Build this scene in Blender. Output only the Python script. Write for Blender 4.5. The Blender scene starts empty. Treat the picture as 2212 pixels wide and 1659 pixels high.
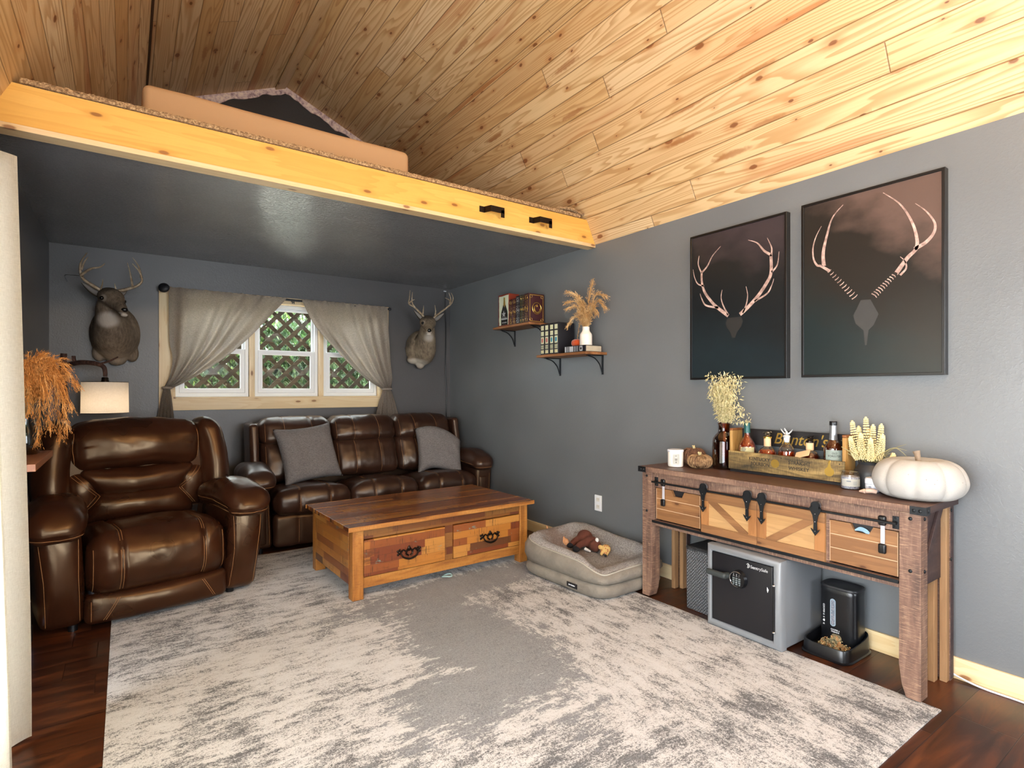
import bpy, bmesh, math, random
from math import sin, cos, pi, radians, sqrt, atan2
from mathutils import Vector, Matrix, noise as mnoise
from mathutils.bvhtree import BVHTree

sc = bpy.context.scene
COL = sc.collection

# ------------------------------------------------------------------ camera
cam_data = bpy.data.cameras.new('camera')
cam_data.sensor_width = 36.0
cam_data.lens = 36.0 * 1189.0 / 2212.0
cam_data.shift_y = 13.5 / 2212.0
cam_data.clip_start = 0.05
cam = bpy.data.objects.new('camera', cam_data)
cam.location = (0, 0, 1.25)
cam.rotation_euler = (radians(90), 0, radians(-35.079))
COL.objects.link(cam)
sc.camera = cam

# ------------------------------------------------------------------ view
sc.view_settings.view_transform = 'Standard'
sc.view_settings.look = 'None'
sc.view_settings.gamma = 1.0
sc.view_settings.use_curve_mapping = False
sc.view_settings.exposure = 0.17
try:
    sc.cycles.max_bounces = 6
    sc.cycles.diffuse_bounces = 3
    sc.cycles.glossy_bounces = 3
    sc.cycles.transmission_bounces = 6
    sc.cycles.transparent_max_bounces = 10
    sc.cycles.use_adaptive_sampling = True
    sc.cycles.adaptive_threshold = 0.18
    sc.cycles.adaptive_min_samples = 16
    sc.cycles.use_denoising = True
    sc.cycles.caustics_reflective = False
    sc.cycles.caustics_refractive = False
    sc.cycles.sample_clamp_indirect = 6.0
except Exception:
    pass

# ------------------------------------------------------------------ world, sun, daylight
world = bpy.data.worlds.new('world')
sc.world = world
world.use_nodes = True
bg = world.node_tree.nodes['Background']
bg.inputs[0].default_value = (0.88, 0.94, 1.0, 1)
bg.inputs[1].default_value = 17.0

def add_light(name, kind, loc, aim, energy, color, size=None, size_y=None, spread=None):
    d = bpy.data.lights.new(name, kind)
    d.energy = energy
    d.color = color
    if kind == 'AREA':
        d.shape = 'RECTANGLE'
        d.size = size
        d.size_y = size_y
        if spread: d.spread = radians(spread)
    elif kind == 'SUN':
        d.angle = radians(1.5)
    elif size:
        d.shadow_soft_size = size
    o = bpy.data.objects.new(name, d)
    o.location = loc
    v = Vector(aim) - Vector(loc)
    o.rotation_euler = v.to_track_quat('-Z', 'Y').to_euler()
    COL.objects.link(o)
    return o

add_light('sun', 'SUN', (8, 8, 9), (3.5, 7, 0), 38.0, (1.0, 0.94, 0.84))
# the sky's light comes in through three openings; portals guide the sampling
def portal(name, loc, aim, w, h):
    o = add_light(name, 'AREA', loc, aim, 1, (1, 1, 1), w, h)
    o.data.cycles.is_portal = True
    return o
portal('daylight_door', (-0.60, 0.75, 1.06), (1.0, 0.75, 1.06), 3.3, 2.0)
portal('daylight_rear_window', (1.35, -2.74, 1.55), (1.35, 0.0, 1.55), 2.3, 1.5)
portal('daylight_back_window', (1.235, 5.55, 1.62), (1.235, 4.0, 1.62), 1.8, 0.9)

# ------------------------------------------------------------------ helpers: materials
def S(h):
    h = h.lstrip('#')
    r = []
    for i in (0, 2, 4):
        c = int(h[i:i+2], 16) / 255.0
        r.append(c / 12.92 if c <= 0.04045 else ((c + 0.055) / 1.055) ** 2.4)
    return (r[0], r[1], r[2], 1.0)

class Mat:
    def __init__(s, name, base='#808080', rough=0.5, metal=0.0, spec=0.5):
        s.m = bpy.data.materials.new(name)
        s.m.use_nodes = True
        s.t = s.m.node_tree
        s.b = s.t.nodes['Principled BSDF']
        s.b.inputs['Base Color'].default_value = S(base) if isinstance(base, str) else base
        s.b.inputs['Roughness'].default_value = rough
        s.b.inputs['Metallic'].default_value = metal
        s.b.inputs['Specular IOR Level'].default_value = spec
    def put(s, node, key, v):
        if v is None: return
        if hasattr(v, 'is_output') or isinstance(v, bpy.types.NodeSocket):
            s.t.links.new(v, node.inputs[key])
        else:
            if isinstance(v, str): v = S(v)
            node.inputs[key].default_value = v
    def coord(s, kind='Object'):
        n = s.t.nodes.new('ShaderNodeTexCoord')
        return n.outputs[kind]
    def map(s, vec, scale=(1, 1, 1), rot=(0, 0, 0), loc=(0, 0, 0)):
        n = s.t.nodes.new('ShaderNodeMapping')
        s.t.links.new(vec, n.inputs[0])
        s.put(n, 'Scale', scale); s.put(n, 'Rotation', rot); s.put(n, 'Location', loc)
        return n.outputs[0]
    def noise(s, vec, scale=5, detail=3, rough=0.5, dist=0.0, color=False):
        n = s.t.nodes.new('ShaderNodeTexNoise')
        s.t.links.new(vec, n.inputs['Vector'])
        s.put(n, 'Scale', scale); s.put(n, 'Detail', detail); s.put(n, 'Roughness', rough); s.put(n, 'Distortion', dist)
        return n.outputs['Color' if color else 'Fac']
    def vor(s, vec, scale=5, feature='F1', out='Distance', rnd=1.0, dims='3D'):
        n = s.t.nodes.new('ShaderNodeTexVoronoi')
        n.voronoi_dimensions = dims
        n.feature = feature
        s.t.links.new(vec, n.inputs['Vector'])
        s.put(n, 'Scale', scale); s.put(n, 'Randomness', rnd)
        return n.outputs[out]
    def white(s, v, dims='1D', out='Value'):
        n = s.t.nodes.new('ShaderNodeTexWhiteNoise')
        n.noise_dimensions = dims
        if dims == '1D': s.put(n, 'W', v)
        else: s.put(n, 'Vector', v)
        return n.outputs[out]
    def wave(s, vec, scale=5, dist=2, detail=2, dscale=1, axis='X', kind='BANDS'):
        n = s.t.nodes.new('ShaderNodeTexWave')
        n.wave_type = kind
        if kind == 'BANDS': n.bands_direction = axis
        else: n.rings_direction = axis
        s.t.links.new(vec, n.inputs['Vector'])
        s.put(n, 'Scale', scale); s.put(n, 'Distortion', dist); s.put(n, 'Detail', detail); s.put(n, 'Detail Scale', dscale)
        return n.outputs['Fac']
    def math(s, op, a, b=None, c=None, clamp=False):
        n = s.t.nodes.new('ShaderNodeMath')
        n.operation = op; n.use_clamp = clamp
        s.put(n, 0, a)
        if b is not None: s.put(n, 1, b)
        if c is not None: s.put(n, 2, c)
        return n.outputs[0]
    def vmath(s, op, a, b=None, out=0):
        n = s.t.nodes.new('ShaderNodeVectorMath')
        n.operation = op
        s.put(n, 0, a)
        if b is not None: s.put(n, 1, b)
        return n.outputs['Value' if out == 'v' else 0]
    def sep(s, v):
        n = s.t.nodes.new('ShaderNodeSeparateXYZ')
        s.t.links.new(v, n.inputs[0])
        return n.outputs
    def comb(s, x, y, z):
        n = s.t.nodes.new('ShaderNodeCombineXYZ')
        s.put(n, 0, x); s.put(n, 1, y); s.put(n, 2, z)
        return n.outputs[0]
    def ramp(s, fac, stops, mode='LINEAR'):
        n = s.t.nodes.new('ShaderNodeValToRGB')
        n.color_ramp.interpolation = mode
        e = n.color_ramp.elements
        while len(e) < len(stops): e.new(0.5)
        for i, (p, c) in enumerate(stops):
            e[i].position = p
            e[i].color = S(c) if isinstance(c, str) else (c if isinstance(c, tuple) else (c, c, c, 1))
        s.t.links.new(fac, n.inputs[0])
        return n.outputs[0]
    def mix(s, fac, a, b, blend='MIX'):
        n = s.t.nodes.new('ShaderNodeMix')
        n.data_type = 'RGBA'; n.blend_type = blend
        s.put(n, 0, fac)
        s.put(n, 6, a); s.put(n, 7, b)
        return n.outputs[2]
    def step(s, v, lo, hi):
        n = s.t.nodes.new('ShaderNodeMapRange')
        n.interpolation_type = 'SMOOTHSTEP'
        s.put(n, 'Value', v); s.put(n, 'From Min', lo); s.put(n, 'From Max', hi)
        n.inputs['To Min'].default_value = 0.0; n.inputs['To Max'].default_value = 1.0
        return n.outputs[0]
    def bump(s, h, strength=0.3, dist=0.01, prev=None):
        n = s.t.nodes.new('ShaderNodeBump')
        s.put(n, 'Height', h)
        n.inputs['Strength'].default_value = strength
        n.inputs['Distance'].default_value = dist
        if prev is not None: s.t.links.new(prev, n.inputs['Normal'])
        s.t.links.new(n.outputs[0], s.b.inputs['Normal'])
        return n.outputs[0]
    def rnd(s):
        return s.t.nodes.new('ShaderNodeObjectInfo').outputs['Random']
    def color(s, v): s.put(s.b, 'Base Color', v); return s
    def rough(s, v): s.put(s.b, 'Roughness', v); return s

def simple(name, base, rough=0.5, metal=0.0, spec=0.5, bump=None, var=0.0):
    m = Mat(name, base, rough, metal, spec)
    if var:
        n = m.noise(m.coord(), 14, 4, 0.6)
        c = S(base)
        d = tuple(max(0, x * (1 - var)) for x in c[:3]) + (1,)
        u = tuple(min(1, x * (1 + var)) for x in c[:3]) + (1,)
        m.color(m.ramp(n, [(0.3, d), (0.7, u)]))
    if bump:
        m.bump(m.noise(m.coord(), bump[0], 3, 0.6), bump[1], bump[2])
    return m.m

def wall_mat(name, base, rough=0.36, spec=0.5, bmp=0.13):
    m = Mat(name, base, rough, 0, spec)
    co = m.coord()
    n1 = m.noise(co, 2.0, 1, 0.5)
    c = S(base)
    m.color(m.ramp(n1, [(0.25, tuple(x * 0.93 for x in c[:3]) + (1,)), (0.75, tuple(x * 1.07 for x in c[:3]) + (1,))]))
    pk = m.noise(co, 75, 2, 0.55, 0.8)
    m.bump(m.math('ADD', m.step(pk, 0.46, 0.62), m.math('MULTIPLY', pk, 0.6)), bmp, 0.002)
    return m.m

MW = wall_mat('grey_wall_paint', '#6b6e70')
MWS = wall_mat('semi_gloss_soffit_paint', '#747577', 0.20, 1.0, 0.28)
MWB = wall_mat('shaded_wall_paint', '#4e4c4c')  # grey wall paint with the far walls' shade put into its colour
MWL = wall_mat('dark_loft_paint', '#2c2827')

def planks_mat():
    """knotty pine tongue and groove; UV in metres, U along the boards"""
    m = Mat('knotty_pine_planks', '#d9a866', 0.36, 0, 0.45)
    uv = m.coord('UV')
    x, y, _ = m.sep(uv)
    W = 0.132
    row = m.math('FLOOR', m.math('DIVIDE', y, W))
    fr = m.math('SUBTRACT', m.math('DIVIDE', y, W), row)
    r1 = m.white(row)
    xs = m.math('ADD', x, m.math('MULTIPLY', r1, 7.0))
    seg = m.math('FLOOR', m.math('DIVIDE', xs, 3.4))
    fx = m.math('SUBTRACT', m.math('DIVIDE', xs, 3.4), seg)
    bid = m.math('ADD', m.math('MULTIPLY', row, 3.71), m.math('MULTIPLY', seg, 11.37))
    rb = m.white(bid)
    rb2 = m.white(m.math('ADD', bid, 31.7))
    yo = m.math('MULTIPLY', rb, 40.0)
    # flowing grain with cathedral arches
    gv = m.comb(m.math('MULTIPLY', x, 0.5), m.math('ADD', m.math('MULTIPLY', y, 8.0), yo), rb)
    warp = m.noise(gv, 1.0, 2, 0.4)
    band = m.math('FRACT', m.math('ADD', m.math('MULTIPLY', warp, 16.0), m.math('MULTIPLY', y, 22.0)))
    line = m.math('MULTIPLY', m.step(band, 0.30, 0.9), m.math('SUBTRACT', 1.0, m.step(band, 0.92, 1.0)))
    fine = m.noise(m.comb(m.math('MULTIPLY', x, 2.0), m.math('ADD', m.math('MULTIPLY', y, 150.0), yo), 0.0), 1.0, 3, 0.6)
    # streak of heartwood in some boards
    heart = m.math('MULTIPLY', m.step(m.noise(m.comb(m.math('MULTIPLY', x, 0.6), m.math('ADD', m.math('MULTIPLY', y, 9.0), yo), 3.3), 1.0, 2, 0.5), 0.56, 0.68), m.step(rb2, 0.35, 0.6))
    base = m.ramp(rb, [(0.0, '#d8b688'), (0.3, '#e0c496'), (0.55, '#d0a872'), (0.8, '#e5cda4'), (1.0, '#c59c68')])
    c = m.mix(m.math('MULTIPLY', line, 0.62), base, '#a6763f')
    c = m.mix(m.math('MULTIPLY', fine, 0.38), c, '#ad8350')
    c = m.mix(m.math('MULTIPLY', heart, 0.55), c, '#a8602f')
    # knots
    kv = m.comb(m.math('MULTIPLY', xs, 3.0), m.math('MULTIPLY', y, 6.0), 0.0)
    wv = m.noise(m.comb(m.math('MULTIPLY', x, 30.0), m.math('MULTIPLY', y, 40.0), 0.0), 1.0, 2, 0.5)
    kd = m.vor(kv, 1.0, dims='2D')
    kd = m.math('ADD', kd, m.math('MULTIPLY', wv, 0.05))
    kr = m.white(m.vor(kv, 1.0, out='Position', dims='2D'), '3D')
    size = m.math('MULTIPLY', m.math('POWER', kr, 2.5), 0.095)
    size = m.math('ADD', size, 0.034)
    k1 = m.math('SUBTRACT', 1.0, m.step(kd, m.math('MULTIPLY', size, 0.75), m.math('ADD', size, 0.012)))
    k2 = m.math('SUBTRACT', 1.0, m.step(kd, m.math('MULTIPLY', size, 1.0), m.math('ADD', m.math('MULTIPLY', size, 2.6), 0.05)))
    c = m.mix(m.math('MULTIPLY', k2, 0.40), c, '#a5652c')
    c = m.mix(m.math('MULTIPLY', k1, 0.86), c, m.mix(kr, '#3f2112', '#7a4520'))
    # elongated feather knots
    ev = m.comb(m.math('MULTIPLY', xs, 0.75), m.math('MULTIPLY', y, 5.4), 0.0)
    ed = m.math('ADD', m.vor(ev, 1.0, dims='2D'), m.math('MULTIPLY', wv, 0.10))
    e1 = m.math('SUBTRACT', 1.0, m.step(ed, 0.10, 0.17))
    er = m.step(m.white(m.vor(ev, 1.0, out='Position', dims='2D'), '3D'), 0.62, 0.64)
    c = m.mix(m.math('MULTIPLY', m.math('MULTIPLY', e1, er), 0.62), c, '#8f5222')
    # grooves and butt joints
    g = m.math('MINIMUM', fr, m.math('SUBTRACT', 1.0, fr))
    gr = m.math('SUBTRACT', 1.0, m.step(g, 0.0, 0.032))
    fj = m.math('MINIMUM', fx, m.math('SUBTRACT', 1.0, fx))
    gj = m.math('SUBTRACT', 1.0, m.step(fj, 0.0, 0.0013))
    gg = m.math('MAXIMUM', gr, gj)
    c = m.mix(m.math('MULTIPLY', gg, 0.75), c, '#65431f')
    m.color(c)
    h = m.math('SUBTRACT', 1.0, gg)
    m.bump(h, 0.6, 0.004)
    m.rough(m.math('ADD', 0.33, m.math('MULTIPLY', fine, 0.15)))
    return m.m

def board_mat(name, cols, axis='X', knots=True, rough=0.42, scale=1.0, knotcol='#7a4520'):
    """a single sawn board; grain along one axis of the object"""
    m = Mat(name, cols[1], rough, 0, 0.4)
    x, y, z = m.sep(m.coord())
    r = m.math('MULTIPLY', m.rnd(), 23.0)
    if axis == 'X': a, b, c3 = x, y, z
    elif axis == 'Y': a, b, c3 = y, x, z
    else: a, b, c3 = z, x, y
    s = scale
    gv = m.comb(m.math('ADD', m.math('MULTIPLY', a, 0.7 * s), r), m.math('MULTIPLY', b, 9.0 * s), m.math('MULTIPLY', c3, 9.0 * s))
    warp = m.noise(gv, 1.0, 3, 0.5)
    band = m.math('FRACT', m.math('MULTIPLY', warp, 11.0))
    line = m.step(band, 0.3, 1.0)
    fine = m.noise(m.comb(m.math('MULTIPLY', a, 3.0 * s), m.math('MULTIPLY', b, 120.0 * s), m.math('MULTIPLY', c3, 120.0 * s)), 1.0, 2, 0.6)
    col = m.ramp(warp, [(0.3, cols[0]), (0.5, cols[1]), (0.7, cols[2])])
    col = m.mix(m.math('MULTIPLY', line, 0.22), col, cols[3])
    col = m.mix(m.math('MULTIPLY', fine, 0.25), col, cols[3])
    if knots:
        kv = m.comb(m.math('ADD', m.math('MULTIPLY', a, 2.4 * s), r), m.math('MULTIPLY', m.math('ADD', b, c3), 6.0 * s), 0.0)
        kd = m.math('ADD', m.vor(kv, 1.0, dims='2D'), m.math('MULTIPLY', fine, 0.03))
        k1 = m.math('SUBTRACT', 1.0, m.step(kd, 0.05, 0.085))
        k2 = m.math('SUBTRACT', 1.0, m.step(kd, 0.06, 0.2))
        col = m.mix(m.math('MULTIPLY', k2, 0.35), col, cols[3])
        col = m.mix(m.math('MULTIPLY', k1, 0.8), col, knotcol)
    m.color(col)
    m.bump(fine, 0.15, 0.002)
    return m.m

MPLANK = planks_mat()
MBEAM = board_mat('honey_pine_beam', ['#d9a24c', '#e2af58', '#e9bb66', '#bf7f2e'], 'X')
MTRIM = board_mat('pale_pine_trim', ['#dcc49a', '#e6d2aa', '#eddcba', '#c79d62'], 'X')
MTRIMZ = board_mat('pale_pine_trim_upright', ['#dcc49a', '#e6d2aa', '#eddcba', '#c79d62'], 'Z')
MTRIMY = board_mat('pale_pine_baseboard', ['#d5bd8c', '#e2cda0', '#eddcb6', '#c08a48'], 'Y')
MDRY = Mat('torn_drywall_edge', '#d8c6c0', 0.9)
MDRY.color(MDRY.ramp(MDRY.noise(MDRY.coord(), 30, 4, 0.7), [(0.35, '#e6d3c0'), (0.5, '#cbb3ae'), (0.65, '#8d7276')]))
MDRY = MDRY.m

def floor_mat():
    m = Mat('dark_walnut_floor', '#3a1f14', 0.22, 0, 0.5)
    x, y, z = m.sep(m.coord())
    W = 0.19
    row = m.math('FLOOR', m.math('DIVIDE', y, W))
    fr = m.math('SUBTRACT', m.math('DIVIDE', y, W), row)
    r1 = m.white(row)
    xs = m.math('ADD', x, m.math('MULTIPLY', r1, 9.0))
    seg = m.math('FLOOR', m.math('DIVIDE', xs, 1.22))
    fx = m.math('SUBTRACT', m.math('DIVIDE', xs, 1.22), seg)
    rb = m.white(m.math('ADD', m.math('MULTIPLY', row, 3.71), m.math('MULTIPLY', seg, 11.37)))
    v = m.comb(m.math('MULTIPLY', x, 2.2), m.math('ADD', m.math('MULTIPLY', y, 12.0), m.math('MULTIPLY', rb, 30.0)), 0.0)
    n1 = m.noise(v, 1.0, 5, 0.62, 0.8)
    n2 = m.noise(m.comb(m.math('MULTIPLY', x, 5.0), m.math('MULTIPLY', y, 90.0), rb), 1.0, 3, 0.6)
    c = m.ramp(n1, [(0.28, '#1d0e08'), (0.45, '#3b1f12'), (0.6, '#5b3018'), (0.78, '#7a4521')])
    c = m.mix(m.math('MULTIPLY', n2, 0.45), c, '#241109')
    g = m.math('MINIMUM', fr, m.math('SUBTRACT', 1.0, fr))
    gr = m.math('SUBTRACT', 1.0, m.step(g, 0.0, 0.012))
    fj = m.math('MINIMUM', fx, m.math('SUBTRACT', 1.0, fx))
    gj = m.math('SUBTRACT', 1.0, m.step(fj, 0.0, 0.002))
    gg = m.math('MAXIMUM', gr, gj)
    c = m.mix(m.math('MULTIPLY', gg, 0.8), c, '#120804')
    m.color(c)
    h = m.math('SUBTRACT', m.math('MULTIPLY', n1, 0.5), gg)
    m.bump(h, 0.3, 0.003)
    m.rough(m.math('ADD', 0.22, m.math('MULTIPLY', n1, 0.2)))
    return m.m

def rug_mat():
    m = Mat('distressed_rug', '#b9b4ae', 0.95, 0, 0.1)
    co = m.coord()
    x, y, z = m.sep(co)
    wx = m.math('ADD', x, m.math('MULTIPLY', m.noise(co, 9, 2, 0.5), 0.05))
    wy = m.math('ADD', y, m.math('MULTIPLY', m.noise(m.map(co, (1, 1, 1), loc=(5, 2, 0)), 9, 2, 0.5), 0.05))
    sx = m.noise(m.comb(m.math('MULTIPLY', wx, 4.5), m.math('MULTIPLY', wy, 19.0), 0.0), 1.0, 5, 0.82)
    sy = m.noise(m.comb(m.math('MULTIPLY', wx, 19.0), m.math('MULTIPLY', wy, 4.5), 4.0), 1.0, 5, 0.82)
    iso = m.noise(m.map(co, (1, 1, 1), loc=(1, 8, 0)), 4.5, 5, 0.8)
    big = m.noise(m.map(co, (1, 1, 1), loc=(3.1, 1.7, 0)), 1.3, 2, 0.5, 0.5)
    side = m.step(m.math('ADD', x, m.math('MULTIPLY', big, 0.9)), 1.75, 2.35)
    st = m.math('ADD', m.math('MULTIPLY', sx, m.math('SUBTRACT', 1.0, side)), m.math('MULTIPLY', sy, side))
    st = m.math('ADD', m.math('MULTIPLY', st, 0.6), m.math('MULTIPLY', iso, 0.4))
    grit = m.noise(co, 230, 2, 0.9)
    speck = m.noise(co, 90, 3, 0.85)
    def blot(cx, cy, rx, ry, rot=0.0):
        dx = m.math('SUBTRACT', x, cx); dy = m.math('SUBTRACT', y, cy)
        a = m.math('ADD', m.math('MULTIPLY', dx, cos(rot) / rx), m.math('MULTIPLY', dy, sin(rot) / rx))
        b = m.math('ADD', m.math('MULTIPLY', dx, -sin(rot) / ry), m.math('MULTIPLY', dy, cos(rot) / ry))
        return m.math('SQRT', m.math('ADD', m.math('MULTIPLY', a, a), m.math('MULTIPLY', b, b)))
    d = m.math('MINIMUM', blot(1.42, 2.42, 0.34, 0.85, 0.0), blot(1.75, 3.05, 0.8, 0.22, 0.1))
    d = m.math('MINIMUM', d, blot(1.18, 1.95, 0.42, 0.25, 0.3))
    edge = m.math('ADD', d, m.math('MULTIPLY', m.math('SUBTRACT', st, 0.5), 4.0))
    edge = m.math('ADD', edge, m.math('MULTIPLY', m.math('SUBTRACT', speck, 0.5), 0.9))
    blotf = m.math('SUBTRACT', 1.0, m.step(edge, 0.80, 1.05))
    v = m.math('ADD', m.math('MULTIPLY', m.math('SUBTRACT', st, 0.5), 1.5), 0.5)
    v = m.math('ADD', v, m.math('MULTIPLY', m.math('SUBTRACT', big, 0.5), 0.35))
    v = m.math('ADD', v, m.math('MULTIPLY', m.math('SUBTRACT', speck, 0.5), 0.50))
    v = m.math('ADD', v, m.math('MULTIPLY', m.math('SUBTRACT', grit, 0.5), 0.62))
    light = m.ramp(v, [(0.32, '#4e4d4e'), (0.41, '#7b7978'), (0.455, '#a29f9d'), (0.49, '#c0bdba'), (0.7, '#cccac8')])
    darkc = m.ramp(m.math('ADD', m.math('MULTIPLY', grit, 0.75), m.math('MULTIPLY', speck, 0.25)), [(0.35, '#5c5c5e'), (0.62, '#929294')])
    c = m.mix(m.math('MULTIPLY', blotf, 0.92), light, darkc)
    m.color(c)
    m.bump(grit, 0.8, 0.005)
    m.b.inputs['Sheen Weight'].default_value = 0.2
    return m.m

def leather_mat(name, a, b, rough=0.33, tint=(1.0, 0.72, 0.44, 1)):
    m = Mat(name, a, rough, 0, 0.6)
    co = m.coord()
    n = m.noise(co, 3.5, 2, 0.6)
    m.color(m.ramp(n, [(0.3, a), (0.7, b)]))
    cre = m.noise(m.map(co, (1, 1, 1)), 20, 2, 0.5, 0.4)
    m.bump(m.math('MULTIPLY', cre, 0.6), 0.24, 0.006)
    m.rough(m.math('ADD', rough - 0.05, m.math('MULTIPLY', n, 0.14)))
    m.b.inputs['Specular Tint'].default_value = tint
    return m.m

def cloth_mat(name, a, b, scale=600, bumps=0.3, transl=0.0, rough=0.9):
    m = Mat(name, a, rough, 0, 0.2)
    co = m.coord()
    x, y, z = m.sep(co)
    n = m.noise(m.comb(m.math('MULTIPLY', x, 60.0), m.math('MULTIPLY', y, 60.0), m.math('MULTIPLY', z, 500.0)), 1, 2, 0.6)
    n2 = m.noise(m.comb(m.math('MULTIPLY', x, 500.0), m.math('MULTIPLY', y, 500.0), m.math('MULTIPLY', z, 60.0)), 1, 2, 0.6)
    w = m.math('ADD', m.math('MULTIPLY', n, 0.5), m.math('MULTIPLY', n2, 0.5))
    c = m.ramp(w, [(0.36, a), (0.64, b)])
    m.color(c)
    m.bump(w, bumps, 0.002)
    if transl:
        tr = m.t.nodes.new('ShaderNodeBsdfTranslucent')
        m.t.links.new(c, tr.inputs[0])
        mx = m.t.nodes.new('ShaderNodeMixShader')
        mx.inputs[0].default_value = transl
        m.t.links.new(m.b.outputs[0], mx.inputs[1])
        m.t.links.new(tr.outputs[0], mx.inputs[2])
        m.t.links.new(mx.outputs[0], m.t.nodes['Material Output'].inputs[0])
    return m.m

def reclaimed_mat(name, axis='X', dark=0.0):
    """patchwork of old boards: honey, rust, dark brown, flecks of old teal paint, saw marks"""
    m = Mat(name, '#a9692c', 0.38, 0, 0.5)
    x, y, z = m.sep(m.coord())
    if axis == 'X': a, b, c3 = x, z, y      # upright face, boards run along X
    elif axis == 'T': a, b, c3 = x, y, z    # table top
    elif axis == 'Y': a, b, c3 = y, z, x    # end panel
    else: a, b, c3 = z, x, y                # post
    W = 0.034 if axis == 'T' else 0.047
    bb = m.math('ADD', b, m.math('MULTIPLY', m.rnd(), 0.4))
    row = m.math('FLOOR', m.math('DIVIDE', bb, W))
    fr = m.math('SUBTRACT', m.math('DIVIDE', bb, W), row)
    aa = m.math('ADD', a, m.math('MULTIPLY', m.white(row), 5.0))
    L = 0.85 if axis == 'T' else 0.34
    seg = m.math('FLOOR', m.math('DIVIDE', aa, L))
    fx = m.math('SUBTRACT', m.math('DIVIDE', aa, L), seg)
    bid = m.math('ADD', m.math('MULTIPLY', row, 5.13), m.math('MULTIPLY', seg, 7.77))
    rb = m.white(bid)
    base = m.ramp(rb, [(0.0, '#b4742f'), (0.22, '#8a4c24'), (0.38, '#bf843e'), (0.56, '#75381e'), (0.70, '#a8682c'), (0.88, '#5d3a22'), (0.96, '#984e20')], 'CONSTANT')
    gr = m.noise(m.comb(m.math('MULTIPLY', a, 6.0), m.math('MULTIPLY', b, 90.0), m.math('MULTIPLY', c3, 90.0)), 1, 4, 0.65)
    saw = m.noise(m.comb(m.math('MULTIPLY', a, 140.0), m.math('MULTIPLY', b, 7.0), m.math('MULTIPLY', rb, 9.0)), 1, 3, 0.6)
    sawm = m.math('MULTIPLY', m.step(saw, 0.52, 0.66), m.step(m.noise(m.comb(m.math('MULTIPLY', a, 5.0), m.math('MULTIPLY', b, 12.0), rb), 1, 2, 0.5), 0.45, 0.62))
    st = m.noise(m.comb(m.math('MULTIPLY', a, 4.0), m.math('MULTIPLY', b, 16.0), m.math('MULTIPLY', c3, 4.0)), 1, 5, 0.7)
    c = m.mix(m.math('MULTIPLY', gr, 0.4), base, '#6a3a1a')
    c = m.mix(m.math('MULTIPLY', sawm, 0.75), c, '#3a2414')
    c = m.mix(m.math('MULTIPLY', m.step(st, 0.56, 0.72), 0.6), c, '#3f2416')
    pt = m.noise(m.comb(m.math('MULTIPLY', a, 7.0), m.math('MULTIPLY', b, 14.0), m.math('ADD', c3, 3.0)), 1, 6, 0.75)
    c = m.mix(m.math('MULTIPLY', m.step(pt, 0.63, 0.68), 0.6), c, '#6f8a80')
    g = m.math('MINIMUM', fr, m.math('SUBTRACT', 1.0, fr))
    gj = m.math('SUBTRACT', 1.0, m.step(g, 0.0, 0.03))
    c = m.mix(m.math('MULTIPLY', gj, 0.5), c, '#2b1a0e')
    if dark: c = m.mix(dark, c, '#4c2a1a')
    m.color(c)
    h = m.math('SUBTRACT', m.math('MULTIPLY', gr, 0.4), m.math('ADD', gj, m.math('MULTIPLY', sawm, 0.5)))
    m.bump(h, 0.35, 0.003)
    if axis == 'T': m.rough(0.24)
    return m.m

def sawn_mat(name, cols, axis='Y', rough=0.6, saw=0.5, white='#c9a583'):
    """stained board with pale rough-saw marks across the grain"""
    m = Mat(name, cols[1], rough, 0, 0.35)
    x, y, z = m.sep(m.coord())
    if axis == 'Y': a, b, c3 = y, z, x
    elif axis == 'Z': a, b, c3 = z, y, x
    elif axis == 'T': a, b, c3 = y, x, z
    else: a, b, c3 = x, z, y
    r = m.math('MULTIPLY', m.rnd(), 17.0)
    n = m.noise(m.comb(m.math('ADD', m.math('MULTIPLY', a, 3.0), r), m.math('MULTIPLY', b, 22.0), m.math('MULTIPLY', c3, 22.0)), 1, 4, 0.6, 0.8)
    c = m.ramp(n, [(0.3, cols[0]), (0.5, cols[1]), (0.7, cols[2])])
    cr = m.noise(m.comb(m.math('MULTIPLY', a, 330.0), m.math('MULTIPLY', b, 22.0), m.math('MULTIPLY', c3, 22.0)), 1, 3, 0.7)
    crm = m.step(cr, 0.52, 0.68)
    c = m.mix(m.math('MULTIPLY', crm, saw), c, white)
    crd = m.math('SUBTRACT', 1.0, m.step(cr, 0.34, 0.46))
    c = m.mix(m.math('MULTIPLY', crd, 0.5), c, cols[0])
    m.color(c)
    m.bump(m.math('ADD', cr, n), 0.4, 0.003)
    return m.m

MFLOOR = floor_mat()
MRUG = rug_mat()
MLEATH = leather_mat('brown_leather', '#28140b', '#3b1f12', 0.27)
MLEATHS = leather_mat('sofa_leather', '#2a1912', '#3a241a', 0.30, (1.0, 0.86, 0.72, 1))
MLEATH2 = leather_mat('dark_brown_leather', '#281913', '#36221a', 0.33)
MSTITCH = simple('tan_stitching', '#9a6c40', 0.7)
MLINEN = cloth_mat('grey_linen', '#a1978c', '#cabfb3', transl=0.5)
MCREAM = cloth_mat('cream_linen', '#d9d3c6', '#e9e4d8', transl=0.4)
MPILLOW = cloth_mat('grey_cotton', '#55514f', '#86807d', bumps=0.5)
MSHADE = cloth_mat('lamp_shade_linen', '#e4e0d8', '#f3efe8', transl=0.5, bumps=0.1)
MMATT = simple('tan_mattress_fabric', '#b48f68', 0.9, bump=(60, 0.1, 0.003))
MCARPET = Mat('tan_carpet', '#b58f63', 0.95)
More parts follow.
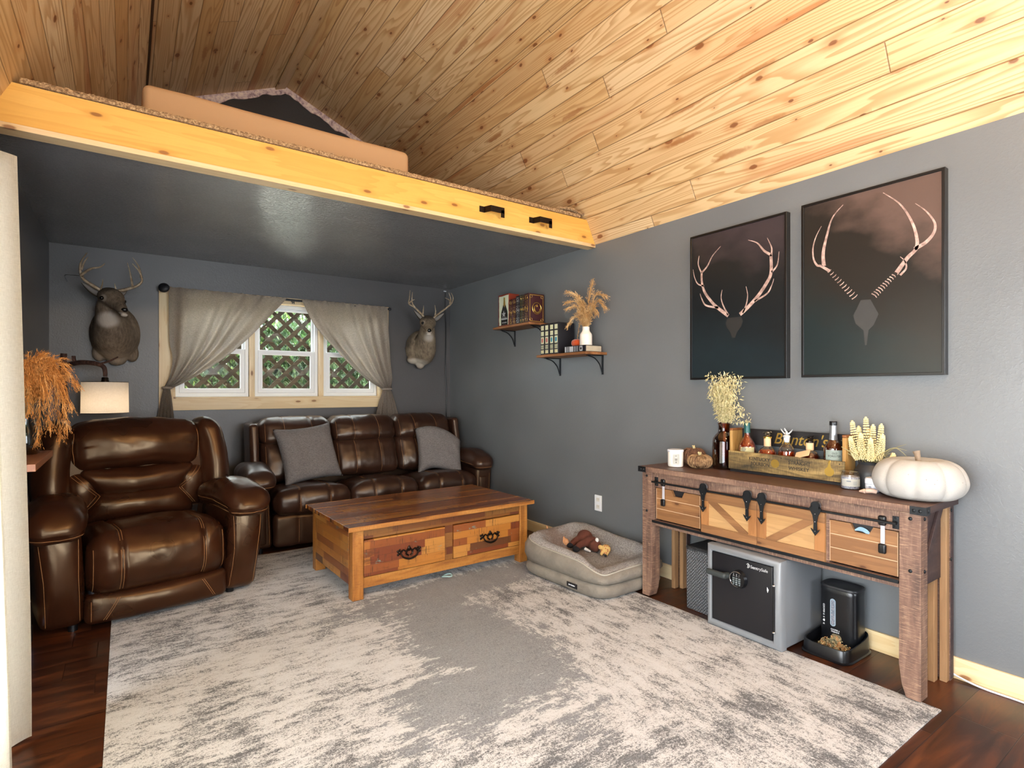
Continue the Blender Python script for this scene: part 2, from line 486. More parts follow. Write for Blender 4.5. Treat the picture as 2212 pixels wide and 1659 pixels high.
MCARPET.color(MCARPET.ramp(MCARPET.noise(MCARPET.coord(), 90, 3, 0.8), [(0.35, '#6e553a'), (0.5, '#a98660'), (0.65, '#d8b98c')]))
MCARPET.bump(MCARPET.noise(MCARPET.coord(), 160, 3, 0.8), 0.8, 0.01)
MCARPET = MCARPET.m
MREC = reclaimed_mat('reclaimed_boards', 'X')
MRECT = reclaimed_mat('reclaimed_top', 'T', 0.42)
MRECY = reclaimed_mat('reclaimed_end', 'Y', 0.2)
MRECB = reclaimed_mat('reclaimed_dark', 'X', 0.6)
MPOST = sawn_mat('reclaimed_post', ['#714420', '#a0662b', '#b67c3c'], 'Z', 0.45, 0.35, '#5a3516')
MRAIL = sawn_mat('reclaimed_rail', ['#7c4a24', '#a86e30', '#bd8644'], 'X', 0.45, 0.4, '#5e4024')
MRAILTOP = sawn_mat('reclaimed_edge', ['#744622', '#a46a30', '#b67f40'], 'X', 0.45, 0.25, '#5e3a1c')
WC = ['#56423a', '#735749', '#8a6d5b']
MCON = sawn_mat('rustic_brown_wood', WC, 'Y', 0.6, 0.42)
MCONZ = sawn_mat('rustic_brown_leg', WC, 'Z', 0.6, 0.42)
MCONT = sawn_mat('rustic_brown_top', ['#463029', '#5a3f33', '#6c4f3f'], 'T', 0.4, 0.12, '#80604c')
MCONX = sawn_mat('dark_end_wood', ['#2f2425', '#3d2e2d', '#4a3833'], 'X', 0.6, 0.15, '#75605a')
MCOND = board_mat('stained_door_wood', ['#765233', '#8e643f', '#a3764c', '#5c3a22'], 'Y', True, 0.5, 1.6, '#4d2c18')
MCONP = board_mat('light_door_panel', ['#a17a4c', '#b28a5a', '#c09a6a', '#86603a'], 'Y', False, 0.5, 1.6)
MRAW = board_mat('raw_wood', ['#8f6c4a', '#9f7b56', '#ac8862', '#7a5838'], 'Z', True, 0.7, 1.2)
MBLACK = simple('black_iron', '#202326', 0.45, 0.6, 0.5, bump=(120, 0.15, 0.002))
MBLKP = simple('black_plastic', '#0d0e11', 0.28)
MBLKM = simple('matte_black', '#16161a', 0.5)
MFRAME = simple('black_frame', '#0f0e0e', 0.35)
MCHROME = simple('chrome', '#c8cacc', 0.18, 1.0)
MBRONZE = simple('dark_bronze', '#2c241f', 0.3, 0.85)
MGOLD = simple('gold_leaf', '#c9a552', 0.3, 0.8)
MWHITE = simple('white_vinyl', '#e9ecee', 0.35)
MPAPER = simple('paper_label', '#e4e3da', 0.7)
MTAG = simple('kraft_tag', '#d9b48a', 0.7)
MCER = simple('white_ceramic', '#ece4d8', 0.35)
MWPL = simple('white_plastic', '#dfe2ea', 0.3)
MINK = simple('black_ink', '#15120f', 0.6)
MSILVER = simple('silver_print', '#b8babd', 0.4, 0.3)
MPAGES = simple('book_pages', '#b3a68f', 0.85, var=0.1)

def glass_mat(name, col, rough=0.02, tr=1.0, ior=1.45):
    m = Mat(name, col, rough)
    m.b.inputs['Transmission Weight'].default_value = tr
    m.b.inputs['IOR'].default_value = ior
    return m.m
def pane_mat():
    m = Mat('window_glass', '#ffffff', 0.02)
    t = m.t.nodes.new('ShaderNodeBsdfTransparent'); t.inputs[0].default_value = (0.93, 0.96, 0.95, 1)
    g = m.t.nodes.new('ShaderNodeBsdfGlossy'); g.inputs['Roughness'].default_value = 0.02
    lw = m.t.nodes.new('ShaderNodeLayerWeight'); lw.inputs[0].default_value = 0.35
    f = m.math('MULTIPLY', lw.outputs['Fresnel'], 0.10)
    mx = m.t.nodes.new('ShaderNodeMixShader')
    m.t.links.new(f, mx.inputs[0]); m.t.links.new(t.outputs[0], mx.inputs[1]); m.t.links.new(g.outputs[0], mx.inputs[2])
    m.t.links.new(mx.outputs[0], m.t.nodes['Material Output'].inputs[0])
    return m.m
def thin_glass(name, tint):
    m = Mat(name, '#ffffff', 0.02)
    t = m.t.nodes.new('ShaderNodeBsdfTransparent'); t.inputs[0].default_value = S(tint)
    g = m.t.nodes.new('ShaderNodeBsdfGlossy'); g.inputs['Roughness'].default_value = 0.03
    lw = m.t.nodes.new('ShaderNodeLayerWeight'); lw.inputs[0].default_value = 0.5
    f = m.math('MULTIPLY', lw.outputs['Facing'], 0.6)
    f = m.math('ADD', f, 0.05)
    mx = m.t.nodes.new('ShaderNodeMixShader')
    m.t.links.new(f, mx.inputs[0]); m.t.links.new(t.outputs[0], mx.inputs[1]); m.t.links.new(g.outputs[0], mx.inputs[2])
    m.t.links.new(mx.outputs[0], m.t.nodes['Material Output'].inputs[0])
    return m.m
MPANE = pane_mat()
MCLEAR = thin_glass('clear_glass', '#f6fafa')
MAMBER = thin_glass('amber_glass', '#c47a3c')
MWHISKY = Mat('whiskey', '#b83a0c', 0.03); MWHISKY.b.inputs['Transmission Weight'].default_value = 0.6; MWHISKY = MWHISKY.m
MWHISKD = Mat('dark_whiskey', '#4a1408', 0.05); MWHISKD.b.inputs['Transmission Weight'].default_value = 0.25; MWHISKD = MWHISKD.m
MSMOKE = thin_glass('smoky_green_glass', '#8f9a88')

# ------------------------------------------------------------------ helpers: objects
def chain(o):
    m = Matrix.Identity(4)
    while o is not None:
        m = Matrix.LocRotScale(o.location, o.rotation_euler, o.scale) @ m
        o = o.parent
    return m
def fin(name, bm, mat, parent=None, local=False, smooth=True, angle=40):
    """link a bmesh (world coordinates unless local) as ONE mesh object"""
    if parent is not None and not local:
        bmesh.ops.transform(bm, matrix=chain(parent).inverted(), verts=bm.verts)
    me = bpy.data.meshes.new(name)
    bmesh.ops.recalc_face_normals(bm, faces=bm.faces)
    bm.to_mesh(me)
    bm.free()
    if mat: me.materials.append(mat)
    if smooth:
        me.polygons.foreach_set('use_smooth', [True] * len(me.polygons))
        me.set_sharp_from_angle(angle=radians(angle))
    o = bpy.data.objects.new(name, me)
    if parent is not None: o.parent = parent
    COL.objects.link(o)
    return o
def thing(name, label, cat, loc, rz=0.0, group=None):
    o = bpy.data.objects.new(name, None)
    o.empty_display_size = 0.1
    o.location = loc; o.rotation_euler = (0, 0, rz)
    COL.objects.link(o)
    return tag(o, label, cat, group)
def tag(o, label, cat, group=None, kind=None):
    o['label'] = label; o['category'] = cat
    if group: o['group'] = group
    if kind: o['kind'] = kind
    return o
def struct(o):
    o['kind'] = 'structure'
    return o
def origin(o, loc):
    """move a top-level mesh's origin to loc without moving the mesh"""
    loc = Vector(loc)
    o.data.transform(Matrix.Translation(-loc))
    o.location = loc
    return o
def copy_thing(root, loc, label, rz=None, group=None):
    r = root.copy(); COL.objects.link(r)
    r.location = loc
    if rz is not None: r.rotation_euler = (0, 0, rz)
    r['label'] = label
    if group: r['group'] = group
    for ch in list(root.children):
        c = ch.copy(); COL.objects.link(c); c.parent = r
        for g in list(ch.children):
            d = g.copy(); COL.objects.link(d); d.parent = c
    return r

B = bmesh.new

def spline(pts, n=6, closed=False):
    """Catmull-Rom through tuples of any length"""
    P = [tuple(p) for p in pts]
    L = len(P)
    out = []
    rng = range(L if closed else L - 1)
    for i in rng:
        p0 = P[(i - 1) % L] if (closed or i > 0) else P[0]
        p1 = P[i]; p2 = P[(i + 1) % L]
        p3 = P[(i + 2) % L] if (closed or i + 2 < L) else P[-1]
        for j in range(n):
            t = j / n
            out.append(tuple(0.5 * ((2 * b) + (-a + c) * t + (2 * a - 5 * b + 4 * c - d) * t * t + (-a + 3 * b - 3 * c + d) * t ** 3) for a, b, c, d in zip(p0, p1, p2, p3)))
    if not closed: out.append(P[-1])
    return out

def fin_stitch(bm, parent):
    bm.verts.index_update(); bm.verts.ensure_lookup_table()
    seen = set(); isl = []
    for v in bm.verts:
        if v.index in seen: continue
        st, comp = [v], []
        seen.add(v.index)
        while st:
            a = st.pop(); comp.append(a)
            for e in a.link_edges:
                b = e.other_vert(a)
                if b.index not in seen: seen.add(b.index); st.append(b)
        isl.append(comp)
    cl = []
    for comp in isl:
        c = sum((v.co for v in comp), Vector()) / len(comp)
        for g in cl:
            if (g[0] - c).length < 0.03: g[1] += comp; break
        else: cl.append([c, list(comp)])
    for c, comp in cl:
        nb = bmesh.new(); mp = {v.index: nb.verts.new(v.co) for v in comp}
        fs = set(f for v in comp for f in v.link_faces)
        for f in fs: nb.faces.new([mp[v.index] for v in f.verts])
        fin('stitching', nb, MSTITCH, parent, local=True, angle=75)
    bm.free()
def rbox(bm, c, s, r=0.004, n=(1, 1, 1), k=2, bulge=(0, 0, 0), fn=None, M=None):
    """rounded, optionally puffed box"""
    h = [a / 2 for a in s]
    r = min(r, min(h) * 0.999)
    def params(hh, nn):
        ps = []
        for i in range(k): ps.append((-hh, i / k))
        inner = hh - r
        for i in range(nn + 1): ps.append((-inner + 2 * inner * i / nn, None))
        for i in range(1, k + 1): ps.append((hh, i / k))
        out = []
        for v, t in ps:
            if t is None: out.append((v, 0.0, v))
            elif v < 0: out.append((-inner, -(1 - t), None))
            else: out.append((inner, t, None))
        return out
    ax = [params(h[i], n[i] if n[i] > 0 else 1) for i in range(3)]
    cache = {}
    def vert(i, j, l):
        key = (i, j, l)
        if key in cache: return cache[key]
        idx = (i, j, l)
        inn = [ax[q][idx[q]][0] for q in range(3)]
        off = [math.tan(ax[q][idx[q]][1] * pi / 4) for q in range(3)]
        d = Vector(off)
        if d.length > 1e-9: d = d.normalized() * r
        p = Vector(inn) + d
        q = [p[a] / h[a] for a in range(3)]
        if any(bulge):
            p = Vector((p.x + bulge[0] * q[0] * (1 - q[1] ** 2) * (1 - q[2] ** 2),
                        p.y + bulge[1] * q[1] * (1 - q[0] ** 2) * (1 - q[2] ** 2),
                        p.z + bulge[2] * q[2] * (1 - q[0] ** 2) * (1 - q[1] ** 2)))
        if fn: p = Vector(fn(p, q))
        if M is not None: p = M @ p
        p = p + Vector(c)
        cache[key] = bm.verts.new(p)
        return cache[key]
    N = [len(a) - 1 for a in ax]
    def face(f):
        vs = []
        for v in f:
            if v not in vs: vs.append(v)
        if len(vs) >= 3:
            try: bm.faces.new(vs)
            except ValueError: pass
    for i in range(N[0]):
        for j in range(N[1]):
            for l in (0, N[2]):
                face([vert(i, j, l), vert(i + 1, j, l), vert(i + 1, j + 1, l), vert(i, j + 1, l)])
    for i in range(N[0]):
        for l in range(N[2]):
            for j in (0, N[1]):
                face([vert(i, j, l), vert(i + 1, j, l), vert(i + 1, j, l + 1), vert(i, j, l + 1)])
    for j in range(N[1]):
        for l in range(N[2]):
            for i in (0, N[0]):
                face([vert(i, j, l), vert(i, j + 1, l), vert(i, j + 1, l + 1), vert(i, j, l + 1)])
    return bm
def bb(bm, x0, x1, y0, y1, z0, z1, r=0.002, **k):
    return rbox(bm, ((x0 + x1) / 2, (y0 + y1) / 2, (z0 + z1) / 2), (abs(x1 - x0), abs(y1 - y0), abs(z1 - z0)), r, **k)

def rframe(bm, plane, a0, a1, z0, z1, wa, wz, d0, d1, r=0.003):
    """mitred rectangular frame; plane 'YZ' (a = y, depth = x) or 'XZ' (a = x, depth = y); wa/wz member widths (wa may be a pair)"""
    wl, wr_ = wa if isinstance(wa, tuple) else (wa, wa)
    wb, wt = wz if isinstance(wz, tuple) else (wz, wz)
    prof = [(0, d1), (0, d0 + r), (r, d0), ('i', d0), ('o', d0 + r), ('o', d1)]
    rings = []
    for ca, cz in ((0, 0), (1, 0), (1, 1), (0, 1)):
        ring = []
        for q, d in prof:
            def off(w): return q if not isinstance(q, str) else (w - r if q == 'i' else w)
            oa, oz = off(wr_ if ca else wl), off(wt if cz else wb)
            a = a1 - oa if ca else a0 + oa
            z = z1 - oz if cz else z0 + oz
            ring.append(bm.verts.new((d, a, z) if plane == 'YZ' else (a, d, z)))
        rings.append(ring)
    n = len(prof)
    for i in range(4):
        A, C = rings[i], rings[(i + 1) % 4]
        for j in range(n): bm.faces.new([A[j], A[(j + 1) % n], C[(j + 1) % n], C[j]])
    return bm
def frame_at(t, ref):
    t = t.normalized()
    u = ref - t * ref.dot(t)
    if u.length < 1e-6:
        u = Vector((1, 0, 0)) - t * t.x
        if u.length < 1e-6: u = Vector((0, 1, 0))
    u.normalize()
    return u, t.cross(u)
def tube(bm, pts, r, n=8, closed=False, caps=True, flat=1.0, ref=None):
    pts = [Vector(p) for p in pts]
    L = len(pts)
    rs = r if isinstance(r, (list, tuple)) else [r] * L
    if len(rs) != L:
        rs = [rs[min(len(rs) - 1, int(i * (len(rs) - 1) / max(1, L - 1)))] * 1.0 + 0 for i in range(L)] if len(rs) != 2 else [rs[0] + (rs[1] - rs[0]) * i / max(1, L - 1) for i in range(L)]
    rings = []
    u = None
    for i, p in enumerate(pts):
        if closed: t = pts[(i + 1) % L] - pts[(i - 1) % L]
        else: t = pts[min(i + 1, L - 1)] - pts[max(i - 1, 0)]
        if t.length < 1e-9: t = Vector((0, 0, 1))
        if u is None or ref is not None:
            u, v = frame_at(t, Vector(ref) if ref is not None else (Vector((0, 0, 1)) if abs(t.normalized().z) < 0.9 else Vector((1, 0, 0))))
        else:
            u, v = frame_at(t, u)
        rings.append([bm.verts.new(p + (u * cos(2 * pi * a / n) + v * sin(2 * pi * a / n) * flat) * rs[i]) for a in range(n)])
    for i in range(L if closed else L - 1):
        A, C = rings[i], rings[(i + 1) % L]
        for a in range(n):
            bm.faces.new([A[a], A[(a + 1) % n], C[(a + 1) % n], C[a]])
    if caps and not closed:
        bm.faces.new(rings[0][::-1]); bm.faces.new(rings[-1])
    return bm
def cyl(bm, p0, p1, r0, r1=None, n=20):
    return tube(bm, [p0, p1], [r0, r0 if r1 is None else r1], n)
def lathe(bm, prof, c=(0, 0, 0), n=28, rfn=None, M=None):
    rings = []
    for r, z in prof:
        ring = []
        for a in range(n):
            th = 2 * pi * a / n
            rr = max(r, 0.0) * (rfn(th, z) if rfn else 1.0)
            p = Vector((rr * cos(th), rr * sin(th), z))
            if M is not None: p = M @ p
            ring.append(bm.verts.new(p + Vector(c)))
        rings.append(ring)
    for i in range(len(rings) - 1):
        A, C = rings[i], rings[i + 1]
        for a in range(n):
            bm.faces.new([A[a], A[(a + 1) % n], C[(a + 1) % n], C[a]])
    bm.faces.new(rings[0][::-1]); bm.faces.new(rings[-1])
    return bm
def prism(bm, poly, f0, f1):
    """poly: 2-D outline; f0/f1 map (a,b) to 3-D on the two faces"""
    A = [bm.verts.new(Vector(f0(a, b))) for a, b in poly]
    C = [bm.verts.new(Vector(f1(a, b))) for a, b in poly]
    n = len(poly)
    bm.faces.new(A[::-1]); bm.faces.new(C)
    for i in range(n):
        bm.faces.new([A[i], A[(i + 1) % n], C[(i + 1) % n], C[i]])
    return bm
def ball(bm, c, r, s=(1, 1, 1), M=None, u=14, v=9):
    prof = [(max(1e-4, sin(pi * i / v)) * r, -cos(pi * i / v) * r) for i in range(v + 1)]
    M2 = Matrix.Diagonal((s[0], s[1], s[2])).to_4x4()
    if M is not None: M2 = M.to_4x4() @ M2
    return lathe(bm, prof, c, u, M=M2)
def sheet(bm, fn, nu, nv, thick=None):
    g = [[bm.verts.new(Vector(fn(i / nu, j / nv))) for j in range(nv + 1)] for i in range(nu + 1)]
    for i in range(nu):
        for j in range(nv):
            bm.faces.new([g[i][j], g[i + 1][j], g[i + 1][j + 1], g[i][j + 1]])
    if thick:
        bmesh.ops.recalc_face_normals(bm, faces=bm.faces)
        bmesh.ops.solidify(bm, geom=bm.faces[:], thickness=thick)
    return bm
def loft(bm, rings, caps=True):
    R = [[bm.verts.new(Vector(p)) for p in ring] for ring in rings]
    n = len(R[0])
    for i in range(len(R) - 1):
        for a in range(n):
            bm.faces.new([R[i][a], R[i][(a + 1) % n], R[i + 1][(a + 1) % n], R[i + 1][a]])
    if caps:
        bm.faces.new(R[0][::-1]); bm.faces.new(R[-1])
    return bm
def seam(bms, pts, d, off=0.0008, r=0.0013, dens=14, out=None):
    """lay a stitched line on the surface of the given bmeshes, seen along direction d (same space as the bmeshes)"""
    trees = [BVHTree.FromBMesh(b) for b in bms]
    d = Vector(d).normalized()
    P = [Vector(p) for p in pts]
    res = []
    for i in range(len(P) - 1):
        for j in range(dens):
            p = P[i].lerp(P[i + 1], j / dens)
            best = None
            for t in trees:
                h = t.ray_cast(p - d * 2.0, d)
                if h[0] is not None and (best is None or h[3] < best[1]): best = (h[0] - d * off, h[3])
            if best: res.append(best[0])
    o = out if out is not None else B()
    if len(res) > 2:
        tube(o, res, r, 5)
    return o
def text_mesh(s, size, M, mat, parent, name='lettering', ext=0.0006, shear=0.0, width=None, offset=0.0, space=1.0):
    cu = bpy.data.curves.new('t', 'FONT')
    cu.body = s; cu.size = size; cu.extrude = ext; cu.align_x = 'CENTER'; cu.align_y = 'CENTER'
    cu.shear = shear; cu.offset = offset; cu.space_character = space
    o = bpy.data.objects.new('t', cu)
    COL.objects.link(o)
    dg = bpy.context.evaluated_depsgraph_get()
    me = bpy.data.meshes.new_from_object(o.evaluated_get(dg))
    COL.objects.unlink(o); bpy.data.objects.remove(o)
    if width:
        w = max(v.co.x for v in me.vertices) - min(v.co.x for v in me.vertices)
        me.transform(Matrix.Diagonal((width / w, 1, 1, 1)))
    me.transform(M)
    if parent is not None: me.transform(chain(parent).inverted())
    me.name = name
    me.materials.clear(); me.materials.append(mat)
    o = bpy.data.objects.new(name, me)
    o.parent = parent
    COL.objects.link(o)
    return o
def basis(origin, xdir, ydir):
    x = Vector(xdir).normalized(); y = Vector(ydir).normalized(); z = x.cross(y)
    m = Matrix((x, y, z)).transposed().to_4x4()
    m.translation = Vector(origin)
    return m
def remesh(o, vox=0.006, smooth=4):
    a = o.modifiers.new('remesh', 'REMESH'); a.mode = 'VOXEL'; a.voxel_size = vox; a.use_smooth_shade = True
    if smooth:
        b = o.modifiers.new('smooth', 'SMOOTH'); b.iterations = smooth; b.factor = 0.6
    return o

# ================================================================== the setting
XL, XR, YB, YF = -0.473, 2.96, 5.42, -2.6
ZS = 2.37                     # height of the loft soffit / wall plate
RX, RZ = 1.22, 4.08           # ridge
CLX, CRX, CZ = 0.136, 2.304, 3.612   # the two creases of the roof

def wall_with_holes(name, mat, axis, a0, a1, z0, z1, p0, p1, holes):
    """wall slab; axis 'X' runs along X between p0..p1 in Y, axis 'Y' runs along Y"""
    bm = B()
    xs = sorted(set([a0, a1] + [h[0] for h in holes] + [h[1] for h in holes]))
    zs = sorted(set([z0, z1] + [h[2] for h in holes] + [h[3] for h in holes]))
    for i in range(len(xs) - 1):
        for j in range(len(zs) - 1):
            cx, cz = (xs[i] + xs[i + 1]) / 2, (zs[j] + zs[j + 1]) / 2
            if any(h[0] < cx < h[1] and h[2] < cz < h[3] for h in holes): continue
            if axis == 'X': bb(bm, xs[i], xs[i + 1], p0, p1, zs[j], zs[j + 1], 0.0001, k=1)
            else: bb(bm, p0, p1, xs[i], xs[i + 1], zs[j], zs[j + 1], 0.0001, k=1)
    bmesh.ops.remove_doubles(bm, verts=bm.verts, dist=0.0005)
    return struct(fin(name, bm, mat, smooth=False))

bm = B(); bb(bm, XL - 0.2, XR + 0.2, YF - 0.2, YB + 0.2, -0.12, 0.0, 0.0001, k=1)
struct(fin('floor', bm, MFLOOR, smooth=False))
WIN = (0.33, 2.14, 1.18, 2.06)
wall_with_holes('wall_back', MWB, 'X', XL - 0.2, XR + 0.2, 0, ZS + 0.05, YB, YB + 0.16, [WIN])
wall_with_holes('wall_right', MW, 'Y', YF - 0.2, YB, 0, ZS, XR, XR + 0.16, [])
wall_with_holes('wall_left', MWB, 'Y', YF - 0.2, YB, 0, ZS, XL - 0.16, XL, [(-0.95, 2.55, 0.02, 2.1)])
wall_with_holes('wall_front', MW, 'X', XL - 0.2, XR + 0.2, 0, 4.3, YF - 0.16, YF, [(0.2, 2.5, 0.8, 2.3)])
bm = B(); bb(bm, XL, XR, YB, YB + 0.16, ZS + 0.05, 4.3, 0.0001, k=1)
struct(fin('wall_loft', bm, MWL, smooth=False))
# soffit under the loft
bm = B(); bb(bm, XL, XR, 3.18, YB, ZS, ZS + 0.03, 0.0001, k=1)
struct(fin('ceiling', bm, MWS, smooth=False))

# plank ceiling: four slopes with UVs in metres (U along the boards, V up the slope)
def slope(name, pa, pb, v0):
    me = bpy.data.meshes.new(name)
    y0, y1 = YF, YB
    L = math.hypot(pb[0] - pa[0], pb[1] - pa[1])
    vs, fs, uv = [], [], []
    NY = 8
    for i in range(NY + 1):
        y = y0 + (y1 - y0) * i / NY
        vs += [(pa[0], y, pa[1]), (pb[0], y, pb[1])]
    nx, nz = (pb[1] - pa[1]) / L, -(pb[0] - pa[0]) / L
    if nz < 0: nx, nz = -nx, -nz
    n0 = len(vs)
    vs += [(v[0] + nx * 0.06, v[1], v[2] + nz * 0.06) for v in vs[:n0]]
    for i in range(NY):
        a = 2 * i
        fs.append((a, a + 1, a + 3, a + 2)); fs.append((n0 + a, n0 + a + 2, n0 + a + 3, n0 + a + 1))
    me.from_pydata(vs, [], fs)
    ul = me.uv_layers.new(name='UVMap')
    for p in me.polygons:
        for li in p.loop_indices:
            vi = me.loops[li].vertex_index % n0
            ul.data[li].uv = (vs[vi][1] + 7.0, v0 + (L if vi % 2 else 0.0))
    me.materials.append(MPLANK)
    o = bpy.data.objects.new(name, me); COL.objects.link(o)
    return struct(o)
slope('ceiling', (XR + 0.02, ZS - 0.03), (CRX, CZ), 0.02)
slope('ceiling', (CRX, CZ), (RX, RZ), 6.04)
slope('ceiling', (RX, RZ), (CLX, CZ), 12.05)
slope('ceiling', (CLX, CZ), (XL - 0.02, ZS - 0.03), 18.07)
# ridge trim board
bm = B()
rbox(bm, (RX - 0.045, (YF + YB) / 2, RZ - 0.034), (0.095, YB - YF - 0.01, 0.014), 0.002, M=Matrix.Rotation(-0.40, 3, 'Y'))
struct(fin('trim_1', bm, board_mat('ridge_board', ['#dcb888', '#e3c496', '#ead0a6', '#c1904f'], 'Y')))
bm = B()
bb(bm, CLX - 0.004, CLX + 0.008, YF, YB - 0.02, CZ - 0.016, CZ + 0.004, 0.001)  # dark strip added to draw the shade line along the left crease
struct(fin('trim_12', bm, simple('crease_shade_strip', '#4a3018', 0.8), smooth=False))
# rough drywall edge where the loft wall meets the planks
rr = random.Random(4)
bm = B()
edge = []
for (xa, za), (xb, zb) in [((-0.30, 2.75), (CLX, CZ)), ((CLX, CZ), (RX, RZ)), ((RX, RZ), (CRX, CZ)), ((CRX, CZ), (2.74, 2.78))]:
    for i in range(26):
        t = i / 26
        edge.append((xa + (xb - xa) * t, za + (zb - za) * t))
edge.append((2.74, 2.78))
A, C = [], []
for x, z in edge:
    w = 0.055 + 0.016 * rr.random() + 0.01 * sin(x * 23)
    d = Vector((RX - x, 2.9 - z)); d.normalize()
    A.append((x, z)); C.append((x + d.x * w, z + d.y * w))
for i in range(len(edge) - 1):
    q = [A[i], A[i + 1], C[i + 1], C[i]]
    f = [bm.verts.new((x, YB - 0.012, z)) for x, z in q]
    g = [bm.verts.new((x, YB - 0.002, z)) for x, z in q]
    bm.faces.new(f); bm.faces.new([f[3], f[2], g[2], g[3]]); bm.faces.new([f[1], f[0], g[0], g[1]])
struct(fin('trim_2', bm, MDRY, smooth=False))

# loft beam: a tall face board and the plate under it
bm = B()
pl = [(XL, 2.372), (2.958, 2.372), (2.872, 2.545), (-0.395, 2.545)]
prism(bm, pl, lambda a, b: (a, 3.10, b), lambda a, b: (a, 3.14, b))
struct(fin('trim_3', bm, MBEAM, smooth=False))
bm = B(); bb(bm, XL, 2.958, 3.094, 3.182, 2.346, 2.371, 0.002)
struct(fin('trim_4', bm, board_mat('pale_beam_underside', ['#d9b888', '#e2c598', '#e8cfa6', '#c39a63'], 'X'), smooth=False))
bm = B(); bb(bm, XL + 0.03, 2.93, 3.14, YB, ZS + 0.03, ZS + 0.04, 0.0005, k=1); bb(bm, -0.37, 2.84, 3.14, YB, ZS + 0.04, 2.548, 0.0005, k=1)
struct(fin('floor', bm, MRAW, smooth=False))
# shaggy carpet on the loft, its cut edge lying over the beam
bm = B()
NX = 420
def cpt(x): return 0.006 * mnoise.noise(Vector((x * 40, 1, 0))) + 0.004 * mnoise.noise(Vector((x * 150, 4, 0)))
rows = [[], [], [], [], []]
for i in range(NX + 1):
    x = -0.365 + (2.80 + 0.365) * i / NX
    j = cpt(x); jj = 0.005 * rr.random()
    rows[0].append((x, 3.16, 2.549)); rows[1].append((x, 3.092 + j * 0.4, 2.549)); rows[2].append((x, 3.090 + j, 2.560 + jj * 0.5))
    rows[3].append((x, 3.097 + j * 0.6, 2.571 + j + jj)); rows[4].append((x, 3.30, 2.566))
R = [[bm.verts.new(p) for p in r] for r in rows]
for a in range(4):
    for i in range(NX): bm.faces.new([R[a][i], R[a][i + 1], R[a + 1][i + 1], R[a + 1][i]])
bb(bm, -0.365, 2.80, 3.30, YB - 0.01, 2.549, 2.566, 0.001, k=1)
tag(origin(fin('loft_carpet', bm, MCARPET), (1.2, 4.2, 2.549)), 'tan shaggy carpet with a frayed edge lying over the loft beam', 'carpet')
bm = B()
pts = [(2.60 + 0.25 * t, 3.115 + 0.006 * sin(t * 9), 2.585 + 0.022 * sin(t * 3.2) ** 2 * (1 - t) + 0.004) for t in [i / 24 for i in range(25)]]
tube(bm, pts, [0.011 + 0.004 * rr.random() for _ in pts], 7, flat=1.5)
tag(origin(fin('carpet_scrap', bm, MCARPET), (2.7, 3.115, 2.57)), 'curled strip of loose carpet at the right end of the loft edge', 'carpet')

# baseboards
bm = B(); bb(bm, XR - 0.016, XR, YF, YB, 0, 0.092, 0.003)
struct(fin('baseboard_right', bm, MTRIMY))
bm = B(); bb(bm, XL, XR - 0.016, YB - 0.016, YB, 0, 0.092, 0.003)
struct(fin('baseboard_back', bm, MTRIM))
bm = B(); bb(bm, XL, XL + 0.016, 2.56, YB - 0.016, 0, 0.092, 0.003)
struct(fin('baseboard_left', bm, MTRIMY))

# ------------------------------------------------------------------ window over the sofa
x0, x1, z0, z1 = WIN
bm = B(); bb(bm, 0.226, 2.23, YB - 0.02, YB, 1.08, 1.18, 0.002)
struct(fin('trim_5', bm, MTRIM))
bm = B(); bb(bm, 0.226, 2.23, YB - 0.02, YB, 2.06, 2.11, 0.002)
struct(fin('trim_6', bm, MTRIM))
bm = B(); bb(bm, 0.226, 0.33, YB - 0.02, YB, 1.18, 2.06, 0.002)
struct(fin('trim_7', bm, MTRIMZ))
bm = B(); bb(bm, 2.14, 2.23, YB - 0.02, YB, 1.18, 2.06, 0.002)
struct(fin('trim_8', bm, MTRIMZ))
# wooden lining and the two posts between the units
bm = B()
rframe(bm, 'XZ', x0 - 0.001, x1 + 0.001, z0 - 0.001, z1 + 0.001, 0.013, 0.013, YB - 0.0215, YB + 0.13, 0.001)
struct(fin('trim_9', bm, MTRIM))
UN = [(0.345, 0.915), (0.965, 1.530), (1.580, 2.125)]
for k, (a, b) in enumerate([(0.918, 0.962), (1.533, 1.577)]):
    bm = B(); bb(bm, a, b, YB + 0.015, YB + 0.13, z0 + 0.012, z1 - 0.012, 0.001)
    struct(fin('trim_%d' % (10 + k), bm, MTRIMZ))
for k, (a, b) in enumerate(UN):
    bm = B()
    ya, yb_ = YB + 0.045, YB + 0.105
    zz0, zz1 = z0 + 0.012, z1 - 0.012
    rframe(bm, 'XZ', a, b, zz0, zz1, 0.03, (0.035, 0.03), ya, yb_)
    w = struct(fin('window_%d' % (k + 1), bm, MWHITE))
    zm = 1.60
    bm = B()       # lower sash, nearer
    y2, y3 = YB + 0.05, YB + 0.075
    rframe(bm, 'XZ', a + 0.03, b - 0.03, zz0 + 0.035, zm + 0.022, 0.038, (0.04, 0.044), y2, y3)
    fin('lower_sash', bm, MWHITE, w)
    bm = B()       # upper sash, farther
    y2, y3 = YB + 0.078, YB + 0.10
    rframe(bm, 'XZ', a + 0.03, b - 0.03, zm - 0.01, zz1 - 0.03, 0.02, (0.03, 0.025), y2, y3)
    fin('upper_sash', bm, MWHITE, w)
    bm = B()
    bb(bm, a + 0.06, b - 0.06, YB + 0.062, YB + 0.065, zz0 + 0.07, zm - 0.015, 0.0001, k=1)
    bb(bm, a + 0.045, b - 0.045, YB + 0.088, YB + 0.091, zm + 0.01, zz1 - 0.05, 0.0001, k=1)
    fin('window_pane', bm, MPANE, w)

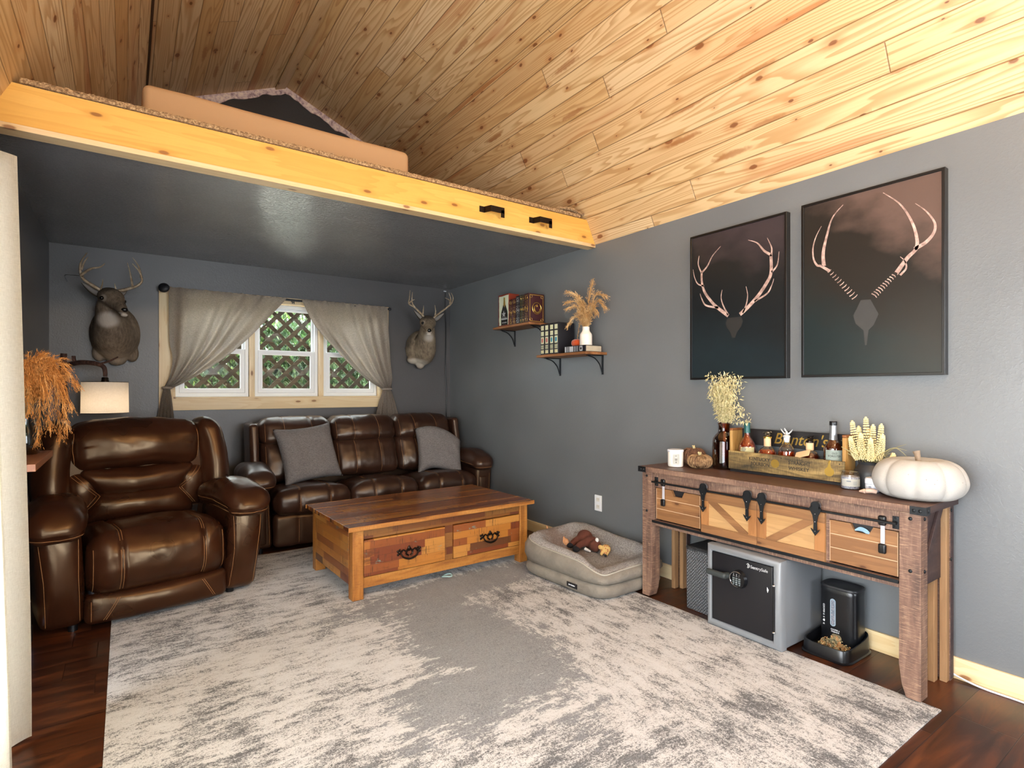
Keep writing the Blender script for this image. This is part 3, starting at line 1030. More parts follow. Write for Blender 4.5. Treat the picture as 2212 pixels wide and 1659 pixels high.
# ------------------------------------------------------------------ outside the window
MLAT = sawn_mat('weathered_lattice', ['#231b13', '#3d3123', '#574634'], 'X', 0.8, 0.2, '#6a5a42')
lat = thing('garden_lattice', 'brown wooden diagonal lattice standing outside the window', 'lattice', (1.25, 5.98, 0.0))
def lat_layer(sgn, y):
    bm = B()
    W0, W1, H0, H1 = -0.3, 2.9, 0.6, 2.5
    step = 0.165
    k = -20
    while k < 45:
        # line x = c + sgn*(z-H0)
        c = W0 + k * step
        pts = []
        for z in (H0, H1): pts.append((c + sgn * (z - H0), z))
        (xa, za), (xb, zb) = pts
        # clip in x
        def clip(xa, za, xb, zb):
            t0, t1 = 0, 1
            dx = xb - xa
            for lo, s_ in ((W0, 1), (W1, -1)):
                pass
            ts = sorted([(W0 - xa) / dx, (W1 - xa) / dx])
            t0, t1 = max(0, ts[0]), min(1, ts[1])
            return t0, t1
        t0, t1 = clip(xa, za, xb, zb)
        if t1 - t0 > 0.03:
            a = Vector((xa + (xb - xa) * t0, y, za + (zb - za) * t0)); b = Vector((xa + (xb - xa) * t1, y, za + (zb - za) * t1))
            L = (b - a).length
            rbox(bm, (a + b) / 2, (L, 0.009, 0.040), 0.001, k=1, M=Matrix.Rotation(-atan2(b.z - a.z, b.x - a.x), 3, 'Y'))
        k += 1
    return bm
fin('lattice_slats', lat_layer(1, 5.97), MLAT, lat, smooth=False)
fin('lattice_slats', lat_layer(-1, 5.982), MLAT, lat, smooth=False)
bm = B()
for a in (-0.32, 2.92): bb(bm, a - 0.04, a + 0.04, 5.93, 6.02, 0, 2.55, 0.003)
bb(bm, -0.35, 2.95, 5.955, 5.995, 2.5, 2.56, 0.003); bb(bm, -0.35, 2.95, 5.955, 5.995, 0.55, 0.61, 0.003)
fin('lattice_frame', bm, MLAT, lat, smooth=False)

bm = B(); bb(bm, -14, 18, 5.6, 26, -0.3, -0.06, 0.001, k=1)
g = Mat('pale_bounce_ground', '#a9a294', 0.95)  # unseen ground, made pale to throw daylight up at the soffit
g.color(g.ramp(g.noise(g.coord(), 3, 5, 0.7), [(0.35, '#b8b0a0'), (0.6, '#d6cfc0'), (0.75, '#e2dccf')]))
struct(fin('ground', bm, g.m, smooth=False))

def leaf_mat(name, a, b, c):
    m = Mat(name, a, 0.55)
    n = m.noise(m.coord(), 9, 3, 0.7)
    col = m.ramp(n, [(0.35, a), (0.5, b), (0.68, c)])
    m.color(col)
    tr = m.t.nodes.new('ShaderNodeBsdfTranslucent'); m.t.links.new(col, tr.inputs[0])
    mx = m.t.nodes.new('ShaderNodeMixShader'); mx.inputs[0].default_value = 0.35
    m.t.links.new(m.b.outputs[0], mx.inputs[1]); m.t.links.new(tr.outputs[0], mx.inputs[2])
    m.t.links.new(mx.outputs[0], m.t.nodes['Material Output'].inputs[0])
    return m.m
ML1 = leaf_mat('dark_leaves', '#121f0b', '#263a16', '#4c5a28')
ML2 = leaf_mat('light_leaves', '#2a3f16', '#4a6226', '#757e3a')
ML3 = leaf_mat('blue_green_leaves', '#16260f', '#2c4424', '#55663c')
MBARK = simple('bark', '#302820', 0.9, var=0.3)
def leaves(n, c, s, size, seed, shell=0.55):
    rg = random.Random(seed)
    bm = B()
    for _ in range(n):
        while True:
            p = Vector((rg.uniform(-1, 1), rg.uniform(-1, 1), rg.uniform(-1, 1)))
            if shell < p.length < 1: break
        p = Vector((p.x * s[0], p.y * s[1], p.z * s[2])) + Vector(c)
        a = Vector((rg.uniform(-1, 1), rg.uniform(-1, 1), rg.uniform(-1, 1))).normalized()
        u, v = frame_at(a, Vector((0, 0, 1)))
        L = size * rg.uniform(0.7, 1.4)
        bm.faces.new([bm.verts.new(p), bm.verts.new(p + u * L * 0.5 + v * L * 0.22), bm.verts.new(p + u * L), bm.verts.new(p + u * L * 0.5 - v * L * 0.22)])
    return bm
def bush(name, label, c, s, n, size, mat, seed, grp=None):
    t = thing(name, label, 'bush' if 'bush' in name else 'tree', (c[0], c[1], -0.06), 0, grp)
    fin('foliage', leaves(n, c, s, size, seed, 0.3), mat, t, smooth=False)
    bm = B()
    rg = random.Random(seed + 9)
    if 'tree' in name:
        top = c[2] + s[2] * 0.3
        tube(bm, spline([(c[0], c[1], -0.08), (c[0] + 0.05, c[1], top * 0.4), (c[0] - 0.04, c[1], top)], 6), [0.13, 0.05], 10)
    for i in range(5):
        a = rg.uniform(0, 2 * pi)
        tube(bm, spline([(c[0] + 0.03 * cos(a), c[1] + 0.03 * sin(a), -0.08 if 'bush' in name else c[2] - s[2] * 0.6), (c[0] + s[0] * 0.3 * cos(a), c[1] + s[1] * 0.3 * sin(a), c[2] * 0.8), (c[0] + s[0] * 0.7 * cos(a), c[1] + s[1] * 0.7 * sin(a), c[2] + s[2] * 0.3)], 5), [0.022, 0.008], 6)
    fin('trunk' if 'tree' in name else 'stems', bm, MBARK, t)
bush('garden_bush', 'dark green leafy bush behind the left pane of the lattice', (0.7, 8.2, 1.62), (1.5, 0.8, 0.62), 9000, 0.085, ML1, 1)
bush('garden_bush', 'blue green bush seen low through the middle window', (2.3, 8.0, 1.60), (1.1, 0.8, 0.60), 8500, 0.085, ML3, 2)
bush('garden_bush', 'yellow green bush seen through the right window', (4.3, 8.4, 1.70), (1.5, 0.9, 0.70), 9000, 0.08, ML2, 3)
bush('garden_tree', 'broad leafy tree far behind the lattice on the right', (3.6, 11.0, 3.3), (1.9, 1.3, 2.1), 7500, 0.13, ML3, 4)
bush('garden_tree', 'thin pale green tree seen at the top of the middle window', (1.3, 12.5, 3.2), (1.5, 1.0, 1.6), 1800, 0.10, ML2, 5)
bush('garden_bush', 'long low hedge of mixed green far behind the lattice', (2.5, 16.5, 1.2), (8.5, 1.2, 2.3), 9000, 0.30, ML2, 6)

# ------------------------------------------------------------------ openings behind the camera
MDOORW = MWHITE
bm = B()
for a, b in ((-0.95, -0.88), (0.72, 0.80), (2.48, 2.55)): bb(bm, XL - 0.14, XL - 0.08, a, b, 0.02, 2.1, 0.003)
bb(bm, XL - 0.14, XL - 0.08, -0.95, 2.55, 2.03, 2.1, 0.003); bb(bm, XL - 0.14, XL - 0.08, -0.95, 2.55, 0.0, 0.07, 0.003)
struct(fin('door_1', bm, MDOORW))
bm = B()
for a, b in ((0.2, 0.27), (1.31, 1.39), (2.43, 2.5)): bb(bm, a, b, YF - 0.1, YF - 0.05, 0.8, 2.3, 0.003)
bb(bm, 0.2, 2.5, YF - 0.1, YF - 0.05, 0.8, 0.87, 0.003); bb(bm, 0.2, 2.5, YF - 0.1, YF - 0.05, 2.23, 2.3, 0.003)
struct(fin('window_4', bm, MDOORW))

# ================================================================== rug
bm = B()
def rugf(u, v):
    x = -0.062 + (2.590 + 0.062) * u; y = 0.795 + (4.50 - 0.795) * v
    return x, y
NU, NV = 60, 80
top = [[None] * (NV + 1) for _ in range(NU + 1)]; bot = [[None] * (NV + 1) for _ in range(NU + 1)]
for i in range(NU + 1):
    for j in range(NV + 1):
        x, y = rugf(i / NU, j / NV)
        e = 0.003 * mnoise.noise(Vector((x * 9, y * 9, 0)))
        if i == NU: x += e + 0.012 * sin(y * 2.1)
        if j == 0: y += e
        ed = (i in (0, NU) or j in (0, NV))
        top[i][j] = bm.verts.new((x, y, 0.005 if ed else 0.011))
for i in range(NU):
    for j in range(NV): bm.faces.new([top[i][j], top[i + 1][j], top[i + 1][j + 1], top[i][j + 1]])
be = [top[i][0] for i in range(NU + 1)] + [top[NU][j] for j in range(1, NV + 1)] + [top[i][NV] for i in range(NU - 1, -1, -1)] + [top[0][j] for j in range(NV - 1, 0, -1)]
lo = [bm.verts.new((v.co.x, v.co.y, 0.0005)) for v in be]
for i in range(len(be)): bm.faces.new([be[i], be[(i + 1) % len(be)], lo[(i + 1) % len(be)], lo[i]])
bm.faces.new(lo)
tag(fin('area_rug', bm, MRUG), 'large grey and cream distressed area rug on the dark wood floor', 'rug')

# ================================================================== recliner
RA = radians(9)
rec = thing('recliner', 'wide brown leather recliner armchair under the wall lamp', 'armchair', (0.170, 3.60, 0.0), RA)
def wr(seed, amp, sc_=7.0):
    def f(p, q=None):
        n = mnoise.noise(Vector((p[0] * sc_ + seed, p[1] * sc_, p[2] * sc_)))
        n2 = mnoise.noise(Vector((p[0] * sc_ * 3 + seed, p[1] * sc_ * 3, p[2] * sc_ * 3)))
        return n * amp + n2 * amp * 0.35
    return f
def leather_box(bm, c, s, r, bulge, seed=1, amp=0.006, fn=None, n=(12, 10, 10), creases=(), rot=0.0):
    w = wr(seed, amp)
    R = Matrix.Rotation(rot, 3, 'X') if rot else None
    def f(p, q):
        p = Vector(p)
        d = Vector((q[0], q[1], q[2]))
        k = w(p)
        p = p + d.normalized() * k if d.length > 0 else p
        for cx, dep in creases:
            g = math.exp(-((p.x - cx) / 0.010) ** 2) * dep
            p.y += g if p.y < 0 else 0
            p.z -= g if p.z > 0 else 0
        if fn: p = Vector(fn(p, q))
        return p
    return rbox(bm, c, s, r, n, 5, bulge, f, R)
L = dict(local=True, smooth=True, angle=75)
# hidden chassis
bm = B(); bb(bm, -0.32, 0.32, 0.06, 0.80, 0.03, 0.30, 0.02); bb(bm, -0.40, 0.40, 0.62, 0.84, 0.05, 0.5, 0.02)
fin('chassis', bm, MBLKM, rec, **L)
# seat: rolls from the top down over the front
def seatfn(p, q):
    p.y += 0.05 * max(0, -q[2]) ** 1.5 if q[1] < 0 else 0.0       # tucks in towards the bottom
    p.z += 0.02 * (-q[1]) * max(0, q[2])
    return p
bm = B(); leather_box(bm, (0, 0.29, 0.315), (0.672, 0.62, 0.330), 0.10, (0.0, 0.055, 0.03), 3, 0.008, seatfn, (44, 12, 12), [(-0.19, 0.012), (0.20, 0.012)])
sb = bm.copy()
seat = fin('seat', bm, MLEATH, rec, **L)
st = B()
for x in (-0.19, 0.20):
    for dx in (-0.006, 0.006):
        seam([sb], [(x + dx, -0.3, 0.20), (x + dx, -0.3, 0.43)], (0, 1, 0), out=st)
        seam([sb], [(x + dx, 0.0, 0.9), (x + dx, 0.30, 0.9)], (0, 0, -1), out=st)
seam([sb], [(-0.308, -0.3, 0.20), (-0.308, -0.3, 0.44)], (0, 1, 0), out=st)
seam([sb], [(0.308, -0.3, 0.20), (0.308, -0.3, 0.44)], (0, 1, 0), out=st)
fin_stitch(st, seat)
# footrest board below the seat
bm = B(); leather_box(bm, (0, 0.13, 0.108), (0.682, 0.26, 0.156), 0.035, (0, 0.03, 0), 8, 0.003, lambda p, q: (p.x, p.y + (0.03 * abs(q[0]) ** 3), p.z), (30, 4, 6))
fb = bm.copy()
fr_ = fin('footrest', bm, MLEATH, rec, **L)
st = B()
for sgn in (-1, 1):
    for dx in (-0.005, 0.005):
        seam([fb], [(sgn * 0.20 + dx, -0.4, 0.160), (sgn * 0.265 + dx, -0.4, 0.045)], (0, 1, 0), out=st)
seam([fb], [(-0.315, -0.4, 0.155), (-0.315, -0.4, 0.045)], (0, 1, 0), out=st)
fin_stitch(st, fr_)
# arms
def make_arm(sg):
    def f(p, q):
        tz = (q[2] + 1) / 2
        p.x += sg * 0.025 * tz
        p.y += (1 - tz) * 0.055 * (1 if q[1] < 0 else 0) - 0.03 * sin(tz * pi) * (1 if q[1] < 0 else 0)
        if q[1] > 0.2: p.x -= sg * 0.04 * (q[1] - 0.2)
        return p
    bm = B(); leather_box(bm, (sg * 0.425, 0.40, 0.300), (0.185, 0.78, 0.54), 0.05, (0.022, 0.03, 0), 5 + sg, 0.006, f, (10, 14, 14))
    ab = bm.copy()
    arm = fin('arm', bm, MLEATH, rec, **L)
    st = B()
    for x, dx in ((-0.068, -0.010), (0.068, 0.012)):
        seam([ab], [(sg * 0.425 + x - dx * 0, -0.5, 0.06), (sg * 0.437 + x, -0.5, 0.30), (sg * 0.448 + x + dx, -0.5, 0.50)], (0, 1, 0), out=st, dens=30)
    fin_stitch(st, arm)
    def g(p, q):
        fy = max(0, -q[1])
        p.z -= 0.055 * fy ** 2.5
        p.z -= 0.03 * max(0, q[1])
        p.x += -sg * 0.02 * q[1]
        cr = math.exp(-((q[2] + 0.35) / 0.14) ** 2) * 0.010
        p.y += cr * (1 if q[1] < -0.4 else 0)
        p.x -= cr * q[0] * 0.6
        return p
    bm = B(); leather_box(bm, (sg * 0.440, 0.255, 0.600), (0.245, 0.60, 0.155), 0.072, (0.012, 0.03, 0.022), 12 + sg, 0.009, g, (12, 18, 10))
    pb = bm.copy()
    pad = fin('armrest_pad', bm, MLEATH, rec, **L)
    st = B()
    seam([pb], [(sg * 0.45 - 0.115, -0.6, 0.520), (sg * 0.45, -0.6, 0.512), (sg * 0.45 + 0.12, -0.6, 0.520)], (0, 1, 0), out=st, dens=24)
    for sd in (-1, 1):
        seam([pb], [(sg * 0.44 + sd * 0.9, 0.02, 0.548), (sg * 0.44 + sd * 0.9, 0.25, 0.568), (sg * 0.44 + sd * 0.9, 0.5, 0.560)], (-sd, 0, 0), out=st, dens=24)
    fin_stitch(st, pad)
make_arm(-1); make_arm(1)
# back
bm = B()
rbox(bm, (0.01, 0.79, 0.53), (0.82, 0.12, 0.92), 0.05, (6, 2, 6), 4, (0, 0.03, 0), lambda p, q: (p.x * (1 - 0.05 * q[2]), p.y + 0.03 * q[2], p.z))
fin('back_shell', bm, MLEATH2, rec, **L)
bm = B(); rbox(bm, (0, 0.71, 0.66), (0.80, 0.18, 0.66), 0.05, (4, 2, 6), 3)
fin('back_core', bm, MLEATH, rec, **L)
def trap(wt, wb, h):
    def f(p, q):
        t = (q[2] + 1) / 2
        k = wb + (wt - wb) * t
        p.x *= k
        return p
    return f
bm = B(); leather_box(bm, (0, 0.655, 0.540), (0.66, 0.24, 0.20), 0.075, (0, 0.045, 0.01), 21, 0.008, trap(0.72, 0.98, 0.2), (16, 6, 8))
b1 = bm.copy()
lum = fin('lower_back_cushion', bm, MLEATH, rec, **L)
bm = B(); leather_box(bm, (0, 0.675, 0.685), (0.66, 0.24, 0.175), 0.06, (0, 0.045, 0.0), 23, 0.008, trap(0.98, 0.62, 0.2), (16, 6, 8))
b2 = bm.copy()
mid = fin('middle_back_cushion', bm, MLEATH, rec, **L)
for sg in (-1, 1):
    bm = B(); leather_box(bm, (sg * 0.29, 0.70, 0.62), (0.19, 0.22, 0.28), 0.07, (0.0, 0.03, 0), 30 + sg, 0.006, None, (8, 6, 10))
    sp = bm.copy()
    o = fin('side_back_cushion', bm, MLEATH, rec, **L)
    st = B()
    seam([sp, b1, b2], [(sg * 0.335, -0.3, 0.755), (sg * 0.21, -0.3, 0.615), (sg * 0.30, -0.3, 0.50)], (0, 1, 0), out=st, dens=22)
    seam([sp, b1, b2], [(sg * 0.345, -0.3, 0.740), (sg * 0.225, -0.3, 0.615), (sg * 0.312, -0.3, 0.50)], (0, 1, 0), out=st, dens=22)
    fin_stitch(st, o)
def headfn(p, q):
    p.y += 0.02 * q[2]
    p.z += 0.012 * (1 - q[0] ** 2) - 0.03 * max(0, abs(q[0]) - 0.55) * (1 if q[2] > 0 else -0.3)
    return p
bm = B(); leather_box(bm, (0, 0.715, 0.900), (0.72, 0.24, 0.30), 0.095, (0, 0.06, 0.012), 27, 0.011, headfn, (20, 8, 12))
hb = bm.copy()
hd = fin('headrest', bm, MLEATH, rec, **L)
st = B()
for sg in (-1, 1):
    seam([hb], [(sg * 0.325, -0.4, 0.99), (sg * 0.335, -0.4, 0.90), (sg * 0.325, -0.4, 0.80)], (0, 1, 0), out=st, dens=20)
fin_stitch(st, hd)
for sg in (-1, 1):
    def wf(p, q, sg=sg):
        p.y += 0.05 * q[2]
        p.x += sg * 0.02 * (1 - q[2] ** 2) - sg * 0.02 * max(0, q[2])
        return p
    bm = B(); leather_box(bm, (sg * 0.415, 0.69, 0.745), (0.15, 0.30, 0.60), 0.064, (0.02, 0.03, 0.02), 40 + sg, 0.006, wf, (8, 10, 14))
    fin('wing', bm, MLEATH, rec, **L)
for x in (-0.38, 0.38):
    for y in (0.12, 0.70):
        bm = B(); cyl(bm, (x, y, 0.0 if (x < -0.3 and y < 0.3) else 0.012), (x, y, 0.06), 0.022, n=12)
        fin('foot', bm, MBLKP, rec, **L)

# ================================================================== sofa
SO = (1.825, 4.46, 0.0)
sofa = thing('sofa', 'three-seat dark brown leather reclining sofa under the window', 'sofa', SO)
bm = B(); bb(bm, -0.88, 0.88, 0.10, 0.80, 0.03, 0.32, 0.02)
fin('chassis', bm, MBLKM, sofa, **L)
bm = B(); rbox(bm, (0, 0.755, 0.50), (1.84, 0.13, 0.93), 0.04, (10, 2, 6), 3)
fin('back_shell', bm, MLEATH2, sofa, **L)
for sg in (-1, 1):
    bm = B(); leather_box(bm, (sg * 0.952, 0.60, 0.66), (0.075, 0.30, 0.62), 0.03, (0.0, 0.01, 0), 50 + sg, 0.004, lambda p, q: (p.x, p.y + 0.05 * q[2], p.z), (4, 6, 10))
    fin('side_wing', bm, MLEATHS, sofa, **L)
XS = [(-0.90, -0.30), (-0.30, 0.31), (0.31, 0.90)]
for i, (a, b) in enumerate(XS):
    cx, w = (a + b) / 2, b - a
    s1, s2 = -w * 0.19, w * 0.19
    def sf(p, q):
        p.z += 0.028 * (-q[1]) * max(0, q[2]) + 0.012 * max(0, q[2]) * cos(q[0] * pi / 2)
        p.z -= 0.022 * max(0, q[2]) * abs(q[0]) ** 3
        p.y -= 0.012 * cos(q[0] * pi / 2) if q[1] < 0 else 0
        return p
    bm = B(); leather_box(bm, (cx, 0.275, 0.375), (w + 0.006, 0.60, 0.175), 0.075, (0, 0.02, 0.02), 60 + i, 0.010, sf, (36, 12, 8), [(s1, 0.008), (s2, 0.008)])
    cb = bm.copy()
    st_ = fin('seat_cushion', bm, MLEATHS, sofa, **L)
    st = B()
    for x in (s1, s2):
        for dx in (-0.004, 0.004):
            seam([cb], [(cx + x + dx, 0.0, 1.0), (cx + x + dx, 0.42, 1.0)], (0, 0, -1), out=st)
            seam([cb], [(cx + x + dx, -0.5, 0.31), (cx + x + dx, -0.5, 0.43)], (0, 1, 0), out=st)
    fin_stitch(st, st_)
    bm = B(); leather_box(bm, (cx, 0.10, 0.165), (w - 0.002, 0.16, 0.255), 0.04, (0, 0.018, 0), 70 + i, 0.006, None, (32, 4, 8), [(s1, 0.006), (s2, 0.006)])
    cb = bm.copy()
    f_ = fin('footrest_panel', bm, MLEATH2, sofa, **L)
    st = B()
    for x in (s1, s2):
        seam([cb], [(cx + x, -0.5, 0.06), (cx + x, -0.5, 0.26)], (0, 1, 0), out=st)
    fin_stitch(st, f_)
    for (zc, h, yc, nm, bl) in ((0.655, 0.345, 0.585, 'back_cushion', 0.05), (0.895, 0.235, 0.640, 'head_cushion', 0.045)):
        def bf(p, q, i=i, h=h):
            p.y += 0.045 * q[2] * h / 0.3
            if h < 0.3: p.z -= 0.018 * abs(q[0]) ** 4 * max(0, q[2])
            return p
        bm = B(); leather_box(bm, (cx, yc, zc), (w + 0.004, 0.25, h), 0.075, (0, bl, 0.008), 80 + i * 3 + (h > 0.3), 0.010, bf, (34, 8, 12), [(s1, 0.007), (s2, 0.007)])
        cb = bm.copy()
        k_ = fin(nm, bm, MLEATHS, sofa, **L)
        st = B()
        for x in (s1, s2):
            seam([cb], [(cx + x, -0.5, zc - h / 2 + 0.02), (cx + x, -0.5, zc + h / 2 - 0.02)], (0, 1, 0), out=st, dens=22)
            if h < 0.3: seam([cb], [(cx + x, yc - 0.10, 2.0), (cx + x, yc + 0.08, 2.0)], (0, 0, -1), out=st)
        seam([cb], [(a + 0.035, -0.5, zc - h / 2 + 0.04), (a + 0.035, -0.5, zc + h / 2 - 0.04)], (0, 1, 0), out=st, dens=22)
        fin_stitch(st, k_)
for sg in (-1, 1):
    bm = B(); leather_box(bm, (sg * 0.99, 0.42, 0.275), (0.175, 0.76, 0.47), 0.035, (0.0, 0.0, 0), 90 + sg, 0.003, lambda p, q, sg=sg: (p.x + sg * 0.012 * (q[2] + 1), p.y, p.z), (6, 10, 10))
    ab = bm.copy()
    arm = fin('arm', bm, MLEATH2, sofa, **L)
    bm = B(); leather_box(bm, (sg * 0.992, 0.055, 0.25), (0.095, 0.05, 0.36), 0.022, (0.0, 0.01, 0), 93 + sg, 0.002, None, (6, 2, 10))
    fin('arm_front_panel', bm, MLEATH2, arm, **L)
    st = B()
    for x in (-0.062, 0.066):
        seam([ab], [(sg * 0.99 + x, -0.5, 0.07), (sg * 1.0 + x, -0.5, 0.46)], (0, 1, 0), out=st, dens=30)
    fin_stitch(st, arm)
    def g(p, q, sg=sg):
        p.z -= 0.05 * max(0, -q[1]) ** 2.2
        p.z -= 0.02 * max(0, q[1])
        return p
    bm = B(); leather_box(bm, (sg * 0.985, 0.29, 0.590), (0.215, 0.62, 0.145), 0.068, (0.01, 0.02, 0.018), 96 + sg, 0.008, g, (10, 16, 8))
    pb = bm.copy()
    pad = fin('armrest_pad', bm, MLEATHS, sofa, **L)
    st = B()
    seam([pb], [(sg * 0.985 - 0.09, -0.6, 0.517), (sg * 0.985 + 0.09, -0.6, 0.517)], (0, 1, 0), out=st, dens=40)
    for sd in (-1, 1):
        seam([pb], [(sg * 0.985 + sd * 0.9, 0.03, 0.54), (sg * 0.985 + sd * 0.9, 0.5, 0.57)], (-sd, 0, 0), out=st, dens=40)
    fin_stitch(st, pad)
for x in (-0.98, 0.98):
    for y in (0.1, 0.72):
        bm = B(); cyl(bm, (x, y, 0.0), (x, y, 0.06), 0.02, n=12)
        fin('foot', bm, MBLKP, sofa, **L)

# throw pillows
def pillow(label, c, size, th, face, tilt, roll, seed, sag=0.0):
    t = B()
    rg = random.Random(seed)
    N = 26
    for s_ in (-1, 1):
        g = []
        for i in range(N + 1):
            row = []
            for j in range(N + 1):
                u, v = 2 * i / N - 1, 2 * j / N - 1
                k = max(0.0, (1 - u ** 4) * (1 - v ** 4)) ** 0.55
                x = u * size / 2 * (1 - 0.10 * (1 - abs(v) ** 2.2) * abs(u) ** 3)
                z = v * size / 2 * (1 - 0.10 * (1 - abs(u) ** 2.2) * abs(v) ** 3)
                y = s_ * th / 2 * k
                y += s_ * 0.012 * mnoise.noise(Vector((u * 2.3 + seed, v * 2.3, s_))) * k
                y += s_ * 0.005 * mnoise.noise(Vector((u * 7 + seed, v * 4.3, s_))) * k
                z -= sag * (u + 0.3) ** 2 * 0.1
                row.append(t.verts.new((x, y, z)))
            g.append(row)
        for i in range(N):
            for j in range(N): t.faces.new([g[i][j], g[i + 1][j], g[i + 1][j + 1], g[i][j + 1]])
    bmesh.ops.remove_doubles(t, verts=t.verts, dist=0.0008)
    M = Matrix.Translation(c) @ Matrix.Rotation(face, 4, 'Z') @ Matrix.Rotation(tilt, 4, 'X') @ Matrix.Rotation(roll, 4, 'Y')
    bmesh.ops.transform(t, matrix=M, verts=t.verts)
    o = fin('throw_pillow', t, MPILLOW, None, angle=100)
    origin(o, c)
    o['label'] = label; o['category'] = 'pillow'
    return o
pillow('grey cotton throw pillow at the left end of the sofa, its top corner tilted', (1.275, 4.83, 0.715), 0.50, 0.17, radians(6), radians(-22), radians(-5), 2)
pillow('grey cotton throw pillow leaning by the right armrest of the sofa', (2.50, 4.80, 0.700), 0.46, 0.15, radians(-10), radians(-20), radians(2), 7, 1.0)

# ================================================================== coffee table
CT = (1.725, 3.565, 0.0115)
ct = thing('coffee_table', 'low reclaimed wood coffee table with two drawers on the rug', 'table', CT, radians(1.6))
hw, hd_ = 0.685, 0.415
bm = B(); rbox(bm, (0, 0, 0.430), (2 * hw, 2 * hd_, 0.026), 0.003, k=2)
fin('tabletop', bm, MRECT, ct, local=True, smooth=False)
for sy in (-1, 1):
    bm = B(); rbox(bm, (0, sy * (hd_ - 0.001), 0.430), (2 * hw + 0.004, 0.006, 0.0265), 0.002)
    fin('edge_strip', bm, MRAILTOP, ct, local=True, smooth=False)
lx, ly, lw = hw - 0.035, hd_ - 0.035, 0.068
for sx in (-1, 1):
    for sy in (-1, 1):
        bm = B(); rbox(bm, (sx * (lx - lw / 2), sy * (ly - lw / 2), 0.209), (lw, lw, 0.416), 0.004)
        fin('leg', bm, MPOST, ct, local=True, smooth=False)
fx0, fx1 = -lx + lw, lx - lw
yf = -ly + 0.012
bm = B(); bb(bm, fx0, fx1, yf, yf + 0.03, 0.352, 0.416, 0.002)
fin('top_rail', bm, MRECB, ct, local=True, smooth=False)
bm = B(); bb(bm, fx0, fx1, yf, yf + 0.03, 0.062, 0.125, 0.002)
fin('bottom_rail', bm, MRAIL, ct, local=True, smooth=False)
bm = B(); bb(bm, -0.028, 0.032, yf, yf + 0.03, 0.125, 0.352, 0.002)
fin('middle_stile', bm, MRECB, ct, local=True, smooth=False)
for sx in (-1, 1):
    bm = B(); bb(bm, sx * (lx - 0.012) - 0.013, sx * (lx - 0.012) + 0.013, -ly + lw, ly - lw, 0.085, 0.416, 0.002)
    fin('end_panel', bm, MRECY, ct, local=True, smooth=False)
bm = B(); bb(bm, fx0, fx1, ly - 0.04, ly - 0.012, 0.062, 0.416, 0.002); bb(bm, fx0, fx1, yf + 0.03, ly - 0.04, 0.085, 0.10, 0.002)
fin('back_panel', bm, MREC, ct, local=True, smooth=False)
def bail_handle(parent, cx, cz, y):
    bm = B()
    for sx in (-1, 1):
        bx = sx * 0.062
        for dx, dz, r in ((0, 0, 0.011), (0.013, 0.010, 0.008), (0.012, -0.011, 0.008), (-0.012, 0.006, 0.008), (0.0, 0.017, 0.006)):
            ball(bm, (cx + bx + sx * dx, y - 0.004, cz + 0.012 + dz), r, (1, 0.6, 1), u=10, v=7)
    # openwork crest
    ball(bm, (cx, y - 0.006, cz + 0.030), 0.013, (0.8, 0.5, 1.3), u=10, v=7)
    for sx in (-1, 1):
        tube(bm, spline([(cx + sx * 0.058, y - 0.006, cz + 0.012), (cx + sx * 0.040, y - 0.008, cz + 0.026), (cx + sx * 0.022, y - 0.008, cz + 0.016), (cx + sx * 0.010, y - 0.008, cz + 0.030)], 5), 0.0045, 6)
        tube(bm, spline([(cx + sx * 0.012, y - 0.007, cz + 0.024), (cx + sx * 0.022, y - 0.010, cz + 0.002), (cx + sx * 0.006, y - 0.012, cz - 0.012)], 5), 0.0055, 6)
    # bail
    pts = spline([(cx - 0.060, y - 0.016, cz + 0.010), (cx - 0.046, y - 0.022, cz - 0.014), (cx - 0.020, y - 0.024, cz - 0.026), (cx, y - 0.025, cz - 0.029), (cx + 0.020, y - 0.024, cz - 0.026), (cx + 0.046, y - 0.022, cz - 0.014), (cx + 0.060, y - 0.016, cz + 0.010)], 4)
    tube(bm, pts, [0.004 + 0.0025 * sin(pi * i / (len(pts) - 1)) for i in range(len(pts))], 7)
    for sx in (-1, 1): tube(bm, [(cx + sx * 0.060, y, cz + 0.010), (cx + sx * 0.060, y - 0.018, cz + 0.010)], 0.005, 7)
    return fin('handle', bm, MBRONZE, parent, local=True, angle=60)
for a, b, xs in ((fx0 + 0.003, -0.031, -0.29), (0.035, fx1 - 0.003, 0.32)):
    bm = B(); bb(bm, a, b, yf - 0.010, yf + 0.02, 0.130, 0.347, 0.003)
    if a > 0: pass
    dr = fin('drawer', bm, MREC, ct, local=True, smooth=False)
    bail_handle(dr, xs, 0.225, yf - 0.010)

# ================================================================== dog bed
MSUEDE = Mat('taupe_suede', '#8b857a', 0.8, 0, 0.2)
_n = MSUEDE.noise(MSUEDE.coord(), 6, 5, 0.65)
MSUEDE.color(MSUEDE.ramp(_n, [(0.3, '#6f6860'), (0.55, '#827b70'), (0.75, '#8f887d')]))
MSUEDE.bump(MSUEDE.noise(MSUEDE.coord(), 9, 4, 0.6, 1.2), 0.5, 0.02); MSUEDE = MSUEDE.m
MFLEECE = Mat('grey_fleece', '#9b9692', 0.98, 0, 0.1)
_c = MFLEECE.coord()
_n = MFLEECE.noise(_c, 130, 3, 0.8)
_x, _y, _z = MFLEECE.sep(_c)
_col = MFLEECE.ramp(_n, [(0.35, '#7d7977'), (0.5, '#a5a09c'), (0.65, '#bdb8b4')])
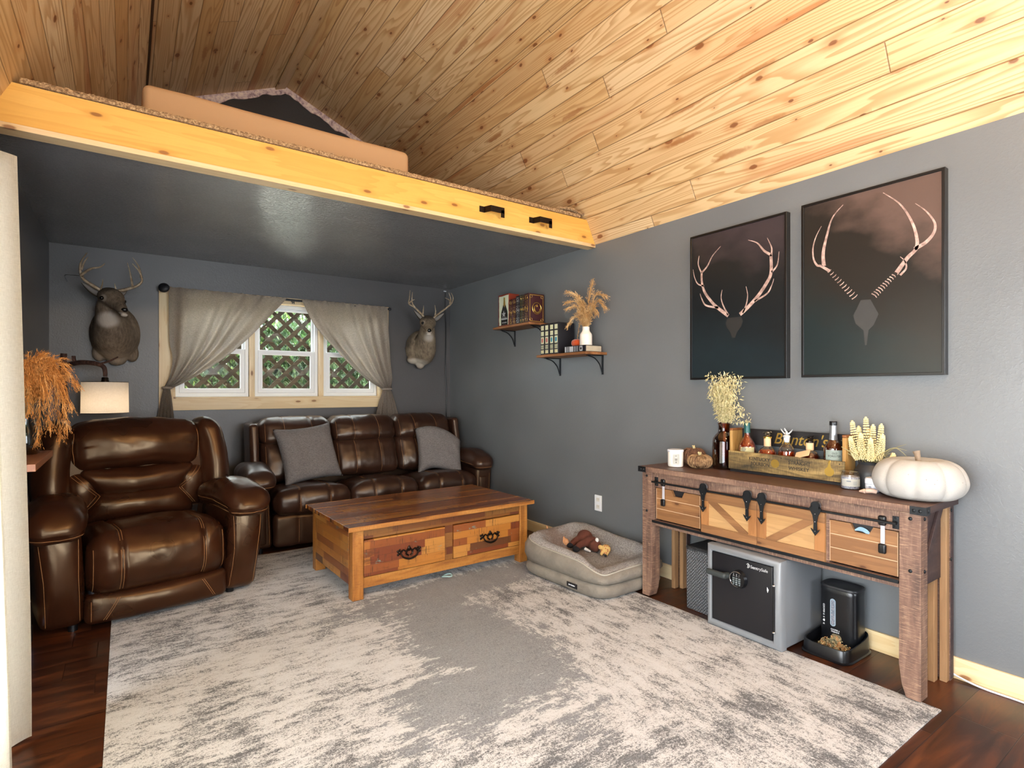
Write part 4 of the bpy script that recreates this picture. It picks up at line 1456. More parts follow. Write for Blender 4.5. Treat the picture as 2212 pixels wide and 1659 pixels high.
# worn brown stain in the far left hollow of the bed
_d = MFLEECE.math('SQRT', MFLEECE.math('ADD', MFLEECE.math('POWER', MFLEECE.math('SUBTRACT', _x, -0.10), 2.0), MFLEECE.math('POWER', MFLEECE.math('MULTIPLY', MFLEECE.math('SUBTRACT', _y, 0.20), 0.85), 2.0)))
_d = MFLEECE.math('ADD', _d, MFLEECE.math('MULTIPLY', MFLEECE.math('SUBTRACT', MFLEECE.noise(_c, 11, 4, 0.7), 0.5), 0.25))
_f = MFLEECE.math('SUBTRACT', 1.0, MFLEECE.step(_d, 0.06, 0.20))
MFLEECE.color(MFLEECE.mix(MFLEECE.math('MULTIPLY', _f, 0.62), _col, '#6e4c34'))
MFLEECE.bump(_n, 0.9, 0.012); MFLEECE = MFLEECE.m
BQ = [Vector((2.215, 3.05)), Vector((2.262, 2.312)), Vector((2.825, 2.312)), Vector((2.895, 3.15))]   # left, front, right, far
def bq(p, q):
    a = BQ[1].lerp(BQ[2], (p + 1) / 2); b = BQ[0].lerp(BQ[3], (p + 1) / 2)
    return a.lerp(b, (q + 1) / 2)
def sup(th, r, e=0.30):
    c, s_ = cos(th), sin(th)
    return (math.copysign(abs(c) ** e, c) * r, math.copysign(abs(s_) ** e, s_) * r)
bed = thing('dog_bed', 'taupe suede dog bed with grey fleece lining between coffee table and console', 'pet bed', (2.57, 2.70, 0.0115), 0)
def hh(th):
    # higher at the wall side and the left, dips at the front
    p, q = cos(th), sin(th)
    return 0.030 * q + 0.020 * (-p) * q + 0.018 * max(0, p) * max(0, q) - 0.03 * max(0, -q) * max(0, -p) - 0.012 * max(0, -q)
NT = 96
def ring(rad, z, hk=1.0, nz=0.0, seed=0):
    out = []
    for i in range(NT):
        th = 2 * pi * i / NT
        w = nz * mnoise.noise(Vector((cos(th) * 3 + seed, sin(th) * 3, z * 12)))
        p, q = sup(th, rad + w)
        v = bq(p, q)
        out.append((v.x, v.y, z + hk * hh(th) + w * 0.5))
    return out
z0 = 0.012
bm = B()
loft(bm, [ring(0.93, z0, 0), ring(1.0, z0 + 0.015, 0, 0.012, 3), ring(1.03, z0 + 0.045, 0, 0.02, 3), ring(1.01, z0 + 0.075, 0, 0.02, 3), ring(0.95, z0 + 0.088, 0)])
fin('base_cushion', bm, MSUEDE, bed, angle=80)
bm = B()
loft(bm, [ring(0.93, z0 + 0.082, 0), ring(1.0, z0 + 0.092, 0, 0.01, 5), ring(1.045, z0 + 0.125, 0.3, 0.02, 5), ring(1.04, z0 + 0.165, 0.7, 0.02, 5), ring(0.985, z0 + 0.198, 1, 0.012, 5), ring(0.955, z0 + 0.205, 1, 0.01, 5)], caps=False)
fin('bolster_side', bm, MSUEDE, bed, angle=80)
rr_ = [(0.955, 0.205, 1), (0.90, 0.222, 1.15), (0.82, 0.226, 1.2), (0.74, 0.212, 1.05), (0.66, 0.180, 0.7), (0.60, 0.150, 0.4), (0.54, 0.132, 0.1), (0.40, 0.128, 0), (0.2, 0.130, 0), (0.01, 0.130, 0)]
rs = spline(rr_, 3)
bm = B()
loft(bm, [ring(a, z0 + b, k, 0.02 if a > 0.5 else 0.0, 5) for a, b, k in rs], caps=False)
for v in bm.verts:
    v.co.z += 0.006 * mnoise.noise(v.co * 9) + 0.0
fin('fleece_lining', bm, MFLEECE, bed, angle=80)
bm = B(); tube(bm, ring(0.968, z0 + 0.204, 1, 0.01, 5), 0.005, 7, closed=True)
fin('piping', bm, simple('taupe_piping', '#a29c90', 0.7), bed, angle=80)
a, b = bq(-1.012, -0.28), bq(-1.012, -0.46)
dv = (b - a).normalized(); nx = Vector((dv.y, -dv.x)); nx = nx if nx.x < 0 else -nx
Mt = basis(((a.x + b.x) / 2 + nx.x * 0.010, (a.y + b.y) / 2 + nx.y * 0.010, z0 + 0.046), (dv.x, dv.y, 0), (0, 0, 1))
bm = B(); rbox(bm, (0, 0, 0), (0.088, 0.030, 0.003), 0.001); bmesh.ops.transform(bm, matrix=Mt, verts=bm.verts)
lb = fin('cloth_label', bm, MBLKM, bed)
bm = B()
for i in range(9): rbox(bm, (-0.024 + i * 0.006, 0.0, 0.002), (0.0035, 0.009 if i in (0, 4, 6) else 0.006, 0.0012), 0.0003, k=1)
bmesh.ops.transform(bm, matrix=Mt, verts=bm.verts)
fin('label_print', bm, MWHITE, lb)
bm = B(); loft(bm, [ring(0.80, 0.0005, 0), ring(0.86, 0.004, 0), ring(0.84, 0.013, 0)])
fin('bed_underside', bm, MBLKM, bed)

# plush toys lying in the bed
MTANP = simple('tan_plush', '#c08c62', 0.95, var=0.2, bump=(160, 0.6, 0.004))
MBROWNP = simple('brown_plush', '#5b2f20', 0.95, var=0.25, bump=(160, 0.7, 0.004))
MBLKPL = simple('black_plush', '#141216', 0.95, bump=(160, 0.6, 0.004))
MYELP = Mat('spotted_plush', '#c9b074', 0.95)
MYELP.color(MYELP.mix(MYELP.math('SUBTRACT', 1.0, MYELP.step(MYELP.vor(MYELP.coord(), 70), 0.25, 0.35)), '#c4a263', '#9a4a3a')); MYELP = MYELP.m
TZ = 0.150
t = thing('plush_toy', 'tan plush toy with a pointed tail in the dog bed', 'toy', (2.525, 2.995, TZ))
bm = B()
ball(bm, (2.500, 3.010, TZ + 0.032), 0.036, (1.1, 0.9, 0.85)); ball(bm, (2.530, 2.960, TZ + 0.030), 0.034, (1.0, 1.0, 0.9)); ball(bm, (2.515, 2.985, TZ + 0.025), 0.032)
tube(bm, spline([(2.495, 3.030, TZ + 0.04), (2.480, 3.070, TZ + 0.085), (2.475, 3.095, TZ + 0.13)], 5), [0.020, 0.004], 8)
for y in (3.05, 2.985): ball(bm, (2.525, y - 0.025, TZ + 0.064), 0.009)
remesh(fin('body', bm, MTANP, t), 0.005, 3)
bm = B(); ball(bm, (2.500, 2.960, TZ + 0.040), 0.008)
fin('nose', bm, MBROWNP, t)
t = thing('plush_toy', 'dark brown plush animal with black feet sprawled in the dog bed', 'toy', (2.62, 2.86, TZ))
bm = B()
ball(bm, (2.655, 2.885, TZ + 0.060), 0.055, (1, 1.1, 1.0)); ball(bm, (2.645, 2.82, TZ + 0.045), 0.048, (1, 1.3, 0.9)); ball(bm, (2.63, 2.755, TZ + 0.036), 0.042)
tube(bm, spline([(2.64, 2.90, TZ + 0.06), (2.59, 2.92, TZ + 0.035), (2.555, 2.915, TZ + 0.018)], 4), [0.028, 0.018], 9)
tube(bm, spline([(2.63, 2.82, TZ + 0.05), (2.57, 2.84, TZ + 0.035), (2.535, 2.832, TZ + 0.015)], 4), [0.028, 0.019], 9)
remesh(fin('body', bm, MBROWNP, t), 0.006, 3)
for p_, r_ in (((2.548, 2.920, TZ + 0.014), 0.023), ((2.528, 2.835, TZ + 0.012), 0.025)):
    bm = B(); ball(bm, p_, r_, (1.1, 1, 0.8)); fin('foot', bm, MBLKPL, t)
bm = B(); ball(bm, (2.628, 2.735, TZ + 0.080), 0.015, (0.6, 1, 1)); tube(bm, [(2.58, 2.80, TZ + 0.012), (2.585, 2.755, TZ + 0.006)], [0.012, 0.006], 7); ball(bm, (2.675, 2.93, TZ + 0.085), 0.016)
fin('white_patch', bm, simple('white_plush', '#d7d5d2', 0.95), t)
t = thing('plush_toy', 'small yellow spotted plush toy beside the brown one in the dog bed', 'toy', (2.64, 2.68, TZ))
bm = B()
ball(bm, (2.655, 2.675, TZ + 0.030), 0.030, (0.9, 1.2, 1.0)); ball(bm, (2.625, 2.700, TZ + 0.040), 0.016); tube(bm, [(2.635, 2.68, TZ + 0.03), (2.60, 2.668, TZ - 0.002)], [0.016, 0.010], 8); tube(bm, [(2.65, 2.655, TZ + 0.02), (2.615, 2.638, TZ - 0.002)], [0.016, 0.010], 8)
remesh(fin('body', bm, MYELP, t), 0.005, 2)
bm = B(); ball(bm, (2.610, 2.634, TZ + 0.002), 0.009)
fin('nose', bm, MBLKPL, t)

# ================================================================== console table
X0, X1, Y0, Y1 = 2.565, 2.93, 0.835, 2.300
con = thing('console_table', 'rustic brown farmhouse console table with sliding barn doors', 'console table', (2.75, 1.57, 0.0))
bm = B(); bb(bm, X0, X1, Y0, Y1, 0.760, 0.790, 0.002)
fin('tabletop', bm, MCONT, con, smooth=False)
bm = B(); bb(bm, X0 - 0.002, X0 + 0.006, Y0 + 0.001, Y1 - 0.001, 0.7605, 0.7885, 0.001)
fin('edge_strip', bm, MCON, con, smooth=False)
bm = B(); bb(bm, X0 + 0.006, X1, Y0 - 0.002, Y0 + 0.004, 0.7605, 0.7885, 0.001)
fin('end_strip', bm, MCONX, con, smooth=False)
def legm(x, y, zb, inn):
    # tapered foot on the inner side
    bm = B()
    w, d = 0.075, 0.072
    s_ = 1 if inn > 0 else -1
    ya, yb_ = (y, y + w)
    def prof(yy0, yy1):
        return [(yy0, zb + 0.10), (yy0, 0.76), (yy1, 0.76), (yy1, zb + 0.10)]
    if s_ > 0: poly = [(ya, zb), (ya, 0.76), (yb_, 0.76), (yb_, zb + 0.13), (yb_ - 0.008, zb + 0.05), (yb_ - 0.024, zb)]
    else: poly = [(ya + 0.024, zb), (ya + 0.008, zb + 0.05), (ya, zb + 0.13), (ya, 0.76), (yb_, 0.76), (yb_, zb)]
    prism(bm, poly, lambda a, b: (x, a, b), lambda a, b: (x + d, a, b))
    bmesh.ops.bevel(bm, geom=bm.edges[:], offset=0.0025, segments=1, affect='EDGES')
    return bm
for (x, y, zb, inn) in ((2.575, 0.853, 0.0118, 1), (2.575, 2.212, 0.0118, -1)):
    fin('leg', legm(x, y, zb, inn), MCONZ, con, smooth=False)
for (x, y) in ((2.857, 0.853), (2.857, 2.212)):
    # rear legs: an L of two boards, raw wood inside
    bm = B(); bb(bm, x + 0.045, x + 0.072, y, y + 0.075, 0, 0.76, 0.002)
    lg = fin('leg', bm, MCONZ, con, smooth=False)
    bm = B(); bb(bm, x + 0.012, x + 0.045, y + 0.004, y + 0.03, 0.0, 0.76, 0.003)
    fin('raw_inner_board', bm, MRAW, lg, smooth=False)
    bm = B(); bb(bm, x - 0.028, x + 0.012, y + 0.035, y + 0.06, 0.0, 0.445, 0.003)
    fin('raw_inner_board', bm, MRAW, lg, smooth=False)
    bm = B(); bb(bm, x + 0.045, x + 0.0725, y - 0.003, y + 0.001, 0.01, 0.755, 0.001)
    fin('dark_side_face', bm, MCONX, lg, smooth=False)
FX = 2.594
bm = B(); bb(bm, FX, FX + 0.022, 0.928, 2.212, 0.672, 0.760, 0.001)
fin('top_rail', bm, MCON, con, smooth=False)
bm = B(); bb(bm, FX - 0.006, FX + 0.022, 0.928, 2.212, 0.443, 0.474, 0.001)
fin('bottom_rail', bm, MCON, con, smooth=False)
bm = B(); bb(bm, 2.60, 2.92, 0.93, 2.21, 0.446, 0.462, 0.001)
fin('bottom_panel', bm, MCONT, con, smooth=False)
bm = B(); bb(bm, 2.912, 2.922, 0.90, 2.24, 0.446, 0.76, 0.001)
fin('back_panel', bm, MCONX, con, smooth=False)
for y in (0.878, 2.24):
    bm = B(); bb(bm, 2.647, 2.912, y, y + 0.012, 0.445, 0.76, 0.001)
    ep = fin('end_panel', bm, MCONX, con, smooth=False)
    bm = B()
    yy = y - 0.006 if y < 1 else y + 0.018
    A = Vector((2.655, yy, 0.50)); C = Vector((2.845, yy, 0.752))
    d = (C - A)
    rbox(bm, (A + C) / 2, (d.length + 0.03, 0.012, 0.036), 0.002, M=Matrix.Rotation(-atan2(d.z, d.x), 3, 'Y'))
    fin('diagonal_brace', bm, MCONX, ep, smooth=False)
for y in (1.216, 1.876):
    bm = B(); bb(bm, FX + 0.002, 2.91, y - 0.008, y + 0.008, 0.462, 0.70, 0.001)
    fin('divider', bm, MCONZ, con, smooth=False)
# drawers with finger notch
def drawer(ya, yb_, yc):
    bm = B()
    z0_, z1_ = 0.484, 0.668
    nw, nd = 0.045, 0.034
    poly = [(ya, z0_), (yb_, z0_), (yb_, z1_), (yc + nw, z1_), (yc + nw * 0.62, z1_ - nd), (yc - nw * 0.62, z1_ - nd), (yc - nw, z1_), (ya, z1_)]
    prism(bm, poly, lambda a, b: (FX + 0.002, a, b), lambda a, b: (FX + 0.018, a, b))
    d = fin('drawer', bm, MCOND, con, smooth=False)
    bm = B()
    for zz in (0.546, 0.607): bb(bm, FX + 0.0008, FX + 0.0022, ya + 0.004, yb_ - 0.004, zz - 0.0016, zz + 0.0016, 0.0003, k=1)
    for yy in (ya + 0.001, yb_ - 0.003): bb(bm, FX + 0.0008, FX + 0.0022, yy, yy + 0.002, z0_, z1_ - 0.004, 0.0003, k=1)
    fin('worn_groove', bm, simple('worn_pale_edge', '#c9a888', 0.8), d, smooth=False)
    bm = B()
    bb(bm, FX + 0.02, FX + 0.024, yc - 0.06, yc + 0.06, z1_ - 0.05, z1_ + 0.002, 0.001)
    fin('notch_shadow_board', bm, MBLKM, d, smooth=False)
    # side boards of the box
    bm = B()
    for yy in (ya + 0.004, yb_ - 0.014): bb(bm, FX + 0.018, 2.90, yy, yy + 0.01, z0_, z1_ - 0.02, 0.001)
    fin('drawer_side', bm, MRAW, d, smooth=False)
    return d
dl = drawer(1.889, 2.196, 2.040)
dr_ = drawer(0.937, 1.207, 1.075)
bm = B()
for i in range(3):
    a = i * 0.006
    tube(bm, spline([(FX + 0.012, 1.045 + a, 0.634), (FX + 0.010, 1.060 + a, 0.650 - i * 0.004), (FX + 0.012, 1.085 + a * 0.5, 0.655 - i * 0.006), (FX + 0.012, 1.105, 0.640)], 4), 0.003, 6)
tag(origin(fin('folded_paper', bm, simple('blue_white_paper', '#8fb0c8', 0.6)), (FX + 0.012, 1.075, 0.645)), 'blue and white folded paper poking out of the right drawer notch', 'paper')
# barn doors
def barn(ya, yb_, sgn):
    z0_, z1_ = 0.472, 0.695
    xa = FX - 0.016
    bm = B(); bb(bm, xa + 0.006, xa + 0.014, ya, yb_, z0_, z1_, 0.001)
    d = fin('door', bm, MCONP, con, smooth=False)
    f = 0.046
    def piece(nm, *a):
        b_ = B(); bb(b_, xa, xa + 0.010, *a, 0.0015); fin(nm, b_, MCOND if nm == 'door_rail' else board_upright, d, smooth=False)
    piece('door_rail', ya, yb_, z1_ - f * 1.0, z1_); piece('door_rail', ya, yb_, z0_, z0_ + f)
    piece('door_stile', ya, ya + f, z0_ + f, z1_ - f); piece('door_stile', yb_ - f, yb_, z0_ + f, z1_ - f)
    # diagonal brace
    a1, a2 = ya + f, yb_ - f
    b1_, b2_ = z0_ + f, z1_ - f
    t_ = 0.034
    if sgn > 0: poly = [(a2, b2_), (a2 - t_ * 1.5, b2_), (a1, b1_ + t_ * 0.2), (a1, b1_), (a1 + t_ * 1.5, b1_), (a2, b2_ - t_ * 0.2)]
    else: poly = [(a1, b2_), (a1, b2_ - t_ * 0.2), (a2 - t_ * 1.5, b1_), (a2, b1_), (a2, b1_ + t_ * 0.2), (a1 + t_ * 1.5, b2_)]
    b_ = B(); prism(b_, poly, lambda a, b: (xa + 0.001, a, b), lambda a, b: (xa + 0.010, a, b))
    fin('door_brace', b_, MCOND, d, smooth=False)
board_upright = board_mat('stained_stile_wood', ['#8f5f36', '#a67242', '#ba8450', '#6b4122'], 'Z', False, 0.5, 1.6)
barn(1.547, 1.872, -1 * -1)
barn(1.220, 1.545, -1)
# rail, carriers, track
RXx = 2.566
bm = B(); cyl(bm, (RXx, 0.934, 0.706), (RXx, 2.205, 0.706), 0.0055, n=12)
rod = fin('rail_rod', bm, MBLACK, con)
for y in (0.945, 2.192):
    bm = B(); bb(bm, FX - 0.004, FX, y - 0.012, y + 0.012, 0.680, 0.732, 0.001); cyl(bm, (RXx, y, 0.706), (FX, y, 0.706), 0.006, n=10)
    for z in (0.688, 0.724): ball(bm, (FX - 0.005, y, z), 0.004, (0.5, 1, 1), u=8, v=6)
    fin('rail_bracket', bm, MBLACK, con)
def carrier(y):
    bm = B()
    xf = 2.553
    out = [(0.0, -0.150), (0.016, -0.128), (0.020, -0.119), (0.008, -0.126), (0.007, -0.090), (0.012, -0.060), (0.024, -0.036), (0.026, -0.026), (0.014, -0.012), (0.014, -0.004)]
    circ = [(0.021 * cos(a) + 0.0, 0.020 + 0.021 * sin(a)) for a in [-0.7 + (pi + 1.4) * i / 12 for i in range(13)]]
    poly = [(y + a, 0.742 - 0.0 + b) for a, b in out] + [(y + a, 0.706 + b) for a, b in circ] + [(y - a, 0.742 + b) for a, b in out[::-1][:-1]]
    poly2 = []
    for p in poly:
        if not poly2 or (abs(p[0] - poly2[-1][0]) + abs(p[1] - poly2[-1][1])) > 1e-4: poly2.append(p)
    prism(bm, poly2, lambda a, b: (xf, a, b), lambda a, b: (xf + 0.005, a, b))
    o = fin('door_carrier', bm, MBLACK, con, smooth=False)
    bm = B(); cyl(bm, (xf + 0.006, y, 0.727), (xf + 0.018, y, 0.727), 0.019, n=22)
    fin('wheel', bm, simple('wheel_grey', '#6b6e72', 0.4, 0.6), o)
    bm = B()
    for z in (0.690, 0.655, 0.612): ball(bm, (xf - 0.001, y, z), 0.0022, u=8, v=5)
    fin('rivets', bm, MCHROME, o)
for y in (1.843, 1.585, 1.508, 1.250): carrier(y)
bm = B(); bb(bm, FX - 0.022, FX - 0.006, 0.930, 2.210, 0.462, 0.472, 0.001); bb(bm, FX - 0.022, FX - 0.019, 0.930, 2.210, 0.470, 0.477, 0.0005)
fin('floor_track', bm, MBLACK, con, smooth=False)
# child latches
for y, d_ in ((2.138, dl), (0.992, dr_)):
    bm = B(); bb(bm, FX - 0.006, FX - 0.002, y - 0.008, y + 0.008, 0.60, 0.70, 0.001)
    lt = fin('latch_strap', bm, simple('clear_strap', '#b9b6ba', 0.3), d_, smooth=False)
    for z in (0.706, 0.589):
        bm = B(); rbox(bm, (FX - 0.009, y, z), (0.016, 0.030, 0.042), 0.008, k=4)
        o = fin('latch_pad', bm, MBLKP, d_)
# metal corners and bolts
for y in (Y0, Y1):
    s_ = 1 if y == Y0 else -1
    bm = B()
    prism(bm, [(X0 - 0.006, y - s_ * 0.006), (X0 + 0.035, y - s_ * 0.006), (X0 + 0.035, y - s_ * 0.0025), (X0 - 0.0025, y - s_ * 0.0025), (X0 - 0.0025, y + s_ * 0.05), (X0 - 0.006, y + s_ * 0.05)], lambda a, b: (a, b, 0.757), lambda a, b: (a, b, 0.7895))
    for k_ in (0.014, 0.036): ball(bm, (X0 - 0.006, y + s_ * k_, 0.773), 0.007, (0.5, 1, 1), u=12, v=7)
    ball(bm, (X0 + 0.016, y - s_ * 0.006, 0.773), 0.007, (1, 0.5, 1), u=12, v=7)
    fin('corner_bracket', bm, MBLACK, con)
for z in (0.735, 0.525):
    for y in (0.888, 2.250):
        bm = B(); ball(bm, (2.574, y, z), 0.0075, (0.5, 1, 1), u=12, v=7); fin('bolt', bm, MBLACK, con)
    for x in (2.612, 2.90):
        bm = B(); ball(bm, (x, 0.851 if x < 2.7 else 0.849, z), 0.0075, (1, 0.5, 1), u=12, v=7); fin('bolt', bm, MBLACK, con)

# ================================================================== safe
MSAFE = simple('grey_safe_enamel', '#7b7e82', 0.38, 0.1, 0.5, bump=(300, 0.08, 0.001))
MSAFEB = simple('dark_safe_door', '#14151a', 0.32, bump=(500, 0.06, 0.001))
sf_ = thing('safe', 'grey fireproof safe with black door and round keypad under the console', 'safe', (2.73, 1.6, 0.0))
sx0, sx1, sy0, sy1, sz1 = 2.530, 2.925, 1.395, 1.800, 0.438
zb = 0.012
bm = B(); bb(bm, sx0 + 0.03, sx1, sy0 + 0.002, sy1 - 0.002, zb, sz1 - 0.002, 0.012, k=3)
fin('body', bm, MSAFE, sf_, angle=60)
bm = B()
f = 0.034
rframe(bm, 'YZ', sy0, sy1, zb, sz1, (0.042, 0.026), f, sx0, sx0 + 0.05, 0.008)
fin('door_frame', bm, MSAFE, sf_, angle=60)
bm = B(); bb(bm, sx0 + 0.004, sx0 + 0.03, sy0 + 0.044, sy1 - 0.028, zb + f + 0.002, sz1 - f - 0.002, 0.004)
sd = fin('door', bm, MSAFEB, sf_)
kc = (sx0 + 0.0, 1.618, 0.298)
bm = B(); cyl(bm, (sx0 + 0.006, kc[1] - 0.004, kc[2]), (sx0 - 0.012, kc[1] - 0.002, kc[2]), 0.047, 0.043, 40); 
kp = fin('keypad_dial', bm, MBLKP, sf_, angle=30)
bm = B(); tube(bm, [(sx0 - 0.013, kc[1] + 0.037 * cos(a), kc[2] + 0.037 * sin(a)) for a in [2.6 - (4.4) * i / 36 for i in range(37)]], [0.0008 + 0.0022 * sin(pi * i / 36) for i in range(37)], 6)
fin('chrome_ring', bm, MCHROME, kp)
bm = B()
for r_ in range(4):
    for c_ in range(3):
        rbox(bm, (sx0 - 0.014, kc[1] + 0.016 - c_ * 0.016, kc[2] + 0.004 - r_ * 0.010), (0.004, 0.013 if not (r_ == 3 and c_ != 1) else 0.008, 0.008), 0.003, k=2)
fin('keypad_buttons', bm, simple('grey_keys', '#5d676a', 0.4), kp)
for r_ in range(4):
    for c_ in range(3):
        s_ = [['1', '2', '3'], ['4', '5', '6'], ['7', '8', '9'], ['', '0', '']][r_][c_]
        if s_:
            text_mesh(s_, 0.0062, basis((sx0 - 0.0166, kc[1] + 0.016 - c_ * 0.016, kc[2] + 0.004 - r_ * 0.010), (0, -1, 0), (0, 0, 1)), MSILVER, kp, 'key_number', 0.0002)
bm = B()
for c_ in range(3):
    bb(bm, sx0 - 0.0135, sx0 - 0.0122, kc[1] + 0.0155 - c_ * 0.016, kc[1] + 0.0175 - c_ * 0.016, kc[2] + 0.017, kc[2] + 0.026, 0.0002, k=1)
    bb(bm, sx0 - 0.0135, sx0 - 0.0122, kc[1] + 0.0115 - c_ * 0.016, kc[1] + 0.0215 - c_ * 0.016, kc[2] + 0.0135, kc[2] + 0.0148, 0.0002, k=1)
fin('keypad_marks', bm, MSILVER, kp)
bm = B(); rbox(bm, (sx0 - 0.028, kc[1] + 0.108, kc[2] + 0.004), (0.026, 0.118, 0.030), 0.013, (2, 4, 2), 4); cyl(bm, (sx0 + 0.004, kc[1] + 0.056, kc[2] + 0.002), (sx0 - 0.028, kc[1] + 0.062, kc[2] + 0.003), 0.016, n=16)
fin('handle', bm, simple('grey_rubber', '#2f3434', 0.55), sd, angle=60)
bm = B(); cyl(bm, (sx0 - 0.002, sy0 + 0.034, 0.10), (sx0 - 0.002, sy0 + 0.034, 0.315), 0.006, n=12)
fin('hinge_rod', bm, MBLKP, sd)
bm = B()
for z in (0.095, 0.318): ball(bm, (sx0 - 0.002, sy0 + 0.034, z), 0.009, (1, 1, 0.7), u=12, v=8)
fin('hinge_cap', bm, MCHROME, sd)
text_mesh('SentrySafe', 0.021, basis((sx0 + 0.0026, 1.507, 0.3755), (0, -1, 0), (0, 0, 1)), MSILVER, sd, 'logo_lettering', 0.0004, width=0.090, offset=0.0003)
bm = B()
tube(bm, [(sx0 + 0.003, 1.566 + 0.008 * cos(a), 0.377 + 0.009 * sin(a)) for a in [0.6 + 4.6 * i / 16 for i in range(17)]], [0.0022] * 17, 6)
tube(bm, spline([(sx0 + 0.003, 1.566, 0.391), (sx0 + 0.003, 1.562, 0.384), (sx0 + 0.003, 1.567, 0.378), (sx0 + 0.003, 1.563, 0.373)], 4), [0.0006, 0.0026], 6)
fin('logo_flame', bm, MSILVER, sd)
bm = B(); prism(bm, [(1.466, 0.300), (1.458, 0.288), (1.463, 0.273), (1.467, 0.284)], lambda a, b: (sx0 + 0.0028, a, b), lambda a, b: (sx0 + 0.0042, a, b))
fin('scrape_mark', bm, MWHITE, sd)

# ================================================================== wicker basket
wk = Mat('grey_wicker', '#5a5c5f', 0.5)
x_, y_, z_ = wk.sep(wk.coord())
sc_ = 62.0
aa = wk.math('MULTIPLY', wk.math('ADD', x_, y_), sc_); zz = wk.math('MULTIPLY', z_, 110.0)
rowk = wk.math('FLOOR', zz)
ph = wk.math('ADD', aa, wk.math('MULTIPLY', wk.math('MODULO', rowk, 2.0), 0.5))
wv_ = wk.math('ABSOLUTE', wk.math('SINE', wk.math('MULTIPLY', ph, pi)))
wz = wk.math('ABSOLUTE', wk.math('SINE', wk.math('MULTIPLY', zz, pi)))
hgt = wk.math('MULTIPLY', wv_, wz)
wk.color(wk.ramp(hgt, [(0.1, '#2e3033'), (0.5, '#606367'), (0.9, '#888b8f')]))
wk.bump(hgt, 0.8, 0.006)
bk = thing('storage_basket', 'grey woven storage basket behind the safe, beside the console leg', 'basket', (2.78, 1.915, 0))
bm = B(); bb(bm, 2.64, 2.925, 1.822, 2.015, 0.0, 0.340, 0.008, k=3)
fin('body', bm, wk.m, bk, angle=60)
bm = B(); bb(bm, 2.637, 2.928, 1.819, 2.018, 0.342, 0.362, 0.008, k=3)
wk2 = Mat('dark_wicker_lid', '#2c2e31', 0.5)
v2 = wk2.vor(wk2.map(wk2.coord(), (1.0, 1.8, 1.0)), 75, rnd=0.2)
wk2.color(wk2.ramp(v2, [(0.2, '#3c3f42'), (0.5, '#141517')])); wk2.bump(v2, 0.8, 0.005)
fin('lid', bm, wk2.m, bk, angle=60)

# ================================================================== pet feeder
pf = thing('pet_feeder', 'black gravity pet feeder with kibble in its tray on the wood floor', 'pet feeder', (2.79, 1.27, 0))
def rrect(cx, cy, hx, hy, e, n, z):
    out = []
    for i in range(n):
        th = 2 * pi * (i + 0.5) / n
        c, s_ = cos(th), sin(th)
        out.append((cx + hx * math.copysign(abs(c) ** e, c), cy + hy * math.copysign(abs(s_) ** e, s_), z))
    return out
bm = B()
CXf, CYf = 2.792, 1.268
Z = 0.0008
loft(bm, [rrect(CXf, CYf, 0.138, 0.112, 0.35, 48, Z), rrect(CXf, CYf, 0.140, 0.114, 0.35, 48, 0.006), rrect(CXf, CYf, 0.134, 0.108, 0.35, 48, 0.010), rrect(CXf, CYf, 0.131, 0.105, 0.35, 48, 0.062), rrect(CXf, CYf, 0.129, 0.103, 0.35, 48, 0.066), rrect(CXf, CYf, 0.124, 0.098, 0.35, 48, 0.066), rrect(CXf, CYf, 0.120, 0.094, 0.35, 48, 0.02), rrect(CXf, CYf, 0.03, 0.03, 0.35, 48, 0.016)])
for v in bm.verts:      # rim rises towards the back and the front lip dips
    if v.co.z > 0.05: v.co.z += 0.022 * max(0, (v.co.x - 2.78) / 0.13) ** 1.5 - 0.006 * max(0, (2.78 - v.co.x) / 0.13)
fin('tray', bm, MBLKP, pf, angle=50)
bm = B()
tw = lambda z, k=1.0: rrect(2.858, CYf, 0.066 * k, 0.087 * k, 0.55, 48, z)
loft(bm, [tw(0.03), tw(0.27), tw(0.288), tw(0.292, 0.97)])
hp = fin('hopper', bm, MBLKP, pf, angle=50)
bm = B(); loft(bm, [tw(0.293, 1.01), tw(0.300, 1.02), tw(0.304, 0.98), tw(0.303, 0.90), tw(0.298, 0.85)])
fin('lid', bm, MBLKM, pf, angle=50)
fxh = 2.791
def stad(yc, zc, hw_, hz, n=10):
    o = []
    for i in range(n + 1):
        a = pi * i / n
        o.append((yc + hw_ * cos(a), zc + hz - hw_ + hw_ * sin(a)))
    for i in range(n + 1):
        a = pi + pi * i / n
        o.append((yc + hw_ * cos(a), zc - hz + hw_ + hw_ * sin(a)))
    return o
bm = B(); prism(bm, stad(1.283, 0.178, 0.0125, 0.066), lambda a, b: (fxh, a, b), lambda a, b: (fxh + 0.004, a, b))
wn = fin('window_strip', bm, simple('frosted_window_rim', '#8fa0ae', 0.3), hp)
kb = Mat('kibble_behind_window', '#8d8a8c', 0.4)
kb.color(kb.ramp(kb.vor(kb.coord(), 160), [(0.1, '#a49a9c'), (0.6, '#6b7480')]))
bm = B(); prism(bm, stad(1.283, 0.178, 0.0085, 0.060), lambda a, b: (fxh - 0.0008, a, b), lambda a, b: (fxh + 0.002, a, b))
fin('window_insert', bm, kb.m, wn)
text_mesh('COOPER &', 0.0095, basis((fxh - 0.0005, 1.272, 0.097), (0, -1, 0), (0, 0, 1)), MWHITE, hp, 'logo_lettering', 0.0004, width=0.040)
text_mesh('FRIENDS', 0.0090, basis((fxh - 0.0005, 1.272, 0.087), (0, -1, 0), (0, 0, 1)), MWHITE, hp, 'logo_lettering', 0.0004, width=0.036)
Mz = basis((2.7975, 1.3245, 0.170), (0, 0, -1), (-0.42, -0.9, 0))
